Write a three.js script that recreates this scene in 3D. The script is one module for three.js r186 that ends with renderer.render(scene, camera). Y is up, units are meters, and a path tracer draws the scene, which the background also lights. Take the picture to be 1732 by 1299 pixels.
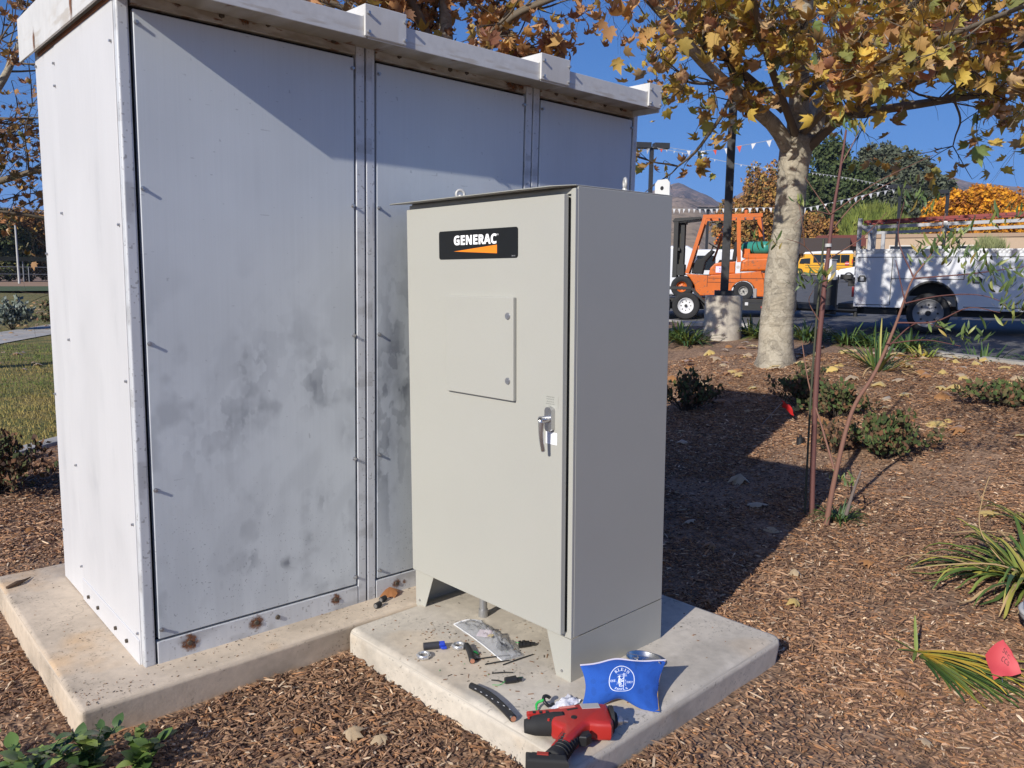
import * as THREE from 'three';
import { RoundedBoxGeometry } from 'three/addons/geometries/RoundedBoxGeometry.js';
import { mergeGeometries, mergeVertices, toCreasedNormals } from 'three/addons/utils/BufferGeometryUtils.js';

// ---------------------------------------------------------------- camera, sky, sun, exposure
const scene = new THREE.Scene();
const camera = new THREE.PerspectiveCamera(51.70, 4 / 3, 0.05, 6000);
camera.rotation.order = 'YXZ';
camera.position.set(-2.047, 1.494, 1.857);
camera.rotation.set(-0.1375, -0.7503, 0.0127);
const renderer = new THREE.WebGLRenderer({ antialias: true });
renderer.setSize(1024, 768);
renderer.toneMapping = THREE.LinearToneMapping;
renderer.toneMappingExposure = 1.0;
renderer.shadowMap.enabled = true;
const TO_SUN = new THREE.Vector3(-0.8645, 0.4679, 0.1835).normalize();
{
  const W = 512, Hh = 256, data = new Float32Array(W * Hh * 4), d = new THREE.Vector3();
  for (let j = 0; j < Hh; j++) for (let i = 0; i < W; i++) {
    const el = ((j + 0.5) / Hh - 0.5) * Math.PI, az = ((i + 0.5) / W - 0.5) * 2 * Math.PI;
    d.set(Math.cos(el) * Math.cos(az), Math.sin(el), Math.cos(el) * Math.sin(az));
    const c = d.dot(TO_SUN), o = (j * W + i) * 4;
    let r, g, b;
    if (d.y >= -0.02) {
      const t = 1 - Math.exp(-Math.max(d.y, 0) * 3.1);
      r = 0.165 + (0.003 - 0.165) * t; g = 0.43 + (0.058 - 0.43) * t; b = 0.96 + (0.31 - 0.96) * t;
      const pol = 1 - 0.26 * Math.exp(-((c * c) / (0.35 * 0.35)));
      const glow = 0.8 * Math.pow(Math.max(c, 0), 18) + 0.08 * Math.pow(Math.max(c, 0), 3);
      r = r * pol + glow; g = g * pol + glow; b = b * pol + glow * 0.95;
    } else { r = 0.13; g = 0.095; b = 0.065; }
    data[o] = r; data[o + 1] = g; data[o + 2] = b; data[o + 3] = 1;
  }
  const sky = new THREE.DataTexture(data, W, Hh, THREE.RGBAFormat, THREE.FloatType);
  sky.mapping = THREE.EquirectangularReflectionMapping;
  sky.magFilter = THREE.LinearFilter; sky.minFilter = THREE.LinearFilter; sky.needsUpdate = true;
  scene.background = sky; scene.environment = sky;
}
const sun = new THREE.DirectionalLight(new THREE.Color(1, 0.945, 0.86), 5.0);
sun.name = 'sun';
sun.position.copy(TO_SUN).multiplyScalar(60);
sun.castShadow = true; sun.shadow.mapSize.set(4096, 4096); sun.shadow.radius = 1;
Object.assign(sun.shadow.camera, { left: -30, right: 30, top: 30, bottom: -30, near: 1, far: 160 });
scene.add(sun, sun.target);
scene.fog = new THREE.FogExp2(new THREE.Color(0.42, 0.55, 0.8), 0.00016);

// ---------------------------------------------------------------- helpers
const V = (x, y, z) => new THREE.Vector3(x, y, z);
const PI = Math.PI;
function rng(seed) { let a = seed >>> 0; return () => { a = (a + 0x6D2B79F5) | 0; let t = Math.imul(a ^ (a >>> 15), 1 | a); t = (t + Math.imul(t ^ (t >>> 7), 61 | t)) ^ t; return ((t ^ (t >>> 14)) >>> 0) / 4294967296; }; }
const lerp = (a, b, t) => a + (b - a) * t, clamp = (x, a = 0, b = 1) => Math.min(b, Math.max(a, x));
const sstep = (a, b, x) => { const t = clamp((x - a) / (b - a)); return t * t * (3 - 2 * t); };
function h2(x, y, s) { let n = Math.imul(x, 374761393) ^ Math.imul(y, 668265263) ^ Math.imul(s, 2246822519); n = Math.imul(n ^ (n >>> 13), 1274126177); return ((n ^ (n >>> 16)) >>> 0) / 4294967296; }
function vn(x, y, s = 0, px = 0, py = 0) {      // value noise, tiling with period px, py when given
  const xi = Math.floor(x), yi = Math.floor(y), xf = x - xi, yf = y - yi, u = xf * xf * (3 - 2 * xf), v = yf * yf * (3 - 2 * yf);
  const w = (a, p) => p ? ((a % p) + p) % p : a;
  const x0 = w(xi, px), x1 = w(xi + 1, px), y0 = w(yi, py), y1 = w(yi + 1, py);
  return lerp(lerp(h2(x0, y0, s), h2(x1, y0, s), u), lerp(h2(x0, y1, s), h2(x1, y1, s), u), v);
}
function fbm(x, y, s = 0, oct = 4, px = 0, py = 0) { let a = 0.5, t = 0, n = 0; for (let o = 0; o < oct; o++) { t += a * vn(x, y, s + o * 17, px, py); n += a; x *= 2; y *= 2; px *= 2; py *= 2; a *= 0.5; } return t / n; }
const toS = (c) => { c = clamp(c); return Math.round(255 * (c <= 0.0031308 ? c * 12.92 : 1.055 * Math.pow(c, 1 / 2.4) - 0.055)); };
function finish(t, w, h, srgb, rep) { t.wrapS = t.wrapT = THREE.RepeatWrapping; t.magFilter = THREE.LinearFilter; t.minFilter = THREE.LinearMipmapLinearFilter; t.generateMipmaps = true; if (srgb) t.colorSpace = THREE.SRGBColorSpace; if (rep) t.repeat.set(rep[0], rep[1]); t.needsUpdate = true; return t; }
function tex(w, h, fn, rep) {                   // fn(u, v) -> linear [r, g, b]
  const d = new Uint8Array(w * h * 4);
  for (let j = 0; j < h; j++) for (let i = 0; i < w; i++) { const c = fn((i + 0.5) / w, (j + 0.5) / h), o = (j * w + i) * 4; d[o] = toS(c[0]); d[o + 1] = toS(c[1]); d[o + 2] = toS(c[2]); d[o + 3] = 255; }
  return finish(new THREE.DataTexture(d, w, h), w, h, true, rep);
}
function grey(w, h, fn, rep) {                  // fn(u, v) -> 0..1
  const d = new Uint8Array(w * h * 4);
  for (let j = 0; j < h; j++) for (let i = 0; i < w; i++) { const o = (j * w + i) * 4; d[o] = d[o + 1] = d[o + 2] = Math.round(255 * clamp(fn((i + 0.5) / w, (j + 0.5) / h))); d[o + 3] = 255; }
  return finish(new THREE.DataTexture(d, w, h), w, h, false, rep);
}
function canvasTex(w, h, draw) {
  const c = document.createElement('canvas'); c.width = w; c.height = h; const g = c.getContext('2d'); draw(g, w, h);
  const t = new THREE.CanvasTexture(c); t.colorSpace = THREE.SRGBColorSpace; t.needsUpdate = true; return t;
}
const C = (r, g, b) => new THREE.Color().setRGB(r, g, b);
function mat(r, g, b, rough = 0.7, metal = 0, extra = {}) { return new THREE.MeshStandardMaterial({ color: C(r, g, b), roughness: rough, metalness: metal, ...extra }); }

const used = {};
function numbered(n) { used[n] = (used[n] ?? -1) + 1; return used[n] ? n + '_' + String(used[n]).padStart(3, '0') : n; }
function setData(o, label, category, group, kind) { o.userData = {}; if (label) o.userData.label = label; if (category) o.userData.category = category; if (group) o.userData.group = group; if (kind) o.userData.kind = kind; return o; }
function thing(name, label, category, p = [0, 0, 0], ry = 0, group) { const o = new THREE.Group(); o.name = numbered(name); o.position.set(...p); o.rotation.y = ry; setData(o, label, category, group); scene.add(o); return o; }
function prep(g) { if (g.index) g = g.toNonIndexed(); for (const k of Object.keys(g.attributes)) if (!['position', 'normal', 'uv'].includes(k)) g.deleteAttribute(k); if (!g.attributes.normal) g.computeVertexNormals(); if (!g.attributes.uv) g.setAttribute('uv', new THREE.BufferAttribute(new Float32Array(g.attributes.position.count * 2), 2)); g.morphAttributes = {}; return g; }
function merge(list) { list = (Array.isArray(list) ? list : [list]).map(prep); return list.length > 1 ? mergeGeometries(list) : list[0]; }
function part(name, geo, m, parent, label, kind) { const o = new THREE.Mesh(merge(geo), m); o.name = name; o.castShadow = o.receiveShadow = true; if (label) o.userData.label = label; if (kind) o.userData.kind = kind; parent.add(o); return o; }
function solo(name, label, category, geo, m, p = [0, 0, 0], ry = 0, group) { const o = new THREE.Mesh(merge(geo), m); o.name = numbered(name); o.position.set(...p); o.rotation.y = ry; o.castShadow = o.receiveShadow = true; setData(o, label, category, group); scene.add(o); return o; }
function struct(name, geo, m, label, kind = 'structure') { const o = new THREE.Mesh(merge(geo), m); o.name = numbered(name); o.castShadow = o.receiveShadow = true; setData(o, label, null, null, kind); scene.add(o); return o; }
function instanced(name, geo, m, list, parent, colors) {   // list of Matrix4
  const o = new THREE.InstancedMesh(geo, m, list.length); list.forEach((x, i) => o.setMatrixAt(i, x));
  if (colors) colors.forEach((c, i) => o.setColorAt(i, c));
  o.name = name; o.castShadow = o.receiveShadow = true; o.userData.kind = 'stuff'; parent.add(o); return o;
}
function boxUV(g, s = 1) {                      // uv in metres from the dominant axis of each face
  g = prep(g); const p = g.attributes.position, n = g.attributes.normal, uv = g.attributes.uv;
  for (let i = 0; i < p.count; i++) {
    const ax = Math.abs(n.getX(i)), ay = Math.abs(n.getY(i)), az = Math.abs(n.getZ(i));
    if (ay >= ax && ay >= az) uv.setXY(i, p.getX(i) * s, p.getZ(i) * s); else if (ax >= az) uv.setXY(i, p.getZ(i) * s, p.getY(i) * s); else uv.setXY(i, p.getX(i) * s, p.getY(i) * s);
  }
  return g;
}
function box(x0, x1, y0, y1, z0, z1, r = 0) {   // box from its bounds, edges rounded by r
  const w = x1 - x0, h = y1 - y0, d = z1 - z0;
  const g = r > 0 ? new RoundedBoxGeometry(w, h, d, 2, Math.min(r, w / 2.01, h / 2.01, d / 2.01)) : new THREE.BoxGeometry(w, h, d);
  g.translate((x0 + x1) / 2, (y0 + y1) / 2, (z0 + z1) / 2); return boxUV(g);
}
function cyl(r0, r1, a, b, n = 12, open = false) { // cylinder from point a (radius r0) to b (radius r1)
  const A = V(...a), B = V(...b), L = A.distanceTo(B), g = new THREE.CylinderGeometry(r1, r0, L, n, 1, open); g.translate(0, L / 2, 0);
  g.applyQuaternion(new THREE.Quaternion().setFromUnitVectors(V(0, 1, 0), B.clone().sub(A).normalize())); g.translate(...a); return prep(g);
}
function bar(a, b, w, h) { // square bar between two points
  const A = V(...a), B = V(...b), L = A.distanceTo(B), g = new THREE.BoxGeometry(w, L, h ?? w); g.translate(0, L / 2, 0);
  g.applyQuaternion(new THREE.Quaternion().setFromUnitVectors(V(0, 1, 0), B.clone().sub(A).normalize())); g.translate(...a); return prep(g);
}
function limb(pts, radii, seg = 12, rad = 7, bump) { // tapered tube through points; uv in metres
  const cv = new THREE.CatmullRomCurve3(pts.map((p) => p.isVector3 ? p : V(...p))), fr = cv.computeFrenetFrames(seg, false), L = cv.getLength(), pos = [], uv = [], idx = [], P = V();
  for (let i = 0; i <= seg; i++) {
    const t = i / seg; cv.getPointAt(t, P); const f = t * (radii.length - 1), k = Math.min(radii.length - 2, Math.floor(f)), R = lerp(radii[k], radii[k + 1], f - k);
    for (let j = 0; j <= rad; j++) { const a = j / rad * 2 * PI, rr = R * (bump ? bump(t, a) : 1), n = fr.normals[i], b = fr.binormals[i], ca = Math.cos(a) * rr, sa = Math.sin(a) * rr; pos.push(P.x + n.x * ca + b.x * sa, P.y + n.y * ca + b.y * sa, P.z + n.z * ca + b.z * sa); uv.push(a * R, t * L); }
  }
  for (let i = 0; i < seg; i++) for (let j = 0; j < rad; j++) { const a = i * (rad + 1) + j, b = a + rad + 1; idx.push(a, b, a + 1, b, b + 1, a + 1); }
  const capA = pos.length / 3; P.copy(cv.getPoint(0)); pos.push(P.x, P.y, P.z); uv.push(0, 0); P.copy(cv.getPoint(1)); pos.push(P.x, P.y, P.z); uv.push(0, L);
  for (let j = 0; j < rad; j++) { idx.push(capA, j, j + 1); idx.push(capA + 1, seg * (rad + 1) + j + 1, seg * (rad + 1) + j); }
  const g = new THREE.BufferGeometry(); g.setAttribute('position', new THREE.Float32BufferAttribute(pos, 3)); g.setAttribute('uv', new THREE.Float32BufferAttribute(uv, 2)); g.setIndex(idx); g.computeVertexNormals(); return prep(flipOut(g, cv));
}
function flipOut(g, cv) { // make sure the side faces look outwards
  const p = g.attributes.position, n = g.attributes.normal, c = cv.getPoint(0), d = V(p.getX(0) - c.x, p.getY(0) - c.y, p.getZ(0) - c.z);
  if (d.x * n.getX(0) + d.y * n.getY(0) + d.z * n.getZ(0) < 0) { const ix = g.index.array; for (let i = 0; i < ix.length; i += 3) { const t = ix[i + 1]; ix[i + 1] = ix[i + 2]; ix[i + 2] = t; } g.computeVertexNormals(); }
  return g;
}
function extrude(pts, depth, bevel = 0, seg = 2) { // outline in x, y pushed along +z
  const s = new THREE.Shape(pts.map((p) => new THREE.Vector2(p[0], p[1])));
  return prep(new THREE.ExtrudeGeometry(s, { depth: depth - 2 * bevel, bevelEnabled: bevel > 0, bevelThickness: bevel, bevelSize: bevel, bevelOffset: -bevel, bevelSegments: seg, curveSegments: 8 }).translate(0, 0, bevel));
}
function polyMesh(pos, idx, uv) { const g = new THREE.BufferGeometry(); g.setAttribute('position', new THREE.Float32BufferAttribute(pos, 3)); if (uv) g.setAttribute('uv', new THREE.Float32BufferAttribute(uv, 2)); g.setIndex(idx); g.computeVertexNormals(); return prep(g); }
function grid(nu, nv, f) { // parametric sheet, f(u, v) -> [x, y, z]
  const pos = [], uv = [], idx = [];
  for (let j = 0; j <= nv; j++) for (let i = 0; i <= nu; i++) { pos.push(...f(i / nu, j / nv)); uv.push(i / nu, j / nv); }
  for (let j = 0; j < nv; j++) for (let i = 0; i < nu; i++) { const a = j * (nu + 1) + i, b = a + nu + 1; idx.push(a, a + 1, b, b, a + 1, b + 1); }
  return polyMesh(pos, idx, uv);
}
const M4 = (p, q, s) => new THREE.Matrix4().compose(p, q, s);
const Q = (x, y, z, o = 'XYZ') => new THREE.Quaternion().setFromEuler(new THREE.Euler(x, y, z, o));

// ---------------------------------------------------------------- ground
const KU = [-1e4, 1.6, 3.4, 4.6, 5.8, 6.8, 8, 9.5, 11, 69, 95, 1e5], KH = [-0.12, -0.12, 0, 0.22, 0.42, 0.5, 0.53, 0.52, 0.6, 1.9, 2.2, 2.2];
function hu(u) { let i = 0; while (i < KU.length - 2 && u > KU[i + 1]) i++; return lerp(KH[i], KH[i + 1], clamp((u - KU[i]) / (KU[i + 1] - KU[i]))); }
function H(x, z) { const u = x + 0.45 * z; return (hu(u - 0.4) + hu(u - 0.2) + hu(u) + hu(u + 0.2) + hu(u + 0.4)) / 5; }
const kerbQ = (x, z) => 0.9 * x + 0.433 * z;      // the car park begins where this passes 7.45
// lawn side: behind the line through the kerb on the left
const lawnQ = (x, z) => -0.6 * (x + 0.48) - 0.8 * (z + 6.11); // > 0 : lawn (left background)
function bumpy(x, z) { return 0.05 * (fbm(x * 0.9, z * 0.9, 5, 3) - 0.5) + 0.025 * (fbm(x * 5, z * 5, 9, 2) - 0.5); }
const tMulch = tex(1024, 1024, (u, v) => {
  const a = fbm(u * 24, v * 24, 3, 4, 24, 24), b = vn(u * 170 + 3 * vn(u * 40, v * 40, 8, 40, 40), v * 60, 21, 170, 60), c = vn(u * 60, v * 190, 22, 60, 190), d = fbm(u * 6, v * 6, 31, 3, 6, 6);
  const k = clamp(0.25 + 0.9 * (Math.max(b, c) - 0.55) + 0.5 * (a - 0.5) + 0.3 * (d - 0.5)), w = sstep(0.86, 0.97, Math.max(b, c)) * 0.5;
  return [lerp(0.12 + 0.40 * k, 0.55, w), lerp(0.072 + 0.25 * k, 0.42, w), lerp(0.043 + 0.15 * k, 0.29, w)];
});
const tMulchB = grey(1024, 1024, (u, v) => { const b = vn(u * 170 + 3 * vn(u * 40, v * 40, 8, 40, 40), v * 60, 21, 170, 60), c = vn(u * 60, v * 190, 22, 60, 190); return 0.6 * Math.max(b, c) + 0.4 * fbm(u * 24, v * 24, 3, 3, 24, 24); });
const mMulch = new THREE.MeshStandardMaterial({ map: tMulch, bumpMap: tMulchB, bumpScale: 0.012, roughness: 0.95 });
function groundSheet(xs, zs, hf, s) {
  const pos = [], uv = [], idx = [], nx = xs.length, nz = zs.length;
  for (const z of zs) for (const x of xs) { pos.push(x, hf(x, z), z); uv.push(x * s, z * s); }
  for (let j = 0; j < nz - 1; j++) for (let i = 0; i < nx - 1; i++) { const a = j * nx + i, b = a + nx; idx.push(a, b, a + 1, b, b + 1, a + 1); }
  return polyMesh(pos, idx, uv);
}
function axis(a0, a1, fine0, fine1, fs, grow) { const out = []; for (let x = fine0; x <= fine1 + 1e-6; x += fs) out.push(x); let s = fs, x = fine1; while (x < a1) { s *= grow; x += s; out.push(Math.min(x, a1)); } s = fs; x = fine0; while (x > a0) { s *= grow; x -= s; out.unshift(Math.max(x, a0)); } return out; }
function terrain(x, z) { // mulch bed, sinking under the car park and the lawn
  const q = kerbQ(x, z), l = lawnQ(x, z); let h = H(x, z);
  const far = sstep(7.3, 7.5, q), lw = sstep(-0.1, 0.1, l);
  return h + bumpy(x, z) * (1 - Math.max(far, lw)) - 0.16 * far - 0.12 * lw * (1 - far);
}
{
  const xs = axis(-2600, 2600, -4, 10, 0.09, 1.12), zs = axis(-2600, 2600, -8, 4, 0.09, 1.12);
  struct('ground', groundSheet(xs, zs, terrain, 0.8), mMulch, 'brown wood chip mulch bed covering the ground around the concrete pads');
}
// car park asphalt
const tAsph = tex(512, 512, (u, v) => { const a = fbm(u * 8, v * 8, 41, 4, 8, 8), b = h2(Math.floor(u * 512), Math.floor(v * 512), 4), k = 0.115 + 0.05 * (a - 0.5) + 0.05 * (b - 0.5); return [k, k * 0.98, k * 0.95]; });
const mAsph = new THREE.MeshStandardMaterial({ map: tAsph, roughness: 0.9, bumpMap: grey(256, 256, (u, v) => fbm(u * 128, v * 128, 7, 2, 128, 128)), bumpScale: 0.004 });
function strip(q0, q1, t0, t1, nq, nt, f, uvs) { // sheet laid along the kerb line: q across, t along (metres from the point beside the truck)
  const pos = [], uv = [], idx = [];
  const nn = 0.9 * 0.9 + 0.433 * 0.433;
  for (let j = 0; j <= nt; j++) for (let i = 0; i <= nq; i++) {
    const fq = i / nq, q = q0 + (q1 - q0) * (q1 - q0 > 20 ? fq * fq : fq), t = lerp(t0, t1, j / nt), x = q * 0.9 / nn + t * 0.433, z = q * 0.433 / nn - t * 0.9; pos.push(x, f(x, z, fq), z); uv.push(x * uvs, z * uvs);
  }
  for (let j = 0; j < nt; j++) for (let i = 0; i < nq; i++) { const a = j * (nq + 1) + i, b = a + nq + 1; idx.push(a, b, a + 1, b, b + 1, a + 1); }
  const g = polyMesh(pos, idx, uv); const n = g.attributes.normal; if (n.getY(0) < 0) { const p = g.attributes.position.array, u2 = g.attributes.uv.array; for (let k = 0; k < p.length; k += 9) { for (let m = 0; m < 3; m++) { const s = p[k + 3 + m]; p[k + 3 + m] = p[k + 6 + m]; p[k + 6 + m] = s; } } for (let k = 0; k < u2.length; k += 6) for (let m = 0; m < 2; m++) { const s = u2[k + 2 + m]; u2[k + 2 + m] = u2[k + 4 + m]; u2[k + 4 + m] = s; } g.computeVertexNormals(); } return g;
}
const lotH = (x, z) => H(x, z) - 0.06;
struct('parking_lot', strip(7.45, 100, -60, 90, 70, 60, (x, z) => lotH(x, z), 0.5), mAsph, 'grey asphalt of the car park behind the planting bed');
// concrete
function concreteTex(base, seed, stain) {
  return tex(1024, 1024, (u, v) => {
    const a = fbm(u * 4, v * 4, seed, 5, 4, 4), b = fbm(u * 40, v * 40, seed + 3, 3, 40, 40), c = h2(Math.floor(u * 1024), Math.floor(v * 1024), seed), s = sstep(0.52, 0.7, fbm(u * 3 + 0.7, v * 3, seed + 60, 4, 3, 3)) * stain, pit = sstep(0.8, 0.86, vn(u * 130, v * 130, seed + 5, 130, 130)) * sstep(0.5, 0.7, vn(u * 9, v * 9, seed + 8, 9, 9)) * 0.35;
    const crk = sstep(0.006, 0.0, Math.abs(fbm(u * 3, v * 3, seed + 21, 4, 3, 3) - 0.5)) * sstep(0.55, 0.7, fbm(u * 4, v * 4, seed + 25, 2, 4, 4)) * 0.3, wet = sstep(0.5, 0.75, fbm(u * 5, v * 5, seed + 31, 5, 5, 5)) * 0.16;
    const k = (1 + 0.34 * (a - 0.5) + 0.26 * (b - 0.5) + 0.16 * (c - 0.5)) * (1 - pit) * (1 - crk) * (1 - wet);
    return [base[0] * k * (1 + 0.05 * s), base[1] * k * (1 - 0.10 * s), base[2] * k * (1 - 0.28 * s)];
  });
}
const bConc = grey(512, 512, (u, v) => 0.65 * fbm(u * 128, v * 128, 71, 2, 128, 128) + 0.35 * fbm(u * 16, v * 16, 75, 3, 16, 16));
const mConcNew = new THREE.MeshStandardMaterial({ map: concreteTex([0.56, 0.505, 0.42], 200, 0.35), bumpMap: bConc, bumpScale: 0.0006, roughness: 0.9 });
const mConcOld = new THREE.MeshStandardMaterial({ map: concreteTex([0.55, 0.455, 0.345], 300, 1.0), bumpMap: bConc, bumpScale: 0.0006, roughness: 0.9 });
const mKerb = new THREE.MeshStandardMaterial({ map: concreteTex([0.42, 0.40, 0.36], 400, 0.4), bumpMap: bConc, bumpScale: 0.0006, roughness: 0.9 });
{ // kerb along the car park and the pale gutter beside it
  const k = strip(7.30, 7.45, -14, 30, 2, 80, (x, z) => H(x, z) + 0.035, 0.7), k2 = strip(7.449, 7.451, -14, 30, 1, 80, (x, z, f) => f < 0.5 ? H(x, z) + 0.034 : H(x, z) - 0.1, 0.7), k3 = strip(7.299, 7.301, -14, 30, 1, 80, (x, z, f) => f > 0.5 ? H(x, z) + 0.034 : H(x, z) - 0.2, 0.7);
  struct('kerb', [k, k2, k3], mKerb, 'concrete kerb between the planting bed and the car park');
  struct('gutter', strip(7.46, 7.9, -14, 30, 2, 80, (x, z) => lotH(x, z) + 0.008, 0.7), mKerb, 'pale concrete gutter strip along the kerb');
}
// lawn on the left, its kerb, the concrete path, the ball field behind
const tLawn = tex(1024, 1024, (u, v) => { const a = fbm(u * 10, v * 10, 81, 4, 10, 10), b = vn(u * 300, v * 300, 82, 300, 300), k = 0.55 + 0.8 * (b - 0.35), m = sstep(0.42, 0.62, a); return [lerp(0.19, 0.34, m) * k, lerp(0.19, 0.26, m) * k, lerp(0.04, 0.075, m) * k]; });
const mLawn = new THREE.MeshStandardMaterial({ map: tLawn, roughness: 0.95, bumpMap: grey(256, 256, (u, v) => vn(u * 120, v * 120, 4, 120, 120)), bumpScale: 0.02 });
const lawnPt = (l, t) => [-0.48 - 0.6 * l + 0.8 * t, -6.11 - 0.8 * l - 0.6 * t]; // l away from the kerb, t along it to the right
function lawnStrip(l0, l1, t0, t1, nl, nt, off, uvs) {
  return grid(nl, nt, (a, b) => { const l = lerp(l0, l1, a), [x, z] = lawnPt(l, lerp(t0, Math.min(t1, 19 + 1.9 * l), b)); return [x, Math.min(H(x, z), 0.6) + off, z]; });
}
function upward(g, s) { const p = g.attributes.position, n = g.attributes.normal, uv = g.attributes.uv; if (n.getY(0) < 0) { const a = p.array; for (let k = 0; k < a.length; k += 9) for (let m = 0; m < 3; m++) { const t = a[k + 3 + m]; a[k + 3 + m] = a[k + 6 + m]; a[k + 6 + m] = t; } g.computeVertexNormals(); } for (let i = 0; i < p.count; i++) uv.setXY(i, p.getX(i) * s, p.getZ(i) * s); return g; }
struct('lawn', upward(lawnStrip(0.1, 60, -60, 40, 30, 50, -0.03), 0.4), mLawn, 'patchy green and straw coloured lawn left of the metal shelter');
{
  const pr = [[0, -0.2], [0, 0.012], [0.015, 0.022], [0.16, 0.024], [0.175, 0.012], [0.175, -0.2]];
  const g = grid(5, 40, (a, b) => { const k = Math.round(a * 5), [x, z] = lawnPt(pr[k][0], lerp(-20, 8, b)); return [x, -0.12 + pr[k][1], z]; });
  struct('kerb', upward(g, 0.7), mKerb, 'low grey concrete edging between the mulch and the lawn');
}
struct('path', upward(grid(24, 4, (a, b) => { const t = lerp(-26, 30, a), c = lerp(-0.75, 0.75, b); const x = 2.2 + 0.56 * t + c * 0.83, z = -20.6 - 0.83 * t + c * 0.56; return [x, Math.min(H(x, z), 0.6) - 0.012, z]; }), 0.6), mKerb, 'pale concrete path crossing the lawn on the left');
const mFieldGrass = mat(0.07, 0.10, 0.03, 1), mDirt = mat(0.34, 0.21, 0.12, 1), mDryGrass = mat(0.3, 0.24, 0.09, 1);
const flat = (x0, x1, z0, z1, y) => upward(grid(8, 8, (a, b) => [lerp(x0, x1, a), y, lerp(z0, z1, b)]), 0.2);
struct('field_grass', flat(-60, 34, -62, -78, -0.075), mFieldGrass, 'dark green strip of mown field on the far left');
struct('field_dirt', flat(-60, 40, -78, -104, -0.07), mDirt, 'bare tan dirt of the ball field on the far left');
// ---------------------------------------------------------------- concrete pads
function slab(name, label, x0, x1, z0, z1, h, m, p, ry, r) {
  const g = box(x0, x1, -h, 0, z0, z1, r); const P = g.attributes.position;
  for (let i = 0; i < P.count; i++) { const x = P.getX(i), z = P.getZ(i); P.setX(i, x + 0.012 * (vn(z * 5, x * 5, 3) - 0.5)); P.setZ(i, z + 0.012 * (vn(x * 5, z * 5, 7) - 0.5) - (z > z1 - 0.1 && P.getY(i) < -h / 2 ? 0.11 * h : 0)); }
  const N = g.attributes.normal; for (let i = 0; i < N.count; i++) if (N.getZ(i) > 0.99) N.setXYZ(i, 0, -0.109, 0.994);   // formed face leaning in slightly towards its foot
  const o = solo(name, label, 'concrete pad', g, m, p, ry); return o;
}
const SA = -0.0167, SX = -1.1439, SZ = -1.1255;
const shOrigin = [Math.cos(SA) * SX + Math.sin(SA) * SZ, 0, -Math.sin(SA) * SX + Math.cos(SA) * SZ];
slab('concrete_pad', 'weathered tan concrete slab under the tall white metal shelter', -0.271, 2.80, -1.42, 0.167, 0.3, mConcOld, shOrigin, SA, 0.022);
slab('concrete_pad', 'newer grey concrete slab under the beige electrical cabinet with tools on it', -0.3644, 0.9551, -0.953, 0.3415, 0.34, mConcNew, [0, 0, 0], 0.0137, 0.034);

// ---------------------------------------------------------------- metal equipment shelter
const STAIN = [[0.43, 0.45, 0.10, 0.03, 1.1], [0.80, 0.41, 0.10, 0.045, 1.1], [0.27, 0.43, 0.035, 0.014, 1.5], [0.94, 0.31, 0.04, 0.03, 1.0], [0.82, 0.19, 0.05, 0.03, 1.0], [0.41, 0.365, 0.17, 0.045, 0.85], [0.42, 0.10, 0.045, 0.016, 1.3], [0.65, 0.078, 0.06, 0.012, 0.9], [0.6, 0.08, 0.03, 0.008, 0.9], [0.74, 0.115, 0.02, 0.01, 1], [0.55, 0.5, 0.2, 0.05, 0.3], [0.2, 0.3, 0.16, 0.1, 0.4], [0.35, 0.2, 0.05, 0.05, 0.5], [0.93, 0.14, 0.02, 0.03, 0.8]];
function panelTex(w, h, seed, base, stains, amount) {
  return tex(w, h, (u, v) => {
    const st = fbm(u * 60, v * 3, seed, 3), br = vn(u * 260, v * 9, seed + 2), cl = fbm(u * 3, v * 6, seed + 4, 4), fine = fbm(u * 40, v * 90, seed + 6, 3);
    let k = 1 + 0.025 * (st - 0.5) + 0.03 * (br - 0.5) + 0.14 * (cl - 0.5), s = 0;
    for (const [x, y, rx, ry, a] of stains) { const e = ((u - x) / rx) ** 2 + ((v - y) / ry) ** 2; if (e < 9) s += a * Math.exp(-e * 0.8); }
    const dripl = fbm(u * 26, v * 2.2, seed + 30, 3), n = sstep(0.38, 0.66, fbm(u * 9, v * 14, seed + 8, 5)) * (0.75 + 0.35 * sstep(0.35, 0.65, fine)) * (0.6 + 0.8 * sstep(0.4, 0.65, dripl));
    const crisp = sstep(0.46, 0.55, fbm(u * 20, v * 34, seed + 51, 5)) * (0.5 + 0.5 * sstep(0.3, 0.6, fbm(u * 5, v * 9, seed + 55, 3)));
    let dark = clamp(s * n * 0.22 + s * crisp * 0.30 + s * 0.08 + amount * 0.3 * sstep(0.55, 0.8, fbm(u * 7 + 3, v * 16, seed + 12, 4)) * sstep(0.75, 0.35, v));
    const sp = sstep(0.90, 0.94, vn(u * 170, v * 360, seed + 14)) * sstep(0.35, 0.0, v + 0.3 * (cl - 0.5)) * amount; dark = Math.max(dark, sp * 0.7);
    const rag = sstep(0.30, 0.0, v) * 0.14 * sstep(0.35, 0.65, fbm(u * 14, v * 8, seed + 40, 4)); dark = Math.max(dark, rag * amount);
    const wipe = sstep(0.60, 0.74, fbm(u * 2.2 + v * 1.6, v * 7 - u * 3, seed + 44, 4)) * 0.16 * amount * sstep(0.72, 0.5, v); dark = Math.max(dark, wipe);
    const scr = sstep(0.965, 0.985, vn(u * 30 + v * 12, v * 220, seed + 19)) * 0.35 * amount; dark = Math.max(dark, scr);
    return [lerp(base[0] * k, 0.16, dark), lerp(base[1] * k, 0.175, dark), lerp(base[2] * k, 0.20, dark)];
  });
}
const galv = [0.60, 0.635, 0.65];
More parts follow.
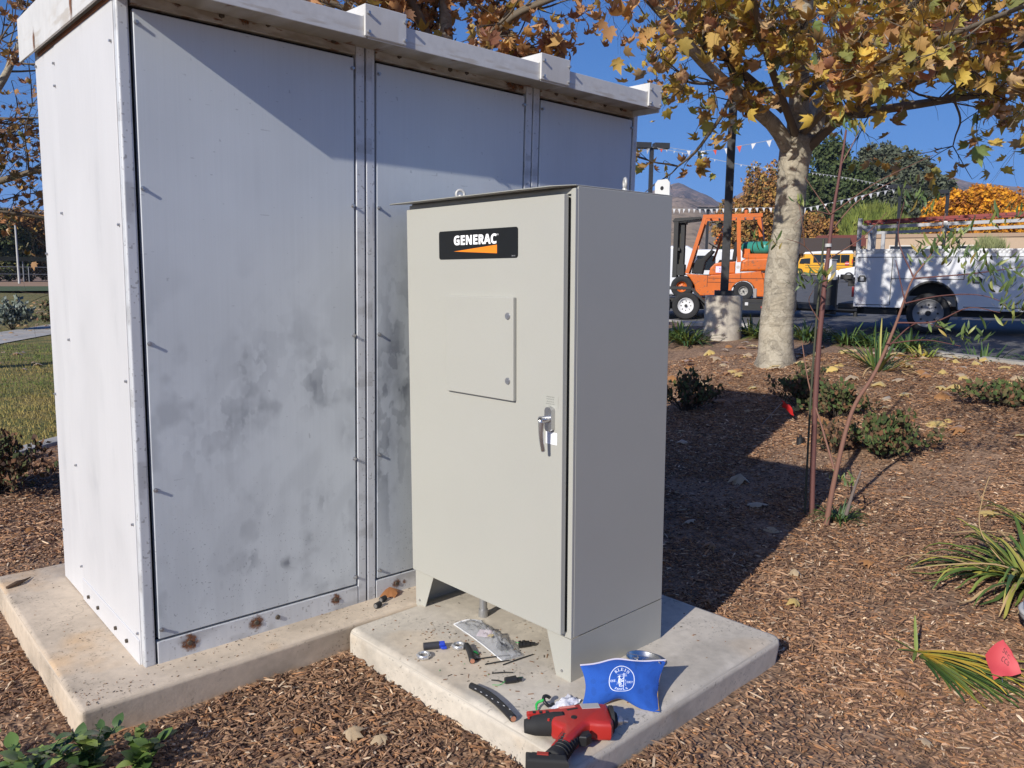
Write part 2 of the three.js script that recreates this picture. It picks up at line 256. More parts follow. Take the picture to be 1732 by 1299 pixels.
const bBrush = grey(512, 512, (u, v) => 0.6 * vn(u * 256, v * 6, 11, 256, 6) + 0.4 * fbm(u * 60, v * 60, 13, 2, 60, 60), [1, 1]);
const mkPanel = (map, rough = 0.55) => new THREE.MeshStandardMaterial({ map, roughness: rough, metalness: 0.05, bumpMap: bBrush, bumpScale: 0.00008 });
const mPanel = [mkPanel(panelTex(768, 1536, 500, galv, STAIN, 1)), mkPanel(panelTex(512, 1024, 520, galv, [[0.1, 0.42, 0.14, 0.12, 1.1], [0.05, 0.2, 0.12, 0.12, 1], [0.2, 0.62, 0.14, 0.12, 0.5]], 1)), mkPanel(panelTex(512, 1024, 540, galv, [[0.4, 0.3, 0.2, 0.1, 0.5]], 0.6))];
const mWhiteSide = mkPanel(panelTex(768, 1536, 560, [0.605, 0.60, 0.60], [[0.35, 0.25, 0.1, 0.05, 0.22], [0.66, 0.72, 0.05, 0.12, 0.18], [0.5, 0.75, 0.06, 0.03, 0.2], [0.85, 0.55, 0.05, 0.05, 0.2]], 0.18), 0.6);
const trimT = tex(512, 512, (u, v) => { const k = 1 + 0.16 * (fbm(u * 50, v * 4, 590, 3) - 0.5) + 0.12 * (fbm(u * 8, v * 8, 592, 4) - 0.5), s = sstep(0.55, 0.75, fbm(u * 6, v * 12, 594, 4)) * 0.35, sp = sstep(0.87, 0.91, vn(u * 130, v * 130, 596)) * 0.6, d = Math.max(s, sp); return [lerp(0.60 * k, 0.22, d), lerp(0.615 * k, 0.21, d), lerp(0.63 * k, 0.2, d)]; });
const mTrim = new THREE.MeshStandardMaterial({ map: trimT, roughness: 0.5, metalness: 0.1, bumpMap: bBrush, bumpScale: 0.00008 });
const hdrT = tex(1024, 256, (u, v) => { const k = 1 + 0.2 * (fbm(u * 30, v * 4, 610, 4) - 0.5), g = sstep(0.3, 0.7, fbm(u * 10, v * 3, 612, 5)), r = sstep(0.66, 0.8, fbm(u * 18, v * 6, 614, 5)); let c = [lerp(0.48, 0.32, g) * k, lerp(0.46, 0.28, g) * k, lerp(0.42, 0.22, g) * k]; return [lerp(c[0], 0.16, r), lerp(c[1], 0.07, r), lerp(c[2], 0.035, r)]; });
const mHeader = new THREE.MeshStandardMaterial({ map: hdrT, roughness: 0.7 });
const fasT = tex(1024, 256, (u, v) => { const k = 1 + 0.18 * (fbm(u * 40, v * 3, 630, 4) - 0.5), s = sstep(0.5, 0.72, fbm(u * 9, v * 5 + 2, 632, 5)) * 0.5 * sstep(0.75, 0.1, v); return [lerp(0.62 * k, 0.38, s), lerp(0.61 * k, 0.31, s), lerp(0.585 * k, 0.22, s)]; });
const mFascia = new THREE.MeshStandardMaterial({ map: fasT, roughness: 0.55 });
const mSteel = mat(0.45, 0.45, 0.46, 0.35, 0.8), mDarkGap = mat(0.02, 0.02, 0.022, 0.9), mRust = new THREE.MeshStandardMaterial({ map: tex(128, 128, (u, v) => { const a = fbm(u * 14, v * 14, 640, 4); return [lerp(0.05, 0.30, a), lerp(0.02, 0.11, a), lerp(0.012, 0.035, a)]; }), roughness: 0.95 });
const mRustBolt = mat(0.10, 0.08, 0.06, 0.8, 0.3);
const shelter = thing('equipment_shelter', 'tall white metal equipment shelter with stained riveted panels and roof overhang', 'shelter', shOrigin, SA);
shelter.rotation.set(0.0089, SA, -0.0053);
function plate(x0, x1, y0, y1, z0, z1, r, fit) { // panel with uv 0..1 over its front
  const g = box(x0, x1, y0, y1, z0, z1, r), p = g.attributes.position, uv = g.attributes.uv;
  for (let i = 0; i < p.count; i++) uv.setXY(i, fit === 'z' ? (p.getZ(i) - z0) / (z1 - z0) : (p.getX(i) - x0) / (x1 - x0), (p.getY(i) - y0) / (y1 - y0)); return g;
}
{
  const L = 2.746, Dp = 1.189, yb = 0.093, yt = 2.384, yh = 2.475;
  part('inner_frame', [box(0.03, L - 0.03, 0, yh, -Dp + 0.03, -0.03)], mDarkGap, shelter);
  const spans = [[0.047, 0.917], [1.019, 1.882], [1.986, 2.708]];
  spans.forEach(([a, b], i) => {
    const pnl = part('wall_panel', [plate(a + 0.004, b - 0.004, yb + 0.004, yt - 0.006, -0.03, -0.0015, 0.004)], mPanel[i], shelter);
    part('sill_plate', [box(a - 0.002, b + 0.002, -0.004, yb - 0.005, -0.03, 0.001, 0.003)], mTrim, shelter);
    const hd = plate(a - 0.002, b + 0.002, yt + 0.006, yh, -0.03, 0.003, 0.003); part('header_plate', [hd], mHeader, shelter);
    for (const x of [a + 0.014, b - 0.012]) for (const y of [0.135, 0.682, 1.229, 1.778, 2.334]) {
      if (i === 2 && y < 1.3) continue;
      part('screw', [cyl(0.0085, 0.0085, [x, y, -0.003], [x, y, 0.0012], 12), cyl(0.0062, 0.0055, [x, y, 0.0012], [x, y, 0.0115], 8)], mSteel, shelter);
    }
  });
  // posts between the panels: two folded flanges with a gap, and the corner posts
  for (const [a, b] of [[0.922, 1.013], [1.888, 1.98]]) { const m = (a + b) / 2; part('post', [box(a, m - 0.004, -0.004, yh, -0.03, 0.0, 0.004), box(m + 0.004, b, -0.004, yh, -0.03, 0.0, 0.004)], mTrim, shelter); }
  part('corner_post', [box(-0.004, 0.038, -0.004, yh, -0.035, 0.0, 0.008)], mTrim, shelter);
  part('corner_post', [box(2.713, L, -0.004, yh, -0.05, 0.006, 0.008)], mTrim, shelter);
  // left side: three sheets, bottom rail with bolts
  part('side_panel', [plate(-0.006, 0.03, -0.004, 2.44, -0.838, -0.036, 0.003, 'z')], mWhiteSide, shelter);
  part('side_panel', [plate(-0.004, 0.03, -0.004, 2.44, -Dp, -0.841, 0.003, 'z')], mWhiteSide, shelter);
  part('bottom_rail', [box(-0.011, 0.02, -0.003, 0.098, -0.834, -0.04, 0.003)], mWhiteSide, shelter);
  for (const z of [-0.18, -0.326, -0.578, -0.725]) part('bolt', [cyl(0.008, 0.008, [-0.02, 0.045, z], [-0.008, 0.045, z], 6)], mRustBolt, shelter);
  for (const [z, y] of [[-0.055, 2.27], [-0.055, 1.65], [-0.055, 1.09], [-0.055, 0.55], [-0.055, 0.12], [-0.843, 2.33], [-0.843, 2.24], [-0.843, 1.72], [-0.843, 1.18], [-0.843, 0.62], [-0.843, 0.15], [-1.16, 2.37], [-1.16, 1.55], [-1.16, 0.9], [-1.16, 0.24]]) part('screw', [cyl(0.0065, 0.005, [0, y, z], [-0.014, y, z], 8)], mSteel, shelter);
  part('back_panel', [box(0.03, L - 0.05, 0, yh, -Dp - 0.004, -Dp + 0.02)], mTrim, shelter);
  part('end_panel', [box(L - 0.03, L + 0.003, 0, yh, -Dp + 0.02, -0.051)], mTrim, shelter);
  // rust stains and bolts on sill and header
  const R = rng(77);
  const rustA = [0, 1, 2].map((k) => grey(96, 96, (u, v) => { const d = Math.hypot(u - 0.5, v - 0.5) * 2; return sstep(0.95, 0.35, d + 0.9 * (fbm(u * 7, v * 7, 650 + k * 9, 4) - 0.5)) * (0.35 + 0.9 * fbm(u * 20, v * 20, 655 + k, 3)); }));
  const mRustD = rustA.map((t) => new THREE.MeshStandardMaterial({ map: mRust.map, alphaMap: t, transparent: true, roughness: 0.95, polygonOffset: true, polygonOffsetFactor: -1 }));
  let rk = 0; const decal = (x, y, z, r, sy = 1) => part('rust_stain', [prep(new THREE.PlaneGeometry(r * 3, r * 3 * sy)).translate(x, y, z)], mRustD[rk++ % 3], shelter);
  for (const [x, y, r, b] of [[0.163, 0.064, 0.03, 1], [0.436, 0.067, 0.026, 1], [0.53, 0.063, 0.008, 1], [0.804, 0.068, 0.022, 1], [1.126, 0.061, 0.018, 1], [1.17, 0.058, 0.008, 0]]) {
    decal(x, Math.max(0.03, y - 0.012), 0.0022, r); if (b) part('bolt', [cyl(0.011, 0.009, [x, y - 0.012, 0.001], [x, y - 0.012, 0.009], 6)], mRustBolt, shelter);
  }
  for (const [x, y, r] of [[0.358, 2.42, 0.010], [0.444, 2.43, 0.024], [0.537, 2.427, 0.011], [0.816, 2.424, 0.012], [0.2, 2.43, 0.016], [1.133, 2.424, 0.011], [1.408, 2.418, 0.011], [1.504, 2.422, 0.011], [1.786, 2.423, 0.035], [1.84, 2.43, 0.03], [2.09, 2.424, 0.014], [2.23, 2.425, 0.013], [2.462, 2.424, 0.013], [2.599, 2.422, 0.011]]) {
    if (r > 0.012) decal(x, y, 0.0042, r * 0.9);
    part('bolt', [cyl(0.0105, 0.0105, [x, y, 0.003], [x, y, 0.010], 6)], mRustBolt, shelter);
  }
  // roof with its overhang, front fascia and joint covers
  const o = 0.185;
  part('roof', [box(-0.025, 2.64, 2.47, 2.484, -Dp - 0.13, o - 0.004, 0.004), box(0, L, 2.43, 2.47, -Dp, -0.035)], mFascia, shelter);
  part('soffit', [box(-0.02, 2.69, 2.424, 2.43, 0.004, o - 0.006)], mHeader, shelter);
  part('fascia', [plate(-0.024, 0.86, 2.408, 2.487, o - 0.005, o, 0.002)], mFascia, shelter);
  part('fascia', [plate(0.864, 1.80, 2.408, 2.487, o - 0.005, o, 0.002)], mFascia, shelter);
  part('fascia', [plate(1.804, 2.69, 2.408, 2.487, o - 0.005, o, 0.002)], mFascia, shelter);
  const mCap = mFascia;
  for (const [a, b] of [[0.846, 1.04], [1.796, 1.99], [2.598, 2.706]]) {
    const c = part('joint_cover', [box(a, b, 2.414, 2.533, o + 0.001, o + 0.012, 0.003), box(a, b, 2.488, 2.533, -Dp - 0.1, o + 0.001, 0.003)], mCap, shelter);
    for (const [x, y] of [[a + 0.014, 2.50], [a + 0.014, 2.43], [b - 0.01, 2.5], [b - 0.01, 2.43]]) part('screw', [cyl(0.007, 0.006, [x, y, o + 0.011], [x, y, o + 0.024], 8)], mSteel, c);
  }
  part('end_fascia', [plate(-0.036, -0.026, 2.412, 2.60, -Dp - 0.15, o + 0.004, 0.003, 'z')], mFascia, shelter);
  part('rust_stain', [prep(new THREE.PlaneGeometry(0.05, 0.22)).rotateY(-PI / 2).translate(-0.0372, 2.49, -0.42)], mRustD[0], shelter);
  part('rust_stain', [prep(new THREE.PlaneGeometry(0.04, 0.12)).rotateY(-PI / 2).translate(-0.0372, 2.45, -1.03)], mRustD[1], shelter);
  part('rust_stain', [box(-0.012, -0.006, 2.402, 2.416, -1.1, 0.0)], mRust, shelter);
  part('end_fascia', [box(2.70, 2.71, 2.395, 2.50, -Dp - 0.1, o - 0.001, 0.003)], mFascia, shelter);
}

// ---------------------------------------------------------------- transfer switch cabinet
const paintT = (r, g, b, s) => tex(256, 256, (u, v) => { const k = 1 + 0.05 * (fbm(u * 4, v * 4, s, 4, 4, 4) - 0.5) + 0.02 * (h2(Math.floor(u * 256), Math.floor(v * 256), s) - 0.5); return [r * k, g * k, b * k]; });
const mPaint = new THREE.MeshPhysicalMaterial({ map: paintT(0.412, 0.408, 0.364, 700), roughness: 0.42, clearcoat: 0.15, clearcoatRoughness: 0.4, bumpMap: grey(256, 256, (u, v) => fbm(u * 64, v * 64, 3, 2, 64, 64)), bumpScale: 0.00006 });
const cab = thing('electrical_cabinet', 'tall beige steel electrical cabinet with black nameplate and lever handle on concrete pad', 'cabinet', [0, 0, 0], 0);
cab.rotation.set(-0.0105, 0, 0.0075);
{
  const W = 0.965, D = 0.551, Hc = 1.8, hb = 0.166;
  // body shell: front rim around a recess, sides
  part('body', [box(0.012, D, hb + 0.002, Hc - 0.004, -W, 0, 0.004), box(0, 0.0125, hb + 0.002, Hc - 0.012, -0.022, -0.0005, 0.002), box(0, 0.0125, hb + 0.002, Hc - 0.012, -W + 0.0005, -W + 0.02, 0.002), box(0.001, 0.0125, Hc - 0.03, Hc - 0.012, -W + 0.02, -0.022), box(0.001, 0.0125, hb + 0.002, hb + 0.02, -W + 0.02, -0.022)], mPaint, cab);
  const door = part('door', [box(-0.03, -0.006, 0.184, 1.768, -0.944, -0.026, 0.003)], mPaint, cab);
  part('gasket', [box(-0.006, 0.012, 0.19, 1.76, -0.935, -0.035)], mat(0.03, 0.03, 0.03, 0.9), cab);
  // sloped rain lip over the door
  const lg = polyMesh([-0.065, Hc - 0.004, -W - 0.05, -0.065, Hc - 0.004, -0.06, 0.0, Hc, -0.001, 0.0, Hc, -W + 0.001, -0.065, Hc - 0.010, -W - 0.05, -0.065, Hc - 0.010, -0.06, 0.0, Hc - 0.006, -0.001, 0.0, Hc - 0.006, -W + 0.001], [0, 1, 2, 0, 2, 3, 4, 6, 5, 4, 7, 6, 0, 4, 5, 0, 5, 1, 1, 5, 6, 1, 6, 2, 3, 7, 4, 3, 4, 0]);
  part('rain_lip', [lg, box(0.0, D, Hc - 0.0045, Hc, -W, -0.0005, 0.002)], mPaint, cab);
  // access panel, nameplate, printed text, handle, sticker on the door
  const ap = part('access_panel', [box(-0.047, -0.031, 1.028, 1.414, -0.662, -0.262, 0.003)], mPaint, door);
  for (const y of [1.344, 1.102]) { part('latch', [cyl(0.0125, 0.011, [-0.047, y, -0.291], [-0.052, y, -0.291], 16), cyl(0.0135, 0.0135, [-0.0465, y, -0.291], [-0.0485, y, -0.291], 16), box(-0.0535, -0.0518, y - 0.0015, y + 0.0015, -0.299, -0.283)], mSteel, door); }
  const nameT = canvasTex(1024, 256, (g, w, h) => {
    g.fillStyle = '#131413'; g.fillRect(0, 0, w, h);
    g.fillStyle = '#fff'; g.textBaseline = 'alphabetic'; g.textAlign = 'left'; g.font = 'bold 112px sans-serif';
    const tw = g.measureText('GENERAC').width; g.save(); g.translate(206, 128); g.scale(566 / tw, 1); g.fillText('GENERAC', 0, 0); g.lineWidth = 5; g.strokeStyle = '#fff'; g.strokeText('GENERAC', 0, 0); g.restore();
    g.font = '20px sans-serif'; g.fillText('®', 777, 62);
    g.fillStyle = '#f58a1f'; g.beginPath(); g.moveTo(204, 186); g.lineTo(774, 140); g.lineTo(774, 214); g.closePath(); g.fill();
    g.fillStyle = '#cfcfcf'; g.font = '13px sans-serif'; g.fillText('0K1763', 950, 243);
  });
  const rr = (w, h, r, d) => { const s = new THREE.Shape(); s.moveTo(-w / 2 + r, -h / 2); s.lineTo(w / 2 - r, -h / 2); s.absarc(w / 2 - r, -h / 2 + r, r, -PI / 2, 0); s.lineTo(w / 2, h / 2 - r); s.absarc(w / 2 - r, h / 2 - r, r, 0, PI / 2); s.lineTo(-w / 2 + r, h / 2); s.absarc(-w / 2 + r, h / 2 - r, r, PI / 2, PI); s.lineTo(-w / 2, -h / 2 + r); s.absarc(-w / 2 + r, -h / 2 + r, r, PI, PI * 1.5); const g = prep(new THREE.ExtrudeGeometry(s, { depth: d, bevelEnabled: false, curveSegments: 6 })), p = g.attributes.position, uv = g.attributes.uv; for (let i = 0; i < p.count; i++) uv.setXY(i, p.getX(i) / w + 0.5, p.getY(i) / h + 0.5); return g; };
  const onDoor = (g, y, z, x = -0.0303) => g.rotateY(-PI / 2).translate(x, y, z);
  part('nameplate', [onDoor(rr(0.466, 0.1115, 0.011, 0.0015), 1.613, -0.4865)], new THREE.MeshStandardMaterial({ map: nameT, roughness: 0.35 }), door, 'black nameplate with white lettering over an orange wedge');
  const textT = canvasTex(512, 256, (g, w, h) => { g.fillStyle = 'rgb(171,171,162)'; g.fillRect(0, 0, w, h); g.fillStyle = '#2a2926'; g.textAlign = 'center'; g.font = '30px sans-serif'; ['DOORS MUST BE IN', 'CLOSED POSITION', 'AND LATCHED TO', 'ENSURE ENCLOSURE', 'RATING'].forEach((t, i) => g.fillText(t, w / 2, 40 + i * 46 + (i > 1 ? 8 : 0))); });
  part('printed_notice', [onDoor(rr(0.078, 0.044, 0.001, 0.0006), 1.046, -0.085)], new THREE.MeshStandardMaterial({ map: textT, roughness: 0.5 }), door, 'five small lines of dark print above the handle');
  const stT = canvasTex(128, 128, (g, w, h) => { g.fillStyle = '#f4f5f8'; g.fillRect(0, 0, w, h); g.fillStyle = '#8890a8'; for (let i = 0; i < 8; i++) g.fillRect(14, 16 + i * 13, 60 + (i * 37) % 40, 3); });
  part('sticker', [onDoor(rr(0.056, 0.044, 0.002, 0.0008), 0.914, -0.078)], new THREE.MeshStandardMaterial({ map: stT, roughness: 0.4 }), door, 'small white paper sticker behind the lever');
  const chrome = mat(0.55, 0.55, 0.56, 0.25, 0.9);
  const hd = part('handle', [onDoor(rr(0.034, 0.088, 0.015, 0.02), 0.985, -0.078)], chrome, door);
  part('lever', [cyl(0.0135, 0.0125, [-0.048, 0.985, -0.078], [-0.088, 0.988, -0.078], 16), limb([[-0.083, 0.988, -0.078], [-0.083, 0.94, -0.079], [-0.076, 0.895, -0.08], [-0.070, 0.872, -0.08]], [0.011, 0.009, 0.008, 0.0075], 10, 8)], chrome, hd);
  part('lock_cylinder', [cyl(0.007, 0.007, [-0.088, 0.988, -0.078], [-0.0895, 0.988, -0.078], 12)], mat(0.08, 0.07, 0.05, 0.4, 0.6), hd);
  // base: side plinths and tapering front feet
  const footR = extrude([[-0.074, -0.004], [-0.0005, -0.004], [-0.0005, hb - 0.001], [-0.126, hb - 0.001]], 0.004).rotateY(-PI / 2).translate(0.005, 0, 0);
  const footL = extrude([[-W + 0.0005, -0.004], [-0.901, -0.004], [-0.833, hb - 0.001], [-W + 0.0005, hb - 0.001]], 0.004).rotateY(-PI / 2).translate(0.005, 0, 0);
  part('base', [footR, box(0.0052, D - 0.001, -0.004, hb - 0.001, -0.0045, -0.0005), box(0.0052, D - 0.004, -0.003, 0.002, -0.05, -0.005), box(D - 0.006, D - 0.001, -0.004, hb - 0.001, -0.12, -0.005)], mPaint, cab);
  part('base', [footL, box(0.0052, D - 0.001, -0.004, hb - 0.001, -W + 0.0005, -W + 0.0045), box(0.0052, D - 0.004, -0.003, 0.002, -W + 0.005, -W + 0.045), box(D - 0.006, D - 0.001, -0.004, hb - 0.001, -W + 0.005, -0.85)], mPaint, cab);
  for (const z of [-0.935, -0.045]) part('bolt', [cyl(0.006, 0.005, [0.002, 0.03, z], [-0.003, 0.03, z], 10)], mSteel, cab);
  // lifting eyes and rear mounting lug on the roof
  for (const [x, z] of [[0.05, -0.68], [0.335, -0.06]]) part('lifting_eye', [prep(new THREE.TorusGeometry(0.0165, 0.006, 8, 20).rotateY(z > -0.3 ? 0.9 : -0.5).translate(x, Hc + (z > -0.3 ? 0.034 : 0.02), z)), cyl(0.013, 0.009, [x, Hc, z], [x, Hc + 0.017, z], 12)], mat(0.5, 0.49, 0.46, 0.5, 0.2), cab);
  const lug = extrude([[-0.035, 0], [0.035, 0], [0.035, 0.05], [0.022, 0.064], [-0.022, 0.064], [-0.035, 0.05]], 0.006, 0.001).rotateY(PI / 2).translate(D - 0.008, Hc - 0.001, -0.045);
  const lugO = part('mounting_lug', [lug], mat(0.62, 0.62, 0.6, 0.5), cab); part('bolt_hole', [cyl(0.008, 0.008, [D - 0.009, Hc + 0.03, -0.045], [D - 0.007, Hc + 0.03, -0.045], 12)], mDarkGap, lugO);
}
solo('conduit_stub', 'short galvanised conduit pipe rising from the slab under the cabinet', 'pipe', [cyl(0.017, 0.017, [0, -0.01, 0], [0, 0.19, 0], 16), cyl(0.0215, 0.0205, [0, 0.0, 0], [0, 0.035, 0], 16)], mat(0.42, 0.42, 0.42, 0.4, 0.7), [0.134, 0, -0.65]);
// ---------------------------------------------------------------- tools and scraps on the new pad
const mBlk = mat(0.018, 0.018, 0.019, 0.45), mBlkMatte = mat(0.022, 0.022, 0.022, 0.8), mCopper = mat(0.62, 0.30, 0.2, 0.4, 0.7), mRed = new THREE.MeshPhysicalMaterial({ color: C(0.42, 0.026, 0.02), roughness: 0.42, clearcoat: 0.2 }), mGreenW = mat(0.03, 0.42, 0.08, 0.4), mTwig = mat(0.10, 0.06, 0.035, 0.9);
{ // cordless drill lying on its side
  const d = thing('cordless_drill', 'red and black cordless power drill lying on the front corner of the slab', 'drill', [-0.235, 0.001, 0.225], -0.694); d.scale.set(0.97, 0.94, 0.93);
  const flatExt = (pts, y0, y1, bev) => extrude(pts.map((p) => [p[0], -p[1]]), y1 - y0, bev, 4).rotateX(-PI / 2).translate(0, y0, 0); const smoothExt = (g) => toCreasedNormals(g, 0.75);
  const redG = [flatExt([[-0.06, -0.036], [-0.03, -0.048], [0.02, -0.062], [0.09, -0.066], [0.128, -0.056], [0.131, 0.05], [0.12, 0.075], [0.075, 0.072], [0.05, 0.062], [0.035, 0.07], [0.005, 0.115], [-0.03, 0.165], [-0.06, 0.17], [-0.045, 0.12], [-0.045, 0.08], [-0.075, 0.055], [-0.085, -0.02]], 0.006, 0.078, 0.018)].map(smoothExt);
  part('housing', redG, mRed, d);
  part('motor_cover', [limb([[-0.165, 0.04, 0.02], [-0.158, 0.04, 0.02], [-0.12, 0.041, 0.018], [-0.06, 0.042, 0.012], [-0.03, 0.042, 0.008]], [0.022, 0.033, 0.037, 0.040, 0.038], 16, 20)], mBlkMatte, d);
  part('motor_stripe', [flatExt([[-0.155, -0.02], [-0.05, -0.034], [-0.04, -0.012], [-0.15, -0.004]], 0.05, 0.0745, 0.006)], mRed, d);
  part('vent', [0, 1, 2].map((k) => flatExt([[-0.135 + k * 0.022, -0.016], [-0.125 + k * 0.022, -0.016], [-0.125 + k * 0.022, -0.006], [-0.135 + k * 0.022, -0.006]], 0.07, 0.0765, 0.001)), mBlk, d).userData.kind = 'stuff';
  for (const [x, z] of [[-0.15, 0.022], [-0.085, 0.038], [-0.05, 0.05]]) part('screw', [cyl(0.005, 0.004, [x, 0.07, z], [x, 0.0765, z], 10)], mRed, d);
  part('rating_plate', [flatExt([[0.03, -0.05], [0.095, -0.054], [0.098, -0.022], [0.035, -0.018]], 0.076, 0.0795, 0.001)], mat(0.55, 0.53, 0.5, 0.4, 0.3), d);
  part('logo_strip', [flatExt([[-0.045, -0.034], [0.012, -0.044], [0.014, -0.032], [-0.04, -0.022]], 0.076, 0.0788, 0.001)], mat(0.7, 0.25, 0.2, 0.5), d);
  part('grille', [flatExt([[-0.02, -0.018], [0.02, -0.03], [0.022, -0.02], [-0.016, -0.008]], 0.076, 0.0784, 0.001)], mBlk, d);
  part('side_button', [cyl(0.012, 0.010, [0.0, 0.07, 0.035], [0.0, 0.0805, 0.035], 14)], mBlk, d);
  part('gear_case', [cyl(0.046, 0.046, [0.128, 0.044, -0.006], [0.139, 0.044, -0.006], 24), cyl(0.034, 0.024, [0.139, 0.042, -0.004], [0.152, 0.042, -0.004], 20)], mBlkMatte, d);
  part('chuck', [cyl(0.020, 0.014, [0.150, 0.041, -0.002], [0.170, 0.04, -0.002], 16), cyl(0.0055, 0.0045, [0.170, 0.04, -0.002], [0.19, 0.038, 0], 6)], mSteel, d);
  part('trigger', [flatExt([[0.018, 0.088], [0.045, 0.078], [0.05, 0.105], [0.03, 0.125], [0.006, 0.12]], 0.02, 0.06, 0.008)], mBlk, d);
  const grip = part('grip', [limb([[-0.012, 0.042, 0.085], [-0.035, 0.042, 0.13], [-0.07, 0.043, 0.19], [-0.095, 0.044, 0.235]], [0.033, 0.031, 0.03, 0.036], 14, 18)], mBlkMatte, d);
  part('grip_rib', [0, 1, 2, 3, 4, 5].map((k) => prep(new THREE.TorusGeometry(0.0315, 0.0022, 6, 22).rotateY(-0.45).translate(-0.026 - k * 0.0085, 0.0425, 0.112 + k * 0.0165))), mBlk, grip).userData.kind = 'stuff';
  part('grip_inlay', [limb([[-0.034, 0.066, 0.095], [-0.056, 0.066, 0.135], [-0.086, 0.064, 0.18]], [0.006, 0.007, 0.005], 10, 8)], mRed, grip);
  part('battery', [flatExt([[-0.155, 0.198], [-0.03, 0.222], [-0.028, 0.262], [-0.155, 0.244]], 0.001, 0.08, 0.010), flatExt([[-0.135, 0.192], [-0.05, 0.208], [-0.052, 0.225], [-0.138, 0.208]], 0.008, 0.074, 0.006)].map((g) => g.translate(-0.02, 0, 0.028)), mBlkMatte, d);
  part('battery_clip', [flatExt([[-0.12, 0.206], [-0.085, 0.213], [-0.087, 0.228], [-0.122, 0.222]], 0.079, 0.083, 0.001).translate(-0.02, 0, 0.028)], mat(0.35, 0.03, 0.02, 0.5), d);
}
{ // blue canvas tool pouch leaning back
  const BL = V(-0.088, 0.0, 0.135), BR = V(0.088, -0.004, 0.338), TL = V(-0.035, 0.108, 0.075), TR = V(0.222, 0.112, 0.262);
  const mid = V(0.06, 0, 0.2), loc = (v) => v.clone().sub(mid), N = V().subVectors(BR, BL).cross(V().subVectors(TL, BL)).normalize(); // outwards, to the camera
  const sheet = (side, nu = 44, nv = 24) => grid(nu, nv, (a, b) => {
    const bot = loc(BL).lerp(loc(BR), a), top = loc(TL).lerp(loc(TR), a), p = bot.lerp(top, b);
    const ed = Math.pow(Math.sin(PI * clamp(a, 0.001, 0.999)), 0.6) * Math.pow(Math.sin(PI * clamp(b, 0.001, 0.999)), 0.55);
    const wr = 0.016 * (fbm(a * 4, b * 3, 880 + side, 3) - 0.5) + 0.004 * (fbm(a * 14, b * 3, 884, 2) - 0.5) + 0.005 * Math.sin(a * 9 + b * 7) * (1 - b) * 0.4;
    p.addScaledVector(N, side * ((side > 0 ? 0.040 : 0.028) * ed + (side > 0 ? wr : wr * 0.5)));
    const up = V().subVectors(TL, BL).normalize();
    p.addScaledVector(up, (b > 0.5 ? 0.014 * Math.exp(-(((a - 0.42) / 0.18) ** 2)) * (b - 0.5) * 2 : 0) + (b < 0.5 ? 0.034 * Math.exp(-(((a - 0.5) / 0.2) ** 2)) * (0.5 - b) * 2 : 0));
    const pin = 1 - 0.11 * Math.sin(PI * b); const c = loc(BL).lerp(loc(BR), 0.5).lerp(loc(TL).lerp(loc(TR), 0.5), b); p.lerp(c, 1 - pin < 0 ? 0 : 1 - pin);
    p.y = Math.max(p.y, side > 0 && a > 0.86 ? -0.02 : 0.002); return [p.x, p.y, p.z];
  });
  const emb = canvasTex(1024, 640, (g, w, h) => {
    const im = g.createImageData ? null : null; g.fillStyle = '#2456ae'; g.fillRect(0, 0, w, h);
    const R = rng(5); for (let i = 0; i < 9000; i++) { g.fillStyle = R() < 0.5 ? 'rgba(10,40,110,0.16)' : 'rgba(90,140,225,0.14)'; g.fillRect(R() * w, R() * h, 2 + R() * 5, 1 + R() * 3); }
    for (let i = 0; i < 24; i++) { g.fillStyle = 'rgba(20,25,50,0.07)'; g.beginPath(); g.ellipse(R() * w, R() * h, 20 + R() * 70, 12 + R() * 26, R() * 3, 0, 7); g.fill(); }
    const cx = 500, cy = 285, r = 172; g.strokeStyle = '#e9edf6'; g.fillStyle = '#e9edf6'; g.lineWidth = 10; g.beginPath(); g.ellipse(cx, cy, r, r * 1.12, 0, 0, 2 * PI); g.stroke();
    g.font = 'bold 52px serif'; g.textAlign = 'center'; g.textBaseline = 'middle';
    const arc = (t, a0, a1, rr, flip) => [...t].forEach((ch, i) => { const a = lerp(a0, a1, t.length > 1 ? i / (t.length - 1) : 0.5); g.save(); g.translate(cx + Math.sin(a) * rr, cy - Math.cos(a) * rr * 1.12); g.rotate(flip ? a + PI : a); g.fillText(ch, 0, 0); g.restore(); });
    arc('KLEIN', -0.62, 0.62, 133, false); arc('TOOLS', PI + 0.62, PI - 0.62, 133, true);
    g.font = 'bold 38px serif'; g.fillText('EST.', cx - 116, cy - 6); g.fillText('1857', cx + 114, cy + 8);
    // lineman leaning back in his belt from a pole with two cross arms
    g.lineCap = 'round'; g.lineJoin = 'round'; const ln = (w, ...p) => { g.lineWidth = w; g.beginPath(); g.moveTo(cx + p[0], cy + p[1]); for (let i = 2; i < p.length; i += 2) g.lineTo(cx + p[i], cy + p[i + 1]); g.stroke(); };
    ln(9, 26, -104, 30, 112); ln(6, 6, -88, 60, -94); ln(6, 2, -66, 64, -72); ln(3, -60, -84, 10, -88); ln(3, -66, -50, 6, -66);
    g.beginPath(); g.ellipse(cx - 34, cy - 58, 12, 13, 0.3, 0, 7); g.fill(); ln(5, -52, -62, -18, -70);
    ln(20, -34, -38, -40, 0); ln(9, -30, -36, 0, -20, 22, -44); ln(9, -36, -30, -6, -4, 24, -10); ln(4, -48, -2, 28, 2, -40, 6);
    ln(12, -40, 8, -8, 24, -14, 58, 18, 66); ln(12, -42, 10, -30, 46, -26, 84, 12, 96); ln(4, -58, 8, -66, 44); ln(5, 50, -20, 62, 10, 48, 40, 62, 70);
  });
